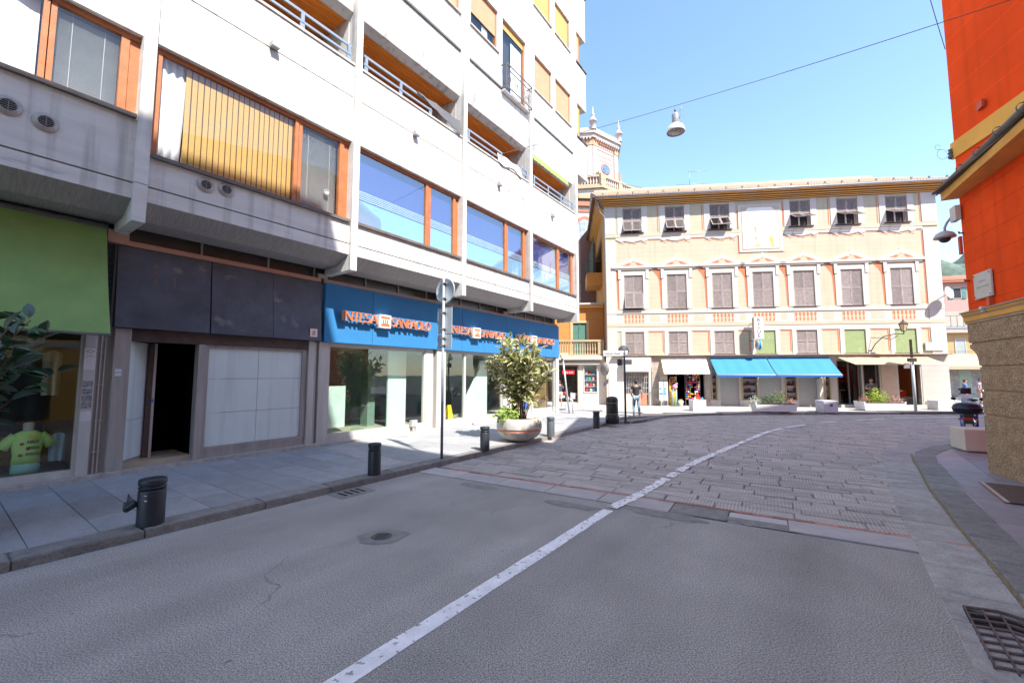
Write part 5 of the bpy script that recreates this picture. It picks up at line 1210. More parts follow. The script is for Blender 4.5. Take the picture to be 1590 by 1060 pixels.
M_aw = mat('white_awning', (.55, .54, .53), rough=.8, var=.03); M_bl = mat('blue_awning', (.03, .20, .40), rough=.75, var=.04, scale=1); M_bl2 = mat('blue_valance', (.012, .09, .35), rough=.75); M_be = mat('beige_awning', (.42, .32, .21), rough=.8, var=.04)
awning('awning', 'white scalloped awning over the souvenir shop', 6.2, 9.0, 3.28, .75, 2.25, M_aw, M_aw, .08)
awning('awning', 'blue awning on the left, next to the white awning', 9.25, 12.62, 3.22, 1.25, 2.12, M_bl, M_bl2, .12)
awning('awning', 'blue awning on the right, next to the cafe', 12.68, 16.3, 3.22, 1.25, 2.12, M_bl, M_bl2, .12)
awning('awning', 'long beige awning over the cafe front', 16.72, 21.75, 3.25, 1.75, 2.72, M_be, M_be, 0)
box('stair_rail_panel', M_whitep, pz, 15.55, 15.75, -.3, -.02, .12, 1.9)

# ---- things on the palace wall
t = thing('hanging_sign', 'vertical projecting REVUE sign with a round disc under it', 'sign', YF.w(12.0, -.55, 0), YF.rz)
bx = box('sign_box', mat('sign_box_white', (.70, .69, .68), rough=.4), t, -.24, .30, -.16, .16, 4.35, 5.72)
box('side_face', mat('peach_face', (.62, .42, .32)), bx, -.245, -.2405, -.14, .14, 4.4, 5.68)
for i, ch in enumerate('REVUE'): text('letter', ch, .30, ink, bx, (.03, -.165, 5.43 - i * .245), ext=.004, sx=1.15)
for i, ch in enumerate('REVUE'): text('letter', ch, .26, mat('faint_ink', (.35, .25, .2)), bx, (-.25, 0, 5.43 - i * .245), rot=(rad(90), 0, rad(-90)), ext=.002)
obj('disc', MB().lathe([(0, -.1), (.28, -.1), (.30, -.07), (.30, .07), (.28, .1), (0, .1)], 20), mat('disc_rim', (.6, .62, .66), rough=.35), t, (.02, 0, 3.98), (0, rad(90), 0))
obj('disc_mark', MB().lathe([(.0, -.102), (.14, -.102)], 14), mat('disc_mark', (.25, .22, .2)), t, (.02, 0, 3.98), (0, rad(90), 0)); obj('disc_lower', MB().lathe([(.31, -.06), (.31, .06)], 20, arc=math.pi * .9), mat('disc_blue', (.02, .2, .5)), t, (.02, 0, 3.98), (0, rad(90), rad(180)))
obj('bracket', MB().tube([(-.3, .5, 4.9), (0, .0, 4.6)], .02, 6).tube([(-.3, .5, 4.3), (0, 0, 4.2)], .02, 6).tube([(-.2, .55, 5.4), (-.2, .1, 5.3)], .02, 6), M_coping, t)
t = thing('wall_lamp', 'black iron lantern on a scrolled bracket above the beige awning', 'lamp', YF.w(18.75, -.02, 0), YF.rz)
obj('bracket', MB().tube([(0, 0, 3.55), (.12, -.25, 4.0), (.35, -.6, 4.42), (.8, -1.0, 4.55), (1.05, -1.2, 4.50)], .025, 6).tube([(.05, 0, 4.4), (.3, -.5, 4.35), (.6, -.8, 4.2), (.85, -1.05, 4.45)], .018, 6).tube([(.35, -.55, 4.4), (.5, -.7, 4.3), (.62, -.8, 4.42), (.55, -.75, 4.5)], .015, 5), M_rust, t)
ln = obj('lantern_frame', MB().lathe([(.10, 0), (.12, .0), (.12, .03), (.10, .03)], 6).lathe([(.22, .42), (.24, .42), (.24, .45), (.22, .45)], 6).lathe([(.25, .45), (.12, .58), (.05, .62), (.05, .68), (.0, .72)], 6, sm=False).lathe([(.03, -.14), (.03, 0), (.1, .0)], 6), M_rust, t, (1.05, -1.2, 4.66))
mb = MB()
for k in range(6): a_ = k * math.pi / 3; mb.tube([(.11 * math.cos(a_), .11 * math.sin(a_), .02), (.23 * math.cos(a_), .23 * math.sin(a_), .44)], .01, 4)
obj('lantern_bar', mb, M_rust, ln); obj('lantern_glass', MB().lathe([(.105, .02), (.22, .43)], 6, sm=False), mat('lantern_glass', (.6, .5, .3), rough=.3), ln)
t = thing('satellite_dish', 'white satellite dish at the right corner of the cream palace', 'satellite dish', YF.w(22.85, -.50, 7.0), YF.rz + rad(24))
obj('dish', MB().lathe([(0, .0), (.2, .02), (.30, .05), (.36, .09), (.37, .095), (.29, .065), (.19, .035), (0, .02)], 24), mat('dish_white', (.72, .72, .72), rough=.4), t, (0, 0, 0), (rad(78), 0, 0)); obj('mast', MB().tube([(0, .1, -.1), (0, .5, -.3)], .025, 6), M_mull, t)
tag(obj('wall_plate', MB().box(21.75, 22.75, -.10, -.04, 3.58, 4.08), M_whitep, None, YF.w(0, 0), (0, 0, YF.rz)), 'blank white plate on the palace corner above the beige awning', 'plate')
t = thing('tv_aerial', 'thin television aerial standing on the palace roof', 'aerial', YF.w(9.7, 4.4, 16.6), YF.rz)
obj('mast', MB().tube([(0, 0, 0), (0, 0, 1.25)], .02, 5), M_gut, t); obj('boom', MB().tube([(-.1, 0, 1.2), (1.3, 0, 1.2)], .016, 5).tube([(-1.0, 0, .2), (1.2, 0, .2)], .016, 5), M_gut, t)
for k in range(6): obj('dipole', MB().tube([(-.9 + k * .38, 0, .05), (-.9 + k * .38, 0, .45)], .01, 4), M_gut, t)

# ------------------------------------------------------------------ orange house between the palace and the white block
oh = thing('orange_house', 'orange house with green shutters and a balustrade above a white shop front', 'building', YF.w(0, .35), YF.rz)
M_orp = mat('orange_wall', (.52, .24, .07), rough=.9, var=.06, lines=(.5, .03, .82)); M_pink = mat('pink_wall', (.34, .20, .17), rough=.9, var=.07, scale=1); M_gsh = mat('green_shutter', (.08, .20, .17), rough=.7, var=.2)
obj('upper_wall', holes_wall(MB(), -4.2, 2.68, 3.35, 7.0, .9, 1.2, [(.55, 1.5, 3.4, 5.75)]), M_orp, oh)
box('flank_wall', M_orp, oh, -4.2, -4.0, 1.2, 6, 0, 7.0)
box('terrace_slab', mat('terrace_edge', (.50, .50, .48), rough=.7), oh, -4.3, 2.68, .55, 6, 7.0, 7.12); box('terrace_fascia', M_ochre, oh, -4.2, 2.68, .7, .9, 6.8, 6.995)
f = obj('window', MB().box(.38, .55, .86, .92, 3.4, 5.9).box(1.5, 1.67, .86, .92, 3.4, 5.9).box(.55, 1.5, .86, .92, 5.75, 5.9), mat('pale_orange_trim', (.62, .45, .25)), oh)
for a in (.56, 1.03):
    s_ = obj('shutter', MB().box(a, a + .06, .93, .98, 3.4, 5.75).box(a + .40, a + .46, .93, .98, 3.4, 5.75).box(a + .06, a + .40, .93, .98, 5.69, 5.75).box(a + .06, a + .40, .93, .98, 4.5, 4.6).box(a + .06, a + .40, .96, .98, 3.4, 5.69), M_gsh, f)
box('balcony_slab', M_whitep, oh, -4.2, 2.6, -.2, .9, 3.12, 3.38); box('balcony_coping', mat('balustrade_cream', (.42, .34, .22)), oh, -4.2, 2.6, -.12, .12, 4.35, 4.48); box('balcony_base', mat('balustrade_cream', (.42, .34, .22)), oh, -4.2, 2.6, -.08, .08, 3.38, 3.5)
mb = MB(); x = -4.1
bal2 = MB().lathe([(.05, 0), (.05, .08), (.025, .15), (.06, .35), (.03, .6), (.05, .75), (.05, .85)], 8).mesh('baluster', mat('balustrade_cream', (.42, .34, .22)))
while x < 2.2: link('baluster', bal2, oh, (x, 0, 3.5)); x += .17
box('balcony_pier', mat('balustrade_cream', (.42, .34, .22)), oh, 2.2, 2.6, -.1, .1, 3.5, 4.35)
wsf = mat('white_shop_wall', (.66, .63, .57)); ops = [(-3.2, .88, .25, 2.75), (1.28, 2.12, .95, 2.75)]
obj('shop_wall', holes_wall(MB(), -4.2, 3.0, 0, 3.12, .2, .5, ops), wsf, oh)
box('shop_canopy_board', mat('grey_board', (.36, .35, .33)), oh, -4.2, 2.3, -.05, .2, 2.80, 3.05)
f = obj('shop_window', MB().box(-3.2, -3.12, .15, .25, .25, 2.75).box(.80, .88, .15, .25, .25, 2.75).box(-3.2, .88, .15, .25, 2.68, 2.75).box(-1.5, -1.44, .15, .25, .25, 2.68), mat('brown_frame', (.25, .18, .13)), oh)
box('pane', M_glass, f, -3.1, .80, .2, .21, .25, 2.68); box('shop_back', mat('shop_back_dark', (.07, .07, .06), var=.6, scale=5), f, -3.4, 1.1, 1.6, 1.62, 0, 3)
sg = box('sale_sign', mat('sale_red', (.65, .02, .03)), f, -.20, .62, .16, .18, 2.15, 2.42)
text('lettering', '50% OFF', .16, M_wh, sg, (.21, .155, 2.21), ext=.003, sx=1.1)
for k in range(14):
    q = R.randrange(9); x = -.8 + R.random() * 1.5; z = .3 + R.random() * .6
    mbx = MB().ball((0, 0, 0), R.uniform(.06, .15), 8); obj('display_goods', mbx, pm_[R.choice([5, 5, 0, 8, q])], f, (x, .5 + R.random() * .3, z))
f = obj('display_niche', MB().box(1.22, 1.28, .14, .22, .92, 2.8).box(2.12, 2.18, .14, .22, .92, 2.8).box(1.28, 2.12, .14, .22, 2.75, 2.8).box(1.28, 2.12, .14, .22, .92, .97), wsf, oh)
box('niche_back', mat('aqua_back', (.35, .45, .43)), f, 1.28, 2.12, .6, .62, .95, 2.75)
for z in (1.3, 1.72, 2.12): box('shelf', M_wh, f, 1.28, 2.12, .3, .6, z, z + .025)
for k in range(12):
    j = k % 4; z = (.98, 1.33, 1.75, 2.15)[j]; x = 1.42 + (k // 4) * .26 + R.uniform(-.05, .05)
    obj('display_goods', MB().lathe([(0, 0), (.08, 0), (.11, .1), (.07, .18), (0, .2)], 10), pm_[R.choice([5, 1, 0, 3, 4])], f, (x, .42, z))
box('pane', M_glass, f, 1.28, 2.12, .2, .205, .97, 2.75)
# balcony with a small canopy on the flank of the palace
t = thing('side_balcony', 'small orange balcony with potted plant on the shaded flank of the palace', 'balcony', YF.w(2.72, 0, 0), YF.rz)
box('balcony_floor', M_side, t, -1.1, 0, 2.0, 4.2, 8.6, 9.5)
obj('railing', MB().tube([(0, 2.0, 10.35), (-1.08, 2.0, 10.35), (-1.08, 4.2, 10.35)], .03, 5).tube([(-1.08, 2.0, 9.5), (-1.08, 2.0, 10.35)], .03, 5).tube([(-1.08, 4.2, 9.5), (-1.08, 4.2, 10.35)], .03, 5).tube([(-.5, 2.0, 9.5), (-.5, 2.0, 10.35)], .02, 5), M_coping, t)
box('screen', mat('green_netting', (.06, .07, .04), rough=.9), t, -.62, -.58, 2.1, 8, 9.5, 12.2)
# ------------------------------------------------------------------ church behind the roofs
M_ch = mat('church_white', (.47, .40, .37), rough=.9, var=.05); M_chp = mat('church_pink', (.40, .17, .11), rough=.9, var=.1); M_chy = mat('church_ochre', (.42, .31, .19), rough=.9, var=.08)
CH = Frame(9.9, 50.0, .809, .588)     # x along the right-hand face of the drum, starting at the near corner
ch = thing('church', 'baroque church drum with round windows, pinnacles and balustrade rising behind the orange house', 'church', (9.95, 50.0, 1.9), CH.rz)
Eg = 4.6; RR = Eg / 0.7654
def octo(r):   # octagon outline in local coords: face 0 runs from (0,0) to (Eg,0)
    cxx, cyy = Eg / 2, Eg / 2 / math.tan(rad(22.5)); k = r
    return [(cxx + (RR + k) * math.cos(rad(-112.5 + 45 * i)), cyy + (RR + k) * math.sin(rad(-112.5 + 45 * i))) for i in range(8)]
obj('drum', MB().prism(octo(0), 22, 29.9, 'z'), M_ch, ch)
for z0, z1, k, m in ((23.9, 24.3, .5, M_chy), (29.0, 29.45, .12, M_chp), (29.45, 29.9, .32, M_ch), (29.9, 30.25, .55, M_ch), (30.25, 30.7, .28, M_ch), (28.2, 28.3, .04, M_chp)):
    obj('moulding', MB().prism(octo(k), z0, z1, 'z'), m, ch)
# dome roof
o8 = octo(.1); cxx, cyy = Eg / 2, Eg / 2 / math.tan(rad(22.5)); mb = MB()
for i in range(8):
    a, b_ = o8[i], o8[(i + 1) % 8]; mb.add([(a[0], a[1], 30.7), (b_[0], b_[1], 30.7), (cxx + (b_[0] - cxx) * .35, cyy + (b_[1] - cyy) * .35, 32.6), (cxx + (a[0] - cxx) * .35, cyy + (a[1] - cyy) * .35, 32.6)], [(0, 1, 2, 3)])
obj('dome', mb, M_ch, ch)
def face_frame(i):
    a, b_ = octo(0)[i], octo(0)[(i + 1) % 8]; d = Vector((b_[0] - a[0], b_[1] - a[1])).normalized(); return a, math.atan2(d.y, d.x)
for i in (0, 7):
    (ax, ay), ang = face_frame(i)
    f = link('drum_face', MB().box(0, 3.75, -.06, .0, 24.4, 24.6).mesh('drum_face', M_chp), ch, (ax, ay, 0), (0, 0, ang), (Eg / 3.75, 1, 1))
    mb = MB()
    for (x0, x1, z0, z1) in ((.55, .62, 24.6, 28.2), (3.13, 3.2, 24.6, 28.2), (.9, 2.85, 27.5, 27.56), (.9, .95, 25.2, 27.0), (2.8, 2.85, 25.2, 27.0), (.9, 2.85, 25.2, 25.25), (.9, 2.85, 26.95, 27.0), (.0, 3.75, 28.6, 28.66)): mb.box(x0, x1, -.03, -.001, z0, z1)
    obj('pink_line', mb, M_chp, f)
    for q in (0, 3.2):
        box('corner_pilaster', M_ch, f, q, q + .55, -.12, -.031, 24.6, 29.0); box('capital', M_chy, f, q - .03, q + .58, -.18, -.121, 28.5, 28.95)
    mb = MB()
    for k in range(11): mb.box(.25 + k * .32, .40 + k * .32, -.45, -.13, 29.15, 29.44)
    obj('bracket', mb, M_ch, f)
    obj('round_window', MB().lathe([(.55, -.06), (.70, -.06), (.70, -.0), (.55, 0)], 20), M_chp, f, (1.88, -.0, 26.1), (rad(-90), 0, 0))
    obj('window_glass', MB().lathe([(0, .05), (.56, .05)], 20), mat('church_glass', (.10, .18, .38), rough=.2, var=.6, scale=4), f, (1.88, 0, 26.1), (rad(90), 0, 0))
def pinnacle(x, y, z, s=1.0, par=None):
    return obj('pinnacle', MB().lathe([(.42, 0), (.40, 1.3), (.52, 1.35), (.52, 1.5), (.30, 1.9), (.14, 2.3), (.24, 2.45), (.24, 2.6), (.10, 2.8), (.06, 3.7), (.0, 4.0)], 10), M_ch, par or ch, (x, y, z), None) if False else link('pinnacle', MB().lathe([(.42, 0), (.40, 1.3), (.52, 1.35), (.52, 1.5), (.30, 1.9), (.14, 2.3), (.24, 2.45), (.24, 2.6), (.10, 2.8), (.06, 3.7), (.0, 4.0)], 10).mesh('pinnacle', M_ch), par or ch, (x, y, z), None, (.95, .95, .78))
a = octo(.25)
pinnacle(a[0][0], a[0][1], 30.3); pinnacle(a[1][0], a[1][1], 30.3); pinnacle(a[7][0], a[7][1], 30.3); pinnacle(a[6][0] - .2, a[6][1], 30.3)
for k, (i, dz) in enumerate(((1, 0), (2, 0))):
    p = octo(.1)[i]
    obj('volute', MB().prism([(0, 24.3), (2.6, 24.3), (2.4, 24.9), (1.7, 25.0), (1.4, 25.4), (.8, 25.6), (.5, 26.3), (.2, 26.6), (0, 27.6)], -.25, .25, 'y'), M_chy, ch, (p[0] + .05, p[1], -1.2), (0, 0, rad(22.5 if i == 1 else 60)))
# aedicule statue base at the near corner
obj('aedicule', MB().prism([(-.1, 22.6), (.7, 22.6), (.6, 23.3), (.1, 24.3), (-.3, 24.6), (-.4, 23.4)], -1.3, -.7, 'y').ball((.7, -1.0, 23.7), .22, 10, sq=(1.6, 1, .5)), M_chy, ch)
# balustrade platform, body of the church
pl_ = octo(2.6)
obj('platform', MB().prism(pl_, 22.0, 22.35, 'z'), M_chy, ch); obj('platform_moulding', MB().prism(octo(2.3), 21.2, 21.99, 'z'), M_ch, ch)
balc = MB().lathe([(.10, 0), (.10, .1), (.06, .2), (.14, .45), (.06, .8), (.10, 1.0)], 8).mesh('baluster', M_ch)
for i in (0, 7, 1):
    A_ = Vector(octo(2.35)[i]); B_ = Vector(octo(2.35)[(i + 1) % 8]); Ln = (B_ - A_).length; ang = math.atan2((B_ - A_).y, (B_ - A_).x)
    f = link('balustrade', MB().box(0, Ln, -.15, .15, 23.35, 23.6).box(0, Ln, -.12, .12, 22.35, 22.5).box(-.3, .5, -.2, .2, 22.35, 23.7).box(Ln * .5 - .3, Ln * .5 + .3, -.16, .16, 22.5, 23.34).mesh('balustrade', M_chy), ch, (A_.x, A_.y, 0), (0, 0, ang))
    box('pink_back', M_chp, f, .5, Ln, .16, .2, 22.5, 23.35)
    k = .7
    while k < Ln - .3:
        if abs(k - Ln * .5) > .4: link('baluster', balc, f, (k, 0, 22.4), None, (1, 1, .95))
        k += .34
cb2 = thing('church_nave', 'white and pink church wall with arched windows between the white block and the cream palace', 'church wall', (4.5, 44.0, 2.0), rad(4))
box('wall', M_ch, cb2, -5, 9, 0, 1, 8, 19.0); box('pink_wall', M_pink, cb2, .9, 4.3, -8.0, -7.0, 4, 12.0)
for z0, z1, y, m in ((18.95, 19.4, -.5, M_chy), (18.2, 18.7, -.3, M_chp), (17.6, 17.85, -.08, M_chp), (13.6, 13.8, -.35, M_chy), (13.0, 13.6, -.3, M_chp), (12.7, 13.0, -.4, M_ch)): box('moulding', m, cb2, -5, 9, y, -.001, z0, z1)
def arch(x, z0, z1, w_, y, glassm, framem, par, name='arched_window', fr=.16):
    def outline(ww, zb, zt): return [(x - ww, zb), (x + ww, zb)] + [(x + ww * math.cos(rad(a)), zt + ww * math.sin(rad(a))) for a in range(0, 181, 15)]
    g = obj(name, MB().prism(outline(w_ + fr, z0, z1), y - .12, y - .002, 'y'), framem, par)
    obj('pane', MB().prism(outline(w_, z0 + .05, z1), y - .14, y - .121, 'y'), glassm, g); return g
g = arch(3.35, 14.3, 15.9, .85, 0, mat('church_pane', (.30, .36, .40), rough=.2, var=.3), M_chp, cb2, fr=.35)
mb = MB().box(3.32, 3.38, -.16, -.141, 14.4, 16.7)
for k in range(3): mb.box(2.5, 4.2, -.16, -.141, 14.9 + k * .7, 14.95 + k * .7)
obj('glazing_bar', mb, M_ch, g)
for x in (2.75, ):
    arch(x + .35, 6.2, 7.9, .48, -8.0, mat('dark_brown_pane', (.06, .035, .03), rough=.4, var=.5, scale=6), M_chy, cb2, fr=.22)
obj('gable', MB().prism([(.9, 12.0), (4.3, 12.0), (4.3, 12.9), (1.6, 12.9)], -8.0, -7.0, 'y'), M_pink, cb2)

# ------------------------------------------------------------------ houses far right, hill
def house(name, label, x, y, rz, w_, d_, h_, wall, roof=None, roofh=1.4):
    t = thing(name, label, 'building', (x, y, 0), rz)
    box('wall', wall, t, 0, w_, 0, d_, 0, h_)
    if roof:
        mb = MB().add([(-.5, -.5, h_), (w_ + .5, -.5, h_), (w_ + .5, d_ + .5, h_), (-.5, d_ + .5, h_), (w_ * .35, d_ / 2, h_ + roofh), (w_ * .65, d_ / 2, h_ + roofh), (-.5, -.5, h_ - .12), (w_ + .5, -.5, h_ - .12), (w_ + .5, d_ + .5, h_ - .12), (-.5, d_ + .5, h_ - .12)],
                      [(0, 1, 5, 4), (1, 2, 5), (2, 3, 4, 5), (3, 0, 4), (6, 9, 8, 7), (6, 7, 1, 0), (7, 8, 2, 1), (8, 9, 3, 2), (9, 6, 0, 3)])
        rf = obj('roof', mb, roof, t)
        mb = MB()
        k = 0
        while k < w_ + .9:
            mb.tube([(-.45 + k, -.5, h_ + .03), (-.45 + k + (w_ * .5 - (-.45 + k)) * .28, d_ / 2 * .9, h_ + roofh * .93)], .07, 5, cap=False); k += .3
        obj('tile_rows', mb, roof, rf)
    return t
M_roofr = mat('red_roof', (.42, .17, .10), rough=.9, var=.18, scale=4)
def fwin(t, x, z, w_, h_, m, y=0, shut=None):
    f = obj('window', MB().box(x, x + w_, y - .05, y + .05, z, z + .06).box(x, x + w_, y - .05, y + .05, z + h_ - .06, z + h_).box(x, x + .06, y - .05, y + .05, z, z + h_).box(x + w_ - .06, x + w_, y - .05, y + .05, z, z + h_), M_whitep, t)
    box('pane', m, f, x + .06, x + w_ - .06, y - .02, y - .01, z + .06, z + h_ - .06)
    if shut:
        box('shutter', shut, f, x - w_ * .52, x - .02, y - .08, y - .03, z, z + h_); box('shutter', shut, f, x + w_ + .02, x + w_ * 1.52, y - .08, y - .03, z, z + h_)
    return f
hp = house('pink_house', 'pink house with red tiled roof and green shutters beyond the square', 44.2, 46.5, rad(-12), 11, 9, 12.3, mat('rose_wall', (.40, .26, .23), rough=.9, var=.06), M_roofr, 1.5)
for x, z in ((1.6, 10.4), (4.2, 10.4), (1.6, 7.2), (4.2, 7.2)): fwin(hp, x, z, .8, 1.2, M_dark, 0, M_gsh)
box('beige_band', mat('beige_wall', (.38, .33, .28)), hp, -.01, 11.01, -.03, -.001, 7.0, 9.0)
hy = house('yellow_house', 'low ochre house with terrace and shutters under the pink house', 39.6, 40.8, rad(-10), 10, 4, 6.4, mat('ochre_wall', (.42, .29, .14), rough=.9, var=.06))
box('terrace_cornice', mat('beige_wall', (.38, .33, .28)), hy, -.3, 10.3, -.5, 4.2, 6.1, 6.5); box('grey_slab', M_gut, hy, -.3, 10.3, -.55, 0, 6.5, 6.75)
for x in (.5, 2.9): fwin(hy, x, 3.5, .9, 2.1, mat('grey_shutter', (.32, .36, .36), lines=(.1, .02, .6)))
mb = MB().box(-.3, 6, -.6, -.57, 7.7, 7.74).box(-.3, 6, -.6, -.57, 4.3, 4.34)
for k in range(12): mb.box(-.3 + k * .52, -.27 + k * .52, -.6, -.57, 6.7, 7.7)
obj('railing', mb, M_coping, hy)
box('shop_front', mat('grey_shop', (.40, .40, .38), var=.4, scale=2), hy, -.01, 10.01, -.06, -.001, 0, 3.0); box('shop_door', M_dark, hy, 1.2, 2.2, -.08, -.061, .2, 2.6); box('shop_door', mat('mint_pane', (.45, .55, .50)), hy, 3.0, 4.0, -.08, -.061, .2, 2.6)
t = thing('awning', 'beige awning on the ochre house at the far right', 'awning', (39.3, 40.5, 0), rad(-10))
mb = MB(); vs = [(0, 0, 4.1), (9, 0, 4.1), (9, -2.6, 2.9), (0, -2.6, 2.9)]; mb.add(vs, [(0, 3, 2, 1)]); mb.add([(v[0], v[1], v[2] - .02) for v in vs], [(0, 1, 2, 3)]); mb.box(0, 9, -2.62, -2.6, 2.6, 2.9)
obj('cloth', mb, M_be, t)
hb = house('beige_house', 'beige house with railings behind the ochre terrace', 41.2, 44.6, rad(-12), 12, 2, 8.2, mat('beige_wall', (.38, .33, .28)))
box('porch_roof', M_gut, hb, 0, 3.5, -1.2, 0, 8.2, 8.35); fwin(hb, 3.4, 6.6, .8, 1.3, M_dark)
# more of the far side of the square, continuing right behind the red building, and left behind the block
h2 = house('pale_house', 'pale yellow house further along the square, hidden by the red corner from here', 53, 38, rad(-16), 14, 9, 12, mat('pale_yellow_wall', (.55, .47, .30), rough=.9), M_roofr)
for i in range(4):
    for z in (4.5, 7.5, 10): fwin(h2, 1.5 + i * 3.2, z, .9, 1.5, M_dark, 0, M_gsh)
# hill: one terrain sheet with wooded texture
mb = MB(); nx, ny = 90, 26; vs = []
for j in range(ny):
    for i in range(nx):
        x = -700 + 1700 * i / (nx - 1); y = 420 + 620 * j / (ny - 1)
        ridge = math.exp(-((y - 760) / 190) ** 2)
        prof = 96 + 190 * math.exp(-((x - 930) / 260) ** 2) + 26 * math.sin(x * .011) + 30 * math.exp(-((x + 120) / 260) ** 2)
        z = ridge * prof * (.86 + .22 * mnoise.noise(Vector((x * .012, y * .012, 0)))) + 9 * mnoise.noise(Vector((x * .04, y * .04, 2))) * ridge - 4
        vs.append((x, y, z))
mb.add(vs, [(j * nx + i, j * nx + i + 1, (j + 1) * nx + i + 1, (j + 1) * nx + i) for j in range(ny - 1) for i in range(nx - 1)], 0, True)
struct(obj('hill', mb, mat('hill_woods', (.085, .115, .085), rough=.95, var=.5, scale=.05, spot=((.14, .16, .11), .03, .52, .1), fine=(.25, .4))))

# ------------------------------------------------------------------ red corner building on the right
M_red = mat('red_plaster', (.80, .075, .010), spec=.1, rough=.9, var=.15, streak=.14, scale=1.3, lines=(.46, .014, .72), fine=(40, .06), spot=((.62, .095, .025), 1.1, .60, .15))
M_redu = mat('red_plaster_upper', (.88, .085, .014), spec=.1, rough=.9, var=.12, streak=.12, scale=.6, lines=(.62, .016, 1.25))
M_rust_st = mat('pebbled_stucco', (.36, .245, .145), rough=.95, var=.30, scale=5, bump=2.4, bscale=22, fine=(30, 1.0))
M_ystone = mat('ochre_moulding', (.66, .33, .07), rough=.8, var=.12, scale=2)
M_tan = mat('tan_moulding', (.36, .26, .17), rough=.85, var=.15, scale=5)
rb = thing('red_building', 'tall red corner building with pebbled stone base and ochre mouldings on the right', 'building', RF.w(0, 0), RF.rz)
XE = -6.2
C0 = -12.97
def corner_block(name, m, x, y0, z0, z1, par=None): return obj(name, MB().box(x, XE, y0, 3, z0, z1), m, par or rb, bevel=0)
# courses
for z0, z1 in ((.05, 1.235), (1.275, 1.745), (1.785, 2.265)): box('stucco_course', M_rust_st, rb, -12.66, XE, 0, 4.5, z0, z1, bevel=.012)
cove = [(-12.97, 2.775), (-12.97, 2.70), (-12.93, 2.68)] + [(-12.93 + .27 * math.sin(rad(a)), 2.66 - .355 * (1 - math.cos(rad(a)))) for a in range(15, 91, 15)] + [(XE, 2.305), (XE, 2.775)]
obj('stucco_course', MB().prism(cove, 0.0, 4.5, 'y'), M_rust_st, rb)
box('stucco_course', M_rust_st, rb, -13.0, XE, -.005, 4.5, 2.815, 3.235, bevel=.012)
for z in (1.235, 1.745, 2.265): box('joint_fillet', M_tan, rb, -12.64, XE, .028, 4.48, z, z + .04)
box('joint_fillet', M_tan, rb, -12.95, XE, .028, 4.48, 2.775, 2.815)
for z0, z1, y, m in ((3.236, 3.29, -.02, M_tan), (3.291, 3.40, -.035, M_ystone), (3.401, 3.43, -.05, M_tan), (3.431, 3.475, -.06, M_ystone), (3.476, 3.51, -.085, M_tan)):
    box('moulding', m, rb, -13.02 + y * .8, XE, y, 4.5, z0, z1)
# red wall
box('red_wall', M_red, rb, -12.93, XE, 0.02, 4.5, 3.511, 6.15)
box('soffit', M_ystone, rb, -12.97, XE, -.28, 4.5, 6.151, 6.34); box('eave_board', mat('eave_dark', (.10, .075, .05)), rb, -13.0, XE, -.42, 4.5, 6.341, 6.38)
def rl_(wx, wy):
    dx, dy = wx - RF.o[0], wy - RF.o[1]; return (dx * RF.d[0] + dy * RF.d[1], -dx * RF.d[1] + dy * RF.d[0])
obj('soffit_wedge', MB().prism([(-12.98, -.02), (XE, -.50), (XE, -.281), (-12.98, -.281)][::1] if False else [(-12.5, -.29), (XE, -.62), (XE, -.281), (-12.5, -.281)], 6.16, 6.33, 'z'), M_ystone, rb)
obj('gutter', MB().tube([(-13.12, -.24, 6.44), (-11.0, -.36, 6.44), (-9.0, -.50, 6.44), (XE, -.72, 6.44)], .075, 12), mat('bronze_gutter', (.085, .075, .055), rough=.45, metal=.4, var=.2, scale=6), rb)
mb = MB()
for k in range(9):
    x = -12.6 + k * .78; y = -.27 - (x + 13.1) * .0695; mb.lathe([(.078, -.012), (.086, -.012), (.086, .012), (.078, .012)], 12)
    for i in range(-48, 0): v = mb.v[i]; mb.v[i] = (x + v[2], y + v[0], 6.44 + v[1])
obj('gutter_joint', mb, M_coping, rb)
obj('lean_to_roof', MB().prism([(-13.0, .0), (-13.0, -.2), (XE, -.62), (XE, 1.3)], 6.381, 6.42, 'z'), mat('slate_roof', (.30, .27, .24), rough=.8), rb)
Cw = (10.284, 9.405)
near = (Cw[0] - .2714 * 7.4, Cw[1] - .9625 * 7.4)
UP = [rl_(*p) for p in (Cw, near, (near[0] + 8, near[1] - 5), (33, -3), (32, 13.4), (17.9, 12.3))]
UP = ccw(UP)
def pr(name, z0, z1, m, k=0.0):
    cxm = sum(p[0] for p in UP) / len(UP); cym = sum(p[1] for p in UP) / len(UP)
    return obj(name, MB().prism([(p[0] + (p[0] - cxm) / math.hypot(p[0] - cxm, p[1] - cym) * k, p[1] + (p[1] - cym) / math.hypot(p[0] - cxm, p[1] - cym) * k) for p in UP], z0, z1, 'z'), m, rb)
# upper walls as separate slabs so that each keeps its own plaster courses
pr('upper_wall', 6.43, 14.2, M_redu)
# ochre string band along the upper wall
ang = math.atan2(.172, .985)
bd = link('string_band', MB().box(-.06, 7.3, -.05, -.002, 7.10, 7.48).mesh('string_band', mat('string_ochre', (.82, .42, .08), rough=.8, var=.08, scale=2)), rb, (-12.93, .02, 0), (0, 0, ang))
pr('roof_cornice', 14.2, 14.5, M_ystone, .4)
low = [rl_(*p) for p in ((10.5, 9.35), (9.0, 4.0), (16, -2), (33, -3), (32, 13.3), (17.9, 12.15))]
obj('rear_wall', MB().prism(ccw([rl_(*p) for p in ((10.75, 9.42), (14.0, 7.4), (31, -2.9), (31.9, 13.3), (17.9, 12.2))]), .04, 6.36, 'z'), M_red, rb)
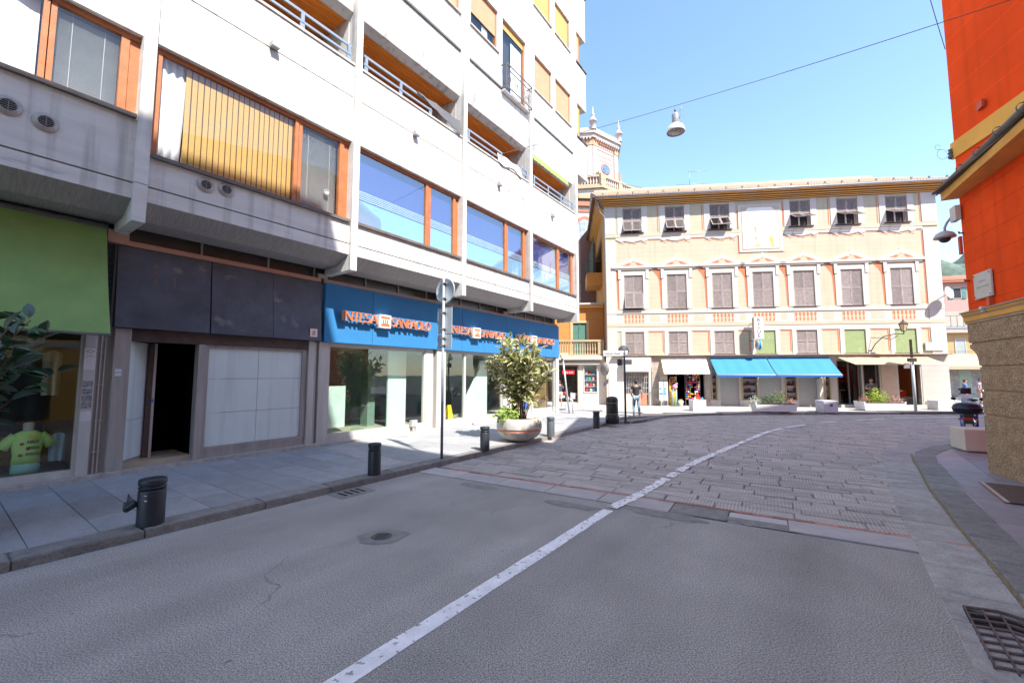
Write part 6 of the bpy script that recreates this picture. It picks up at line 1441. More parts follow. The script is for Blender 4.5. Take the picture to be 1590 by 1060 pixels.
# small fittings on the red wall
t = thing('security_camera', 'white dome security camera on an arm at the red building corner', 'camera', RF.w(-13.05, .02, 5.85), RF.rz)
M_cam = mat('camera_white', (.50, .47, .46), rough=.4)
box('junction_box', mat('camera_box', (.52, .50, .44), rough=.5), t, -.03, .23, -.13, -.03, -.22, .12, bevel=.008)
obj('arm', MB().tube([(-.03, -.08, -.05), (-.30, -.08, -.12), (-.42, -.08, -.20), (-.44, -.08, -.32)], .028, 8), M_cam, t)
hd = obj('camera_housing', MB().lathe([(.0, .0), (.08, -.01), (.16, -.06), (.20, -.13), (.21, -.17), (.13, -.18), (.0, -.18)], 18), M_cam, t, (-.46, -.08, -.28))
obj('dome', MB().ball((0, 0, -.17), .12, 16, sq=(1, 1, 1)), mat('smoked_dome', (.06, .04, .04), rough=.1), hd)
t = thing('stone_plaque', 'pale stone plaque with faint lettering and corner bolts on the red wall', 'plaque', RF.w(-12.22, .0, 0), RF.rz)
box('plate', mat('plaque_stone', (.55, .50, .44), rough=.6, var=.06), t, -.30, .33, -.035, .0, 3.72, 4.27, bevel=.004)
for x in (-.26, .29):
    for z in (3.77, 4.22): obj('bolt', MB().ball((x, -.04, z), .014, 8), M_coping, t)
mb = MB()
for (z, a, e) in ((4.06, -.10, .12), (3.94, -.2, .24)):
    x = a
    while x < e: w2 = R.uniform(.015, .035); mb.box(x, x + w2, -.0375, -.035, z, z + .035); x += w2 + .012
obj('faint_lettering', mb, mat('faint_carving', (.42, .38, .34)), t)
for k, (x, y0, z, dx, dz, lab) in enumerate([(-12.05, -.06, 3.53, .10, .17, 'small red junction box under the stone plaque'), (-13.02, -.03, 4.85, .08, .42, 'flat red conduit box at the corner below the security camera'), (-12.3, 0, 0, 0, 0, None)]):
    if lab: tag(obj('junction_box', MB().cbox(0, dx, y0, .02, 0, dz, .008), mat('red_box', (.55, .08, .03), rough=.5), None, RF.w(x, 0, z), (0, 0, RF.rz)), lab, 'junction box')
tag(obj('wall_lamp_stub', MB().box(0, .1, -.12, -.02, .0, .06).box(.03, .07, -.1, 0, -.06, 0), M_cam, None, RF.w(-12.2, 0, 3.47), (0, 0, RF.rz)), 'small white fitting on the ledge below the plaque', 'fitting')
for k, (x, z) in enumerate([(-12.88, 5.32), (-12.8, 4.2)]):
    tag(obj('wall_hook', MB().tube([(0, 0, 0), (0, -.07, 0), (.03, -.09, .03)], .02, 6), M_coping, None, RF.w(x, 0.02, z), (0, 0, RF.rz)), ['dark iron hook just under the security camera', 'dark iron hook left of the plaque'][k], 'hook')
t = tag(thing('wall_bracket', '', ''), 'small red iron bracket high on the upper red wall', 'bracket'); t.location = (10.02, 8.55, 7.82); t.rotation_euler = (0, 0, RF.rz)
obj('plate', MB().box(-.1, .1, -.05, 0, -.06, .1), mat('red_box', (.55, .08, .03)), t)

# ------------------------------------------------------------------ buildings behind and beside the camera (seen in the window reflections; they shade the street)
M_yel = mat('yellow_plaster', (.62, .36, .10), rough=.85, var=.07, scale=1)
def facing(name, label, s0, s1, d0, depth, h, m):
    fr = Frame(*sd(s1, d0)[:2], -D[0], -D[1])   # x runs towards the camera's rear, y away from the street
    t = thing(name, label, 'building', fr.w(0, 0), fr.rz)
    L = s1 - s0; hs = []
    nb = int(L / 2.6)
    for z0 in [4.0 + 3.3 * k for k in range(int((h - 5) / 3.3))]:
        for i in range(nb): xc = (i + .5) * L / nb; hs.append((xc - .5, xc + .5, z0, z0 + 1.7))
    op = [((i + .5) * L / nb - .85, (i + .5) * L / nb + .85, .12, 2.7) for i in range(nb)]
    obj('street_wall', holes_wall(MB(), 0, L, 0, h, 0, .35, hs + op), m, t)
    box('side_wall', m, t, 0, .35, .35, depth, 0, h); box('side_wall', m, t, L - .35, L, .35, depth, 0, h); box('rear_wall', m, t, 0, L, depth, depth + .3, 0, h); box('roof_slab', M_tile, t, -.3, L + .3, -.6, depth + .5, h, h + .3)
    box('inner_wall', M_dark, t, .35, L - .35, 1.0, 1.1, 0, h)
    for hh in hs:
        f = obj('window', MB().box(hh[0], hh[1], .1, .16, hh[2], hh[2] + .06).box(hh[0], hh[1], .1, .16, hh[3] - .06, hh[3]).box((hh[0] + hh[1]) / 2 - .03, (hh[0] + hh[1]) / 2 + .03, .1, .16, hh[2], hh[3]), M_whitep, t)
        for a, e in ((hh[0] - .5, hh[0] - .02), (hh[1] + .02, hh[1] + .5)): box('shutter', M_gsh, f, a, e, -.05, -.01, hh[2], hh[3])
    box('string_course', M_whitep, t, -.02, L + .02, -.06, -.002, 3.3, 3.6)
    for o in op: box('shop_glass', M_dark, t, o[0], o[1], .2, .25, .12, 2.7)
    return t
facing('corner_house', 'yellow house with green shutters beside the red building, outside the frame', -2.0 + 2.95, 7.4, 4.3, 9, 13.6, M_yel)
facing('tall_house', 'tall ochre house with green shutters across the street behind the camera', -20, .9, 3.6, 10, 23.4, mat('dark_ochre_plaster', (.55, .30, .12), rough=.85, var=.08))

# ------------------------------------------------------------------ street furniture
M_bol = mat('bollard_paint', (.020, .024, .034), rough=.45, var=.2, scale=5, fine=(40, .1), spec=.5)
M_bolg = mat('sunlit_bollard_paint', (.09, .105, .12), rough=.5, var=.2, scale=5)  # lighter copy of the bollard paint, sunlight put into its colour
def bollard(loc, label, r=.125, h=.62, m=None, extra=False):
    t = thing('bollard', label, 'bollard', loc, R.uniform(0, 3), 'grooved bollards along the left kerb'); m = m or M_bol
    obj('post', MB().lathe([(r * 1.0, 0), (r, h * .74), (r * .97, h * .76), (r * .90, h * .765)], 28), m, t)
    obj('ring', MB().lathe([(r * .86, h * .765), (r * .86, h * .79), (r * 1.0, h * .80), (r * 1.02, h * .815), (r * 1.0, h * .83), (r * .86, h * .84), (r * .86, h * .86)], 28), m, t)
    obj('cap', MB().lathe([(r * .86, h * .86), (r * 1.0, h * .87), (r * 1.02, h * .89), (r * 1.02, h * .97), (r * .97, h * .995), (r * .6, h * 1.003), (0, h * 1.005)], 28), m, t)
    return t
b1 = bollard(sd(1.9, -7.30, .12), 'near black bollard with a bent metal plate hanging off its left side', .15, .60)
b1.rotation_euler = (0, 0, 0)
obj('bent_plate', MB().add([(-.19, -.12, .40), (-.10, -.14, .33), (-.10, -.15, .25), (-.17, -.17, .20), (-.25, -.15, .24), (-.27, -.12, .31), (-.22, -.13, .33), (-.235, -.10, .43)], [(0, 1, 6, 7), (1, 2, 5, 6), (2, 3, 4, 5), (7, 6, 1, 0), (6, 5, 2, 1), (5, 4, 3, 2)]), M_bol, b1)
obj('bent_hinge', MB().tube([(-.11, -.11, .31), (-.17, -.15, .26), (-.21, -.16, .22)], [.05, .045, .03], 10), M_bol, b1); obj('chip_mark', MB().box(.02, .06, -.152, -.148, .40, .41).box(.03, .06, -.152, -.148, .33, .35), M_whitep, b1)
bollard(sd(5.38, -7.24, .12), 'black bollard just before the road-sign pole')
bollard(sd(8.75, -7.15, .12), 'black bollard in front of the big round planter')
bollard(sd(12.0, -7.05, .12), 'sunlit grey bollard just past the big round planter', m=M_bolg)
bollard(sd(14.8, -6.72, .12), 'black bollard beside the large litter bin')
t = thing('litter_bin', 'large black cast litter bin with domed lid by the street-name post', 'litter bin', (4.12, 17.5, .12))
M_bin = mat('bin_black', (.022, .022, .024), rough=.35, var=.2)
obj('bin_base', MB().lathe([(.0, 0), (.27, 0), (.275, .28), (.25, .33), (.24, .36)], 24), M_bin, t); obj('bin_body', MB().lathe([(.235, .36), (.235, .42), (.24, .43), (.24, .80), (.235, .82), (.235, .86)], 24), M_bin, t)
obj('bin_lid', MB().lathe([(.245, .86), (.245, .97), (.22, 1.04), (.15, 1.09), (0, 1.11)], 24), M_bin, t)
for z in (.395, .84): obj('bin_band', MB().lathe([(.243, z - .012), (.252, z), (.243, z + .012)], 24), mat('gold_band', (.30, .22, .12), rough=.5), t)
obj('post', MB().lathe([(.0, 0)] + [(.0, 0)], 4), M_bin, t) if False else None

# road-sign pole seen from behind
M_galv = mat('galvanised', (.42, .44, .46), rough=.42, var=.12, scale=5, metal=.35); M_back = mat('sign_back', (.36, .41, .44), rough=.45, var=.05, metal=.2)
t = thing('road_sign_pole', 'galvanised pole with a round sign and two rectangular plates seen from behind', 'road sign', (-1.67, 10.18, .12), math.atan2(D[1], D[0]))
obj('pole', MB().tube([(0, 0, 0), (0, 0, 2.0), (0, 0, 4.38)], .032, 12), M_galv, t); obj('pole_sleeve', MB().tube([(0, 0, 0), (0, 0, 1.35)], .034, 12), mat('dark_pole_paint', (.13, .14, .17), rough=.5), t)
mb = MB().lathe([(0, -.01), (.285, -.01), (.30, -.025), (.31, -.02), (.31, .012), (.29, .015), (0, .015)], 36)
obj('round_sign', mb, M_back, t, (.06, 0, 4.04), (0, rad(90), 0))
rp = obj('rectangular_plate', MB().cbox(0.04, .06, -.24, .24, 2.98, 3.62, .004), M_back, t); box('plate_rim', M_coping, t, .035, .065, -.245, .245, 3.62, 3.635)
box('small_plate', M_back, t, .04, .055, -.24, .24, 2.62, 2.96)
for z in (2.7, 2.88, 3.1, 3.5, 3.85, 4.22): box('clamp', M_galv, t, -.04, .05, -.06, .06, z - .012, z + .012); box('clamp_bolt', M_coping, t, -.03, .0, -.085, -.06, z - .015, z + .015)
# street-name post
t = thing('street_name_post', 'dark post with white street-name blades and a round black disc', 'street sign', (4.72, 17.7, .12), rad(-2))
M_post = mat('post_grey', (.045, .05, .06), rough=.6, var=.1)
obj('post', MB().tube([(0, 0, 0), (0, 0, 3.05)], .042, 10), M_post, t); obj('foot', MB().lathe([(.08, 0), (.08, .06), (.05, .1)], 12), M_post, t)
bl_ = box('name_blade', mat('blade_white', (.58, .59, .61), rough=.4), t, -.88, .14, -.03, .0, 2.77, 3.0, bevel=.01)
text('lettering', 'Goffredo Mameli', .115, ink, bl_, (-.50, -.034, 2.84), ext=.002, sx=.85)
obj('blade_disc', MB().lathe([(0, -.03), (.10, -.03), (.10, .0)], 16), M_coping, t, (.02, -.005, 2.885), (rad(90), 0, 0)) if False else None
obj('round_disc', MB().lathe([(0, -.02), (.22, -.02), (.22, .02), (0, .02)], 24), M_post, t, (-.02, .05, 3.0), (rad(90), 0, 0))
box('lower_plate', mat('pinkish_plate', (.48, .40, .40), rough=.5), t, -.12, .30, -.03, .0, 2.42, 2.62); box('lower_plate_side', M_post, t, -.28, -.121, -.05, .10, 2.38, 2.64)
obj('blade_symbol', MB().prism([(-.06, 2.88), (0, 2.82), (.06, 2.88), (0, 2.94)], -.036, -.031, 'y'), M_post, bl_)
# leaning post with small post, wall post, dim disc on the white wall
t = thing('leaning_post', 'grey post leaning left, with a small board on top, near the shop corner', 'post', (2.95, 21.9, .12), 0)
obj('post', MB().tube([(0, 0, 0), (-.30, 0, 2.75)], .045, 8), M_galv, t); obj('head', MB().tube([(-.30, 0, 2.7), (-.42, 0, 3.0)], .05, 8), M_coping, t); box('board', mat('cream_plate', (.55, .47, .36)), t, -.42, -.02, -.04, .0, 2.82, 3.12)
t = thing('short_post', 'short thin grey post with a small white box beside the leaning post', 'post', (3.15, 22.0, .12), 0)
obj('post', MB().tube([(0, 0, 0), (-.02, 0, .85)], .03, 8), M_galv, t); box('box', M_cam, t, -.12, .12, -.06, .06, .75, 1.05)
t = thing('wall_sign', 'round mesh sign and arrow plate fixed edge-on to the palace corner post', 'sign', (5.95, 26.6, .12), rad(-62))
obj('post', MB().tube([(0, .15, 0), (0, .15, 2.6)], .03, 8), M_galv, t); obj('round_sign', MB().lathe([(0, -.01), (.42, -.01), (.42, .01), (0, .01)], 24), mat('mesh_grey', (.30, .29, .28), rough=.6, var=.3, scale=12), t, (-.15, 0, 2.35), (rad(90), 0, 0)); obj('arrow_plate', MB().prism([(-.3, 1.2), (.2, 1.5), (.2, 1.8), (-.3, 1.5)], -.01, .01, 'y'), mat('mesh_grey', (.30, .29, .28)), t)
t = thing('sign_post', 'sign post seen edge-on in front of the beige cafe awning', 'sign post', (22.4, 23.6, .12), rad(-43.5))
obj('post', MB().tube([(0, 0, 0), (0, 0, 2.9)], .075, 10), mat('aqua_post', (.42, .52, .55), rough=.45), t); box('edge_on_sign', M_boxb, t, -.06, .06, -.4, .4, 2.95, 3.95); box('clamp_box', M_coping, t, -.20, .20, -.12, .12, 2.72, 2.92); box('small_plate', M_cam, t, -.35, -.1, -.1, -.06, 2.35, 2.65)

# planters and blocks by the palace
M_cwhite = mat('white_planter', (.62, .62, .63), rough=.7, var=.06)
def trough(name, label, x, y, rz, w_, d_, h_):
    t = thing(name, label, 'planter', (x, y, .12), rz, None)
    mb = MB().prism([(-w_ / 2 + .08, .05), (w_ / 2 - .08, .05), (w_ / 2, h_), (w_ / 2 - .06, h_), (w_ / 2 - .1, h_ - .1), (-w_ / 2 + .1, h_ - .1), (-w_ / 2 + .06, h_), (-w_ / 2, h_)], -d_ / 2, d_ / 2, 'y'); obj('trough', mb, M_cwhite, t)
    box('foot', M_dark, t, -w_ * .3, -w_ * .15, -d_ * .4, d_ * .4, 0, .05); box('foot', M_dark, t, w_ * .15, w_ * .3, -d_ * .4, d_ * .4, 0, .05); box('soil', mat('soil', (.05, .035, .02), rough=1), t, -w_ / 2 + .08, w_ / 2 - .08, -d_ / 2 + .03, d_ / 2 - .03, h_ - .12, h_ - .07)
    return t
M_leafd = mat('shrub_leaf', (.055, .11, .03), rough=.6, var=.35, scale=9, rnd=.2); M_leafy = mat('lime_shrub_leaf', (.36, .48, .05), transl=.3, rough=.6, var=.3, scale=9); M_flr = mat('rosy_leaf', (.36, .16, .12), rough=.6, var=.4, scale=10); M_wht = mat('white_green_leaf', (.38, .42, .33), rough=.6, var=.5, scale=14)
def shrub(par, c, r, m, n=420, ls=.05, name='shrub_leaves', sq=(1, 1, 1)):
    mb = MB()
    for _ in range(n):
        d = Vector((R.gauss(0, 1), R.gauss(0, 1), R.gauss(0, 1))).normalized(); k = r * (R.random() ** .38) * (1 + .18 * mnoise.noise(d * 2.2 + Vector(c)))
        p = Vector(c) + Vector((d.x * sq[0], d.y * sq[1], d.z * sq[2])) * k
        if p.z < c[2] - r * .55: continue
        a = Vector((R.gauss(0, 1), R.gauss(0, 1), R.gauss(0, 1))).normalized(); b_ = a.cross(d).normalized(); s_ = ls * R.uniform(.6, 1.3)
        mb.add([p, p + a * s_ * .5 + b_ * s_ * .35, p + a * s_, p + a * s_ * .5 - b_ * s_ * .35], [(0, 1, 2, 3)])
    return obj(name, mb, m, par)
def fix_local(par): return par
t = trough('flower_trough', 'long white trough with dark green shrubs in front of the closed shops', 14.0, 22.75, rad(-4), 2.15, .6, .52)
shrub(t, (-.95, 0, .55), .32, M_wht, 260, .07); shrub(t, (-.35, 0, .62), .36, M_leafd, 420, .07); shrub(t, (.25, 0, .68), .46, mat('olive_shrub_leaf', (.10, .15, .03), rough=.6, var=.35, scale=9), 560, .07, sq=(1.15, .9, 1)); shrub(t, (.85, 0, .56), .24, M_flr, 200, .06)
t = trough('flower_trough', 'white trough with lime green shrub in front of the cafe', 20.55, 23.75, rad(-5), 2.2, .8, .52)
shrub(t, (-.1, 0, .65), .62, M_leafy, 900, .07, sq=(1.1, .7, 1)); shrub(t, (-.85, -.1, .58), .28, M_flr, 240, .06); shrub(t, (.75, -.1, .55), .36, mat('pinkish_flowers', (.50, .28, .20), rough=.6, var=.4, scale=12), 300, .06)
for k, (x, y, w_, lab) in enumerate([(10.3, 23.6, .68, 'white square planter tub holding small toys by the souvenir shop'), (24.6, 24.2, 1.2, 'low white concrete block at the palace corner'), (16.95, 22.9, .72, 'white concrete block with a dark square mark beside the long trough')]):
    t = thing('concrete_block', lab, 'block', (x, y, .12), rad(-4))
    obj('block', MB().cbox(-w_ / 2, w_ / 2, -.35, .35, 0, .62 if k != 1 else .55, .02), M_cwhite if k != 2 else mat('lilac_white', (.50, .50, .56), rough=.6), t)
    if k == 2: box('dark_mark', M_coping, t, -.06, .10, -.353, -.350, .30, .46)
    if k == 0:
        for q in range(5): obj('toy', MB().ball((-.25 + q * .13, 0, .68), .07, 8), pm_[[0, 5, 2, 0, 1][q]], t)
        obj('toy_boat', MB().add([(-.1, -.1, .7), (.12, -.1, .7), (.0, -.1, 1.05)], [(0, 1, 2)]).add([(-.1, -.09, .7), (.12, -.09, .7), (.0, -.09, 1.05)], [(0, 2, 1)]), pm_[0], t)
# right corner: white stone block and scooter behind it
t = thing('stone_bench_block', 'cream stone block on the right pavement at the red building corner', 'block', (12.62, 11.62, .05), RF.rz)
box('plinth', mat('cream_plinth', (.36, .32, .26)), t, -.22, .40, -.35, .35, 0, .05); obj('block', MB().cbox(-.3, .5, -.42, .42, .05, .62, .02), mat('cream_block', (.56, .50, .42), rough=.8, var=.06, bump=.3, bscale=30), t, bevel=.012)
sc_ = thing('scooter', 'blue scooter with a big black top case parked behind the cream block', 'scooter', (13.62, 12.72, .05), rad(42))
M_sb = mat('scooter_blue', (.02, .07, .33), rough=.22, coat=.6, var=.03); M_sbk = mat('scooter_black', (.012, .013, .017), rough=.3); M_tyre = mat('tyre', (.02, .02, .02), rough=.8)
# local x points forward, rear at x=0
def wheel(x):
    w_ = obj('wheel', MB().lathe([(.17, -.05), (.25, -.06), (.27, -.03), (.27, .03), (.25, .06), (.17, .05)], 24), M_tyre, sc_, (x, 0, .27), (rad(90), 0, 0)); obj('rim', MB().lathe([(0, -.03), (.17, -.045), (.17, .045), (0, .03)], 16), M_galv, w_); return w_
wheel(.22); wheel(1.45)
obj('body', loft([(0, 0, 0, .13, .08), (.0, 0, .12, .17, .13), (0, 0, .3, .16, .16), (0, 0, .5, .14, .16), (0, 0, .62, .08, .12)], 14), M_sb, sc_, (.02, 0, .62), (0, rad(90), 0))
obj('seat', loft([(0, 0, 0, .05, .10), (0, 0, .1, .07, .15), (0, 0, .45, .06, .15), (0, 0, .65, .04, .10)], 12), M_sbk, sc_, (.12, 0, .83), (0, rad(90), 0))
obj('footboard', MB().cbox(.6, 1.15, -.17, .17, .28, .36, .03), M_sbk, sc_); obj('front_shield', MB().prism([(1.10, .30), (1.20, .30), (1.16, .95), (1.08, 1.0)], -.20, .20, 'y'), M_sb, sc_, bevel=.03)
obj('front_fork', MB().tube([(1.12, 0, 1.0), (1.42, 0, .3)], .04, 8), M_sbk, sc_); obj('front_mudguard', MB().lathe([(.30, -.07), (.31, 0), (.30, .07)], 16, arc=math.pi * .8), M_sb, sc_, (1.45, 0, .27), (rad(90), rad(-30), 0))
obj('handlebar', MB().tube([(1.02, -.34, 1.06), (1.10, -.15, 1.08), (1.10, .15, 1.08), (1.02, .34, 1.06)], .018, 8), M_sbk, sc_); obj('front_cowl', MB().ball((1.14, 0, 1.06), .13, 12, sq=(.8, 1.2, .8)), M_sb, sc_)
for s_ in (-1, 1): obj('mirror', MB().tube([(1.08, s_ * .22, 1.08), (1.10, s_ * .30, 1.26)], .008, 6).ball((1.10, s_ * .31, 1.30), .06, 10, sq=(.4, 1.1, .8)), M_sbk, sc_)
box('windscreen', M_glass, sc_, 1.16, 1.165, -.2, .2, 1.1, 1.45)
tcase = obj('top_case', MB().lathe([(0, 0), (.17, 0), (.215, .05), (.235, .14), (.24, .17), (.235, .175), (.21, .26), (.14, .31), (0, .33)], 24), M_sbk, sc_, (-.14, 0, .90)); tcase.scale = (1.15, 1.38, 1.05)
o = obj('case_lid_shine', MB().lathe([(.236, .165), (.246, .17), (.236, .178)], 24), M_sb, tcase)
box('case_bracket', M_sbk, sc_, -.12, .15, -.08, .08, .82, .90); box('tail_light', mat('tail_red', (.5, .01, .01), rough=.2, coat=.5), sc_, -.05, .0, -.11, .11, .70, .80, bevel=.02)
for s_ in (-1, 1): obj('indicator', MB().ball((-.02, s_ * .17, .73), .045, 8, sq=(1, 1, .7)), mat('indicator_red', (.55, .08, .03), rough=.3), sc_)
box('mudguard', M_sbk, sc_, -.08, .0, -.09, .09, .30, .70); pl8 = box('number_plate', mat('plate_white', (.6, .62, .6), rough=.4), sc_, -.10, -.085, -.085, .085, .42, .60); box('plate_blue', mat('plate_blue', (.03, .15, .5)), pl8, -.102, -.1005, .06, .085, .42, .60)
obj('exhaust', MB().tube([(.0, -.17, .28), (.35, -.17, .27), (.6, -.1, .25)], [.055, .055, .02], 10), M_galv, sc_); box('reflector', mat('tail_red', (.5, .01, .01)), sc_, -.09, -.08, -.03, .03, .34, .38)

# round planter with the rubber fig
M_pot = mat('washed_concrete', (.52, .49, .45), rough=.85, var=.12, scale=5, bump=.5, bscale=60, spot=((.38, .33, .26), 3.5, .58, .08))
M_potb = mat('orange_band', (.60, .22, .14), rough=.6, var=.1)
M_lf = mat('fig_leaf', (.30, .37, .09), rough=.4, var=.25, scale=7, rnd=.35, spec=.3, transl=.35); M_lfm = mat('fig_leaf_margin', (.78, .72, .45), transl=.3, rough=.4, var=.2, scale=6, rnd=.25, spec=.5); M_lfd = mat('dark_fig_leaf', (.04, .085, .045), rough=.28, var=.3, scale=7, rnd=.3, spec=.6); M_lfb = mat('fig_leaf_back', (.20, .15, .05), rough=.5)
def leaf_mesh(name, L, W, ma, mm_, fold=.18, droop=.15):
    mb = MB(); n = 6; rows = []
    for i in range(n + 1):
        u = i / n; w_ = W * (math.sin(math.pi * min(1, u * 1.02 + .02)) ** .7) if 0 < i < n else 0.001; z = -droop * L * u * u
        rows.append([(-w_ / 2, L * u, z + fold * w_), (-w_ * .30, L * u, z + fold * w_ * .55), (0, L * u, z), (w_ * .30, L * u, z + fold * w_ * .55), (w_ / 2, L * u, z + fold * w_)])
    vs = [p for r_ in rows for p in r_]
    for i in range(n):
        for k in range(4): mb.f.append((i * 5 + k, i * 5 + k + 1, i * 5 + 5 + k + 1, i * 5 + 5 + k)); mb.m.append(1 if k in (0, 3) or i in (0, n - 1) else 0); mb.s.append(True)
    mb.v = [tuple(v) for v in vs]; return mb.mesh(name, [ma, mm_]), mb
def fig(label, loc, H, Rr, nst, mats, nleaf, plabel, seed, limit=240, rz=0, pot=True, lean=(0, 0)):
    rr = random.Random(seed)
    p = thing('round_planter', plabel, 'planter', loc, rz)
    bowl = obj('bowl', MB().lathe([(0, .02), (.22, .0), (.40, .05), (.55, .14), (.64, .24), (.675, .31)], 40), M_pot, p)
    obj('band', MB().lathe([(.668, .31), (.668, .365)], 40), M_potb, p); obj('bowl_rim', MB().lathe([(.675, .31), (.668, .31)], 40).lathe([(.67, .366), (.685, .37), (.69, .40), (.675, .66), (.665, .69), (.60, .69), (.58, .60), (.0, .60)], 40), M_pot, p)
    obj('soil', MB().lathe([(0, .62), (.585, .62)], 24), mat('soil', (.05, .035, .02)), p)
    t = thing('rubber_fig', label, 'plant', (loc[0], loc[1], loc[2] + .6), rz)
    data = []; srcs = []
    for q in range(4):
        d, mbx = leaf_mesh('leaf', rr.uniform(.23, .31), rr.uniform(.115, .15), mats[0], mats[1], rr.uniform(.1, .3), rr.uniform(.0, .35)); data.append(d); srcs.append(mbx)
    tips = []
    for s_ in range(nst):
        a = rr.uniform(0, 2 * math.pi); r0 = rr.uniform(0, .22); pts = [Vector((r0 * math.cos(a), r0 * math.sin(a), 0))]
        reach = Rr * math.sqrt(rr.random()) ; hh = H * rr.uniform(.62, 1.0) * (1 - .25 * (reach / Rr) ** 2); k = 7
        for i in range(1, k + 1):
            u = i / k; pts.append(Vector(((r0 + reach * u ** 1.5) * math.cos(a) + lean[0] * u, (r0 + reach * u ** 1.5) * math.sin(a) + lean[1] * u, hh * u)) + Vector((rr.uniform(-.03, .03), rr.uniform(-.03, .03), 0)))
        obj('stem', MB().tube(pts, [.02 - .0018 * i for i in range(k + 1)], 6), mat('fig_stem', (.12, .08, .05), rough=.8), t)
        tips.append(pts)
    cnt = 0; rest_ = MB()
    for q in range(nleaf):
        pts = tips[q % nst]; u = rr.uniform(.22, 1.0) ** .8; f_ = u * (len(pts) - 1); i = min(int(f_), len(pts) - 2); base = pts[i].lerp(pts[i + 1], f_ - i)
        a = rr.uniform(0, 2 * math.pi); el = rr.uniform(-.5, 1.0) + .3 * u
        d = Vector((math.cos(a) * math.cos(el), math.sin(a) * math.cos(el), math.sin(el))); base = base + d * .05
        rot = d.to_track_quat('Y', 'Z') @ Matrix.Rotation(rr.uniform(-.6, .6), 3, 'Y').to_quaternion()
        sc1 = rr.uniform(.7, 1.1)
        if cnt < limit:
            o = link('leaf', data[q % 4], t, base, rot.to_euler(), (sc1, sc1, sc1)); cnt += 1
        else:
            M4 = Matrix.Translation(base) @ rot.to_matrix().to_4x4() @ Matrix.Scale(sc1, 4); sm_ = srcs[q % 4]
            o0_ = len(rest_.v); rest_.v += [tuple(M4 @ Vector(v)) for v in sm_.v]; rest_.f += [tuple(o0_ + j for j in f) for f in sm_.f]; rest_.m += sm_.m; rest_.s += sm_.s
    if rest_.v: stuff(obj('leaves', rest_, mats, t))
    return p, t
p_, f_ = fig('tall variegated rubber fig with cream-edged leaves in the round planter', (.22, 13.0, .12), 2.65, .86, 30, [M_lf, M_lfm], 1150, 'big round concrete planter with an orange band on the sunny pavement', 5, limit=290)
u_ = thing('shrub', 'small bright green shrub at the left edge of the round planter', 'shrub', (.22, 13.0, .72))
shrub(u_, (-.36, -.30, .16), .30, mat('fresh_leaf', (.30, .42, .10), transl=.3, rough=.5, var=.4, scale=12), 420, .13, sq=(1.2, .8, .9)); shrub(u_, (.50, -.34, -.05), .15, mat('trailing_leaf', (.30, .33, .15), rough=.5, var=.4, scale=12), 90, .09)
p2_, f2_ = fig('dark green rubber fig reaching into the left edge of the photo', sd(-.18, -8.75, .12), 2.7, .95, 26, [M_lfd, M_lfd], 760, 'round concrete planter at the left, its rim outside the frame', 11, limit=250, lean=(.35, .05))
t = thing('geranium', 'red geranium flowers at the left edge under the dark fig leaves', 'flowers', sd(.28, -8.45, .78))
shrub(t, (.12, .0, .26), .30, M_leafd, 240, .09, name='geranium_leaves')
for k in range(5):
    mb = MB(); c = Vector((.15 + R.uniform(0, .25), R.uniform(-.15, .15), .22 + R.uniform(0, .22)))
    for q in range(9):
        a = R.uniform(0, 6.28); d = Vector((math.cos(a), math.sin(a), R.uniform(-.3, .5))) * .035; mb.ball(c + d, .018, 6, sq=(1, 1, .6))
    obj('flower', mb, mat('geranium_red', (.62, .015, .01), rough=.5), t)

# ------------------------------------------------------------------ street lamp on its wire, cables
def wire(name, label, A, B, sag, r, m, cat='wire', n=26):
    A, B = Vector(A), Vector(B); pts = []
    for i in range(n + 1):
        u = i / n; p = A.lerp(B, u); p.z -= sag * 4 * u * (1 - u); pts.append(p)
    tag(obj(name, MB().tube(pts, r, 5), m, None), label, cat); return pts
M_wire = mat('wire_grey', (.16, .15, .15), rough=.6)
WL, WR = (-1.443, 15.671, 10.36), (9.809, 7.72, 9.443)
wp = wire('lamp_wire', 'suspension wire crossing the street and carrying the white lamp', WL, WR, .16, .008, M_wire)
lp = thing('street_lamp', 'white dome street lamp with grey cylinder hanging from the wire over the street', 'street lamp', (4.62, 11.38, 8.86), 0)
lp.scale = (.92, .92, .92); lp.location.z += .06
M_lw = mat('lamp_white', (.70, .70, .70), rough=.3)
obj('shade', MB().lathe([(.265, 0), (.272, .02), (.262, .08), (.225, .17), (.15, .24), (.10, .26), (0, .262)], 32), M_lw, lp); obj('shade_inside', MB().lathe([(.258, .005), (.20, .015), (.0, .02)], 32), mat('lamp_reflector', (.40, .36, .28), rough=.45, var=.15), lp)
obj('lamp_glass', MB().lathe([(.0, -.012), (.16, -.008), (.19, .012)], 24), mat('lamp_lens', (.45, .43, .38), rough=.2, var=.1), lp)
obj('gear_housing', MB().lathe([(.10, .262), (.105, .28), (.105, .55), (.085, .60), (.03, .62)], 20), mat('lamp_grey', (.26, .30, .34), rough=.4), lp); obj('hanger', MB().tube([(0, 0, .60), (0, 0, .78)], .018, 8).ball((0, 0, .70), .035, 8), M_coping, lp)
obj('feed_cable', MB().tube([(.11, .0, .42), (.16, -.02, .55), (.13, -.05, .68), (.18, -.1, .76)], .012, 6), mat('pale_cable', (.42, .38, .40)), lp)
wire('overhead_wire', 'thin dark wire strung high across the square in front of the palace roof', (7.4, 43, 23.3), (25.6, 26.0, 13.3), 1.2, .022, mat('blue_wire', (.14, .12, .2)))
wire('anchor_wire', 'short stay wire at the top of the red building', (9.53, 9.0, 10.95), (10.22, 9.36, 9.75), .03, .008, mat('blue_wire', (.14, .12, .2)))
wire('stay_wire', 'short stay wire hanging down the concrete wall under the lamp wire', WL, WF.w(12.1, -.03, 8.75), .02, .006, M_wire)
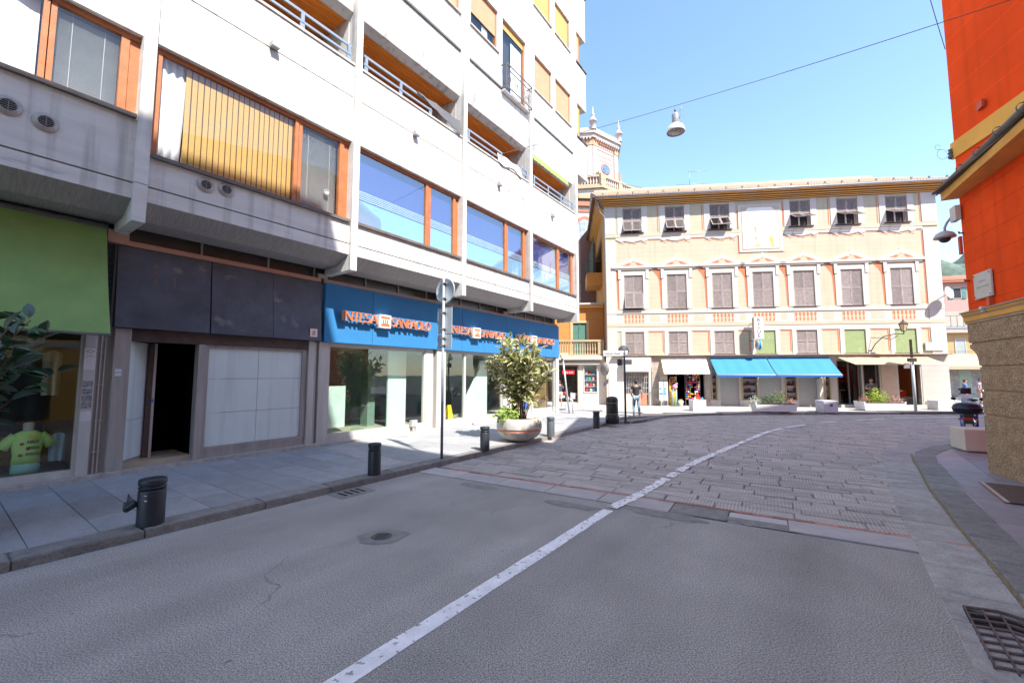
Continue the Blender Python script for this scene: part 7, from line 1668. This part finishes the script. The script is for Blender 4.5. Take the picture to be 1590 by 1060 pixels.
mb = MB()
for (cxx_, cz, rr_) in ((-.13, 0, .12), (-.22, .17, .06)): mb.tube([(cxx_ + rr_ * math.cos(a * .4), 0, cz + rr_ * math.sin(a * .4)) for a in range(1, 16)], .004, 4)
tag(obj('cable_loop', mb, mat('blue_wire', (.14, .12, .2)), None, (10.22, 9.5, 7.25)), 'loose loop of cable at the edge of the upper red wall', 'cable')
tag(obj('insulator', MB().lathe([(0, 0), (.04, 0), (.06, .05), (.03, .09), (.06, .13), (.03, .17), (.05, .22), (0, .24)], 10), M_coping, None, (10.235, 9.45, 7.12)), 'dark insulator at the edge of the upper red wall', 'insulator')

# ------------------------------------------------------------------ people
M_skin = mat('skin', (.42, .23, .16), rough=.6, var=.05); M_hair = mat('dark_hair', (.03, .02, .015), rough=.6)
def skinned(name, V, E_, Rd, m, par, sub=2, root=0):
    me = bpy.data.meshes.new(name); me.from_pydata([tuple(v) for v in V], E_, []); me.materials.append(m)
    o = link(name, me, par)
    md = o.modifiers.new('skin', 'SKIN'); sv = me.skin_vertices[0].data
    for i, r in enumerate(Rd):
        sv[i].radius = (r, r) if not isinstance(r, tuple) else r
    sv[root].use_root = True; md.use_smooth_shade = True
    sb = o.modifiers.new('sub', 'SUBSURF'); sb.levels = sub; sb.render_levels = sub; return o
def person(label, loc, rz, H, shirt, legs, pose, hair=M_hair, shorts=False, sleeves=.55, shoes=None, cap=None, white_shoe=True):
    """standing or walking figure, facing local -y, joints given by pose"""
    t = thing('person', label, 'person', loc, rz); k = H / 1.75
    J = dict(pelvis=(0, 0, .93), waist=(0, 0, 1.06), chest=(0, 0, 1.28), neckb=(0, 0, 1.46), neck=(0, -.01, 1.53), hl=(.095, 0, .90), hr=(-.095, 0, .90),
             kl=(.11, -.02, .49), kr=(-.11, -.02, .49), al=(.12, .02, .08), ar=(-.12, .02, .08), tl=(.13, -.12, .035), tr=(-.13, -.12, .035),
             sl=(.18, 0, 1.42), sr=(-.18, 0, 1.42), el=(.24, .03, 1.14), er=(-.24, .03, 1.14), wl=(.25, -.05, .90), wr=(-.25, -.05, .90), hdl=(.25, -.09, .80), hdr=(-.25, -.09, .80), head=(0, -.02, 1.64))
    J.update(pose); J = {a: Vector(b_) * k for a, b_ in J.items()}
    RAD = dict(pelvis=.125, waist=.115, chest=.135, neckb=.07, neck=.052, hl=.088, hr=.088, kl=.058, kr=.058, al=.038, ar=.038, tl=.032, tr=.032, sl=.062, sr=.062, el=.043, er=.043, wl=.030, wr=.030, hdl=.034, hdr=.034)
    def chain(names, edges, grow, name, m, sub=2, root='pelvis'):
        V = [J[n_] for n_ in names]; E_ = [(names.index(a), names.index(b_)) for a, b_ in edges]
        Rd = [(RAD[n_] + grow) * k for n_ in names]
        Rd = [(r * 1.18, r * .82) if n_ in ('pelvis', 'waist', 'chest') else r for r, n_ in zip(Rd, names)]
        return skinned(name, V, E_, Rd, m, t, sub, names.index(root))
    full = ['pelvis', 'waist', 'chest', 'neckb', 'neck', 'hl', 'hr', 'kl', 'kr', 'al', 'ar', 'tl', 'tr', 'sl', 'sr', 'el', 'er', 'wl', 'wr', 'hdl', 'hdr']
    ed = [('pelvis', 'waist'), ('waist', 'chest'), ('chest', 'neckb'), ('neckb', 'neck'), ('pelvis', 'hl'), ('pelvis', 'hr'), ('hl', 'kl'), ('hr', 'kr'), ('kl', 'al'), ('kr', 'ar'), ('al', 'tl'), ('ar', 'tr'), ('chest', 'sl'), ('chest', 'sr'), ('sl', 'el'), ('sr', 'er'), ('el', 'wl'), ('er', 'wr'), ('wl', 'hdl'), ('wr', 'hdr')]
    body = chain(full, ed, 0, 'body', M_skin)
    # head joined to the body part as one shape
    hd = J['head']; f = lambda x, y, z: tuple(hd + Vector((x, y, z)) * k)
    mb = MB(); mb.ball(hd, .1 * k, 16, sq=(.78, .95, 1.18)); mb.ball(f(0, -.098, -.012), .016 * k, 6, sq=(.8, 1, 1.4))
    for s_ in (-1, 1): mb.ball(f(s_ * .079, .01, -.01), .022 * k, 6, sq=(.4, .8, 1.2))
    mb.ball(f(0, -.07, -.075), .035 * k, 8, sq=(1, .8, .7))
    h = obj('head', mb, M_skin, t)
    mb = MB()
    for s_ in (-1, 1): mb.ball(f(s_ * .032, -.088, .012), .011 * k, 6, sq=(1.2, .5, .7))
    mb.box(hd.x - .022 * k, hd.x + .022 * k, hd.y - .097 * k, hd.y - .09 * k, hd.z - .055 * k, hd.z - .049 * k); obj('eyes', mb, M_hair, h)
    mb = MB(); mb.ball(f(0, .014, .022), .104 * k, 16, sq=(.80, .97, 1.12))
    mb.v = [(v[0], v[1], max(v[2], hd.z - .06 * k)) if v[1] > hd.y - .05 * k else (v[0], max(v[1], hd.y - .075 * k), max(v[2], hd.z + .055 * k)) for v in mb.v]
    obj('hair', mb, cap or hair, h)
    # five fingers on each hand
    for s_, wn_, hn in ((1, 'wl', 'hdl'), (-1, 'wr', 'hdr')):
        d = (J[hn] - J[wn_]).normalized(); side = Vector((0, 1, 0)) if abs(d.y) < .8 else Vector((1, 0, 0)); sd_ = (side - d * side.dot(d)).normalized(); mb = MB()
        for q in range(4):
            b0 = J[hn] + sd_ * (.018 * (q - 1.5)) * k; L = (.07, .08, .075, .06)[q] * k; cur = Vector((-s_, 0, 0)) * .012 * k
            mb.tube([b0 - d * .01, b0 + d * L * .5, b0 + d * L * .95 + cur], [.010 * k, .009 * k, .006 * k], 6)
        b0 = J[wn_].lerp(J[hn], .4) - sd_ * .02 * k; mb.tube([b0, b0 + d * .04 * k - sd_ * .022 * k, b0 + d * .07 * k - sd_ * .022 * k], [.012 * k, .010 * k, .007 * k], 6)
        obj('fingers', mb, M_skin, t)
    # clothes
    J['esl'] = J['sl'].lerp(J['el'], sleeves); J['esr'] = J['sr'].lerp(J['er'], sleeves); RAD['esl'] = RAD['esr'] = .052; J['hem'] = J['pelvis'] + Vector((0, 0, .0)) * k; RAD['hem'] = .13
    nm = ['pelvis', 'waist', 'chest', 'neckb', 'sl', 'sr', 'esl', 'esr']
    chain(nm, [('pelvis', 'waist'), ('waist', 'chest'), ('chest', 'neckb'), ('chest', 'sl'), ('chest', 'sr'), ('sl', 'esl'), ('sr', 'esr')], .014, 'shirt', shirt)
    for s_, hh, kk, aa_ in ((1, 'hl', 'kl', 'al'), (-1, 'hr', 'kr', 'ar')):
        J['mid' + hh] = J[hh].lerp(J[kk], .95 if shorts else 1); RAD['mid' + hh] = .085 if shorts else .06
    if shorts:
        chain(['pelvis', 'hl', 'hr', 'midhl', 'midhr'], [('pelvis', 'hl'), ('pelvis', 'hr'), ('hl', 'midhl'), ('hr', 'midhr')], .014, 'shorts', legs)
    else:
        chain(['pelvis', 'hl', 'hr', 'kl', 'kr', 'al', 'ar'], [('pelvis', 'hl'), ('pelvis', 'hr'), ('hl', 'kl'), ('hr', 'kr'), ('kl', 'al'), ('kr', 'ar')], .016, 'trousers', legs)
    for a_, b_ in (('al', 'tl'), ('ar', 'tr')):
        mb = MB(); A_, B_ = J[a_], J[b_]; dd = (B_ - A_); dd.z = 0; dd.normalize()
        base = Vector((A_.x, A_.y, A_.z - .045 * k)); mb.tube([base - dd * .05 * k, base + dd * .04 * k, base + dd * .13 * k, base + dd * .20 * k], [.035 * k, .045 * k, .042 * k, .025 * k], 8)
        obj('shoe', mb, shoes or M_whitep, t)
    return t
denim = mat('pale_denim', (.22, .32, .40), rough=.8, var=.25, scale=8); dkT = mat('charcoal_shirt', (.035, .035, .04), rough=.8, var=.15); navy = mat('navy_top', (.06, .06, .10), rough=.8); whs = mat('white_cotton', (.66, .66, .66), rough=.8)
# man walking away, looking down
person('man in charcoal shirt and pale jeans walking away past the litter bin', (5.98, 20.4, .12), rad(168), 1.76, dkT, denim,
       dict(kl=(.12, -.10, .50), al=(.13, -.02, .09), tl=(.14, -.16, .06), kr=(-.10, .05, .48), ar=(-.11, .20, .09), tr=(-.12, .08, .045), el=(.25, .02, 1.15), wl=(.21, -.14, .98), hdl=(.16, -.2, .93), er=(-.25, .05, 1.15), wr=(-.26, .0, .92), hdr=(-.26, -.03, .83), head=(0, -.055, 1.62), neck=(0, -.02, 1.52)))
person('woman in navy top and white shorts facing a shop window, hands raised', (2.95, 26.3, .12), rad(188), 1.64, navy, whs,
       dict(el=(.28, -.12, 1.24), wl=(.16, -.24, 1.44), hdl=(.10, -.20, 1.55), er=(-.28, -.12, 1.24), wr=(-.16, -.24, 1.44), hdr=(-.10, -.20, 1.55), head=(0, -.06, 1.63)), shorts=True, sleeves=.4, hair=mat('auburn_hair', (.16, .07, .05)))
person('person in sunglasses and a dark grey shirt standing behind the lime green shrub', (21.2, 25.0, .12), rad(-28), 1.78, mat('steel_shirt', (.10, .12, .12), rough=.7, var=.4, scale=6), mat('dark_trousers', (.04, .04, .05)),
       dict(er=(-.26, -.05, 1.16), wr=(-.20, -.28, 1.14), hdr=(-.17, -.35, 1.17)), hair=mat('brown_hair', (.10, .05, .035)))
person('person in a bright blue shirt and patterned trousers at the far right of the square', (30.6, 28.6, .12), rad(60), 1.66, mat('bright_blue_cloth', (.05, .16, .60), rough=.7), mat('patterned_trousers', (.45, .20, .25), var=.9, scale=14), dict(), sleeves=.9)
person('man in a pale lilac shirt, beige trousers and navy cap, far right', (33.4, 30.2, .12), rad(20), 1.72, mat('lilac_shirt', (.38, .38, .55), rough=.8), mat('beige_trousers', (.45, .40, .36)), dict(), cap=mat('navy_cap', (.02, .04, .15)))
t = thing('parked_scooter', 'white scooter with dark screen partly hidden behind the red corner', 'scooter', (23.6, 21.6, .02), rad(60))
o = obj('body', loft([(0, 0, 0, .12, .08), (0, 0, .3, .2, .16), (0, 0, .8, .15, .16), (0, 0, 1.0, .08, .1)], 12), M_cwhite, t, (0, 0, .55), (0, rad(90), 0)); obj('front', MB().prism([(1.0, .3), (1.15, .3), (1.1, 1.0), (1.0, 1.05)], -.2, .2, 'y'), M_cwhite, t)
for x in (.15, 1.35): obj('wheel', MB().lathe([(.15, -.05), (.26, -.05), (.27, 0), (.26, .05), (.15, .05), (.15, -.05)], 20), M_tyre, t, (x, 0, .27), (rad(90), 0, 0))
obj('seat', loft([(0, 0, 0, .05, .12), (0, 0, .5, .06, .14)], 10), M_sbk, t, (.1, 0, .80), (0, rad(90), 0)); obj('handlebar', MB().tube([(1.0, -.32, 1.08), (1.06, 0, 1.1), (1.0, .32, 1.08)], .018, 6).tube([(1.05, .2, 1.1), (1.05, .25, 1.3)], .01, 5).ball((1.05, .26, 1.33), .06, 8), M_sbk, t); obj('screen', MB().box(1.1, 1.12, -.2, .2, 1.1, 1.4), M_sbk, t)
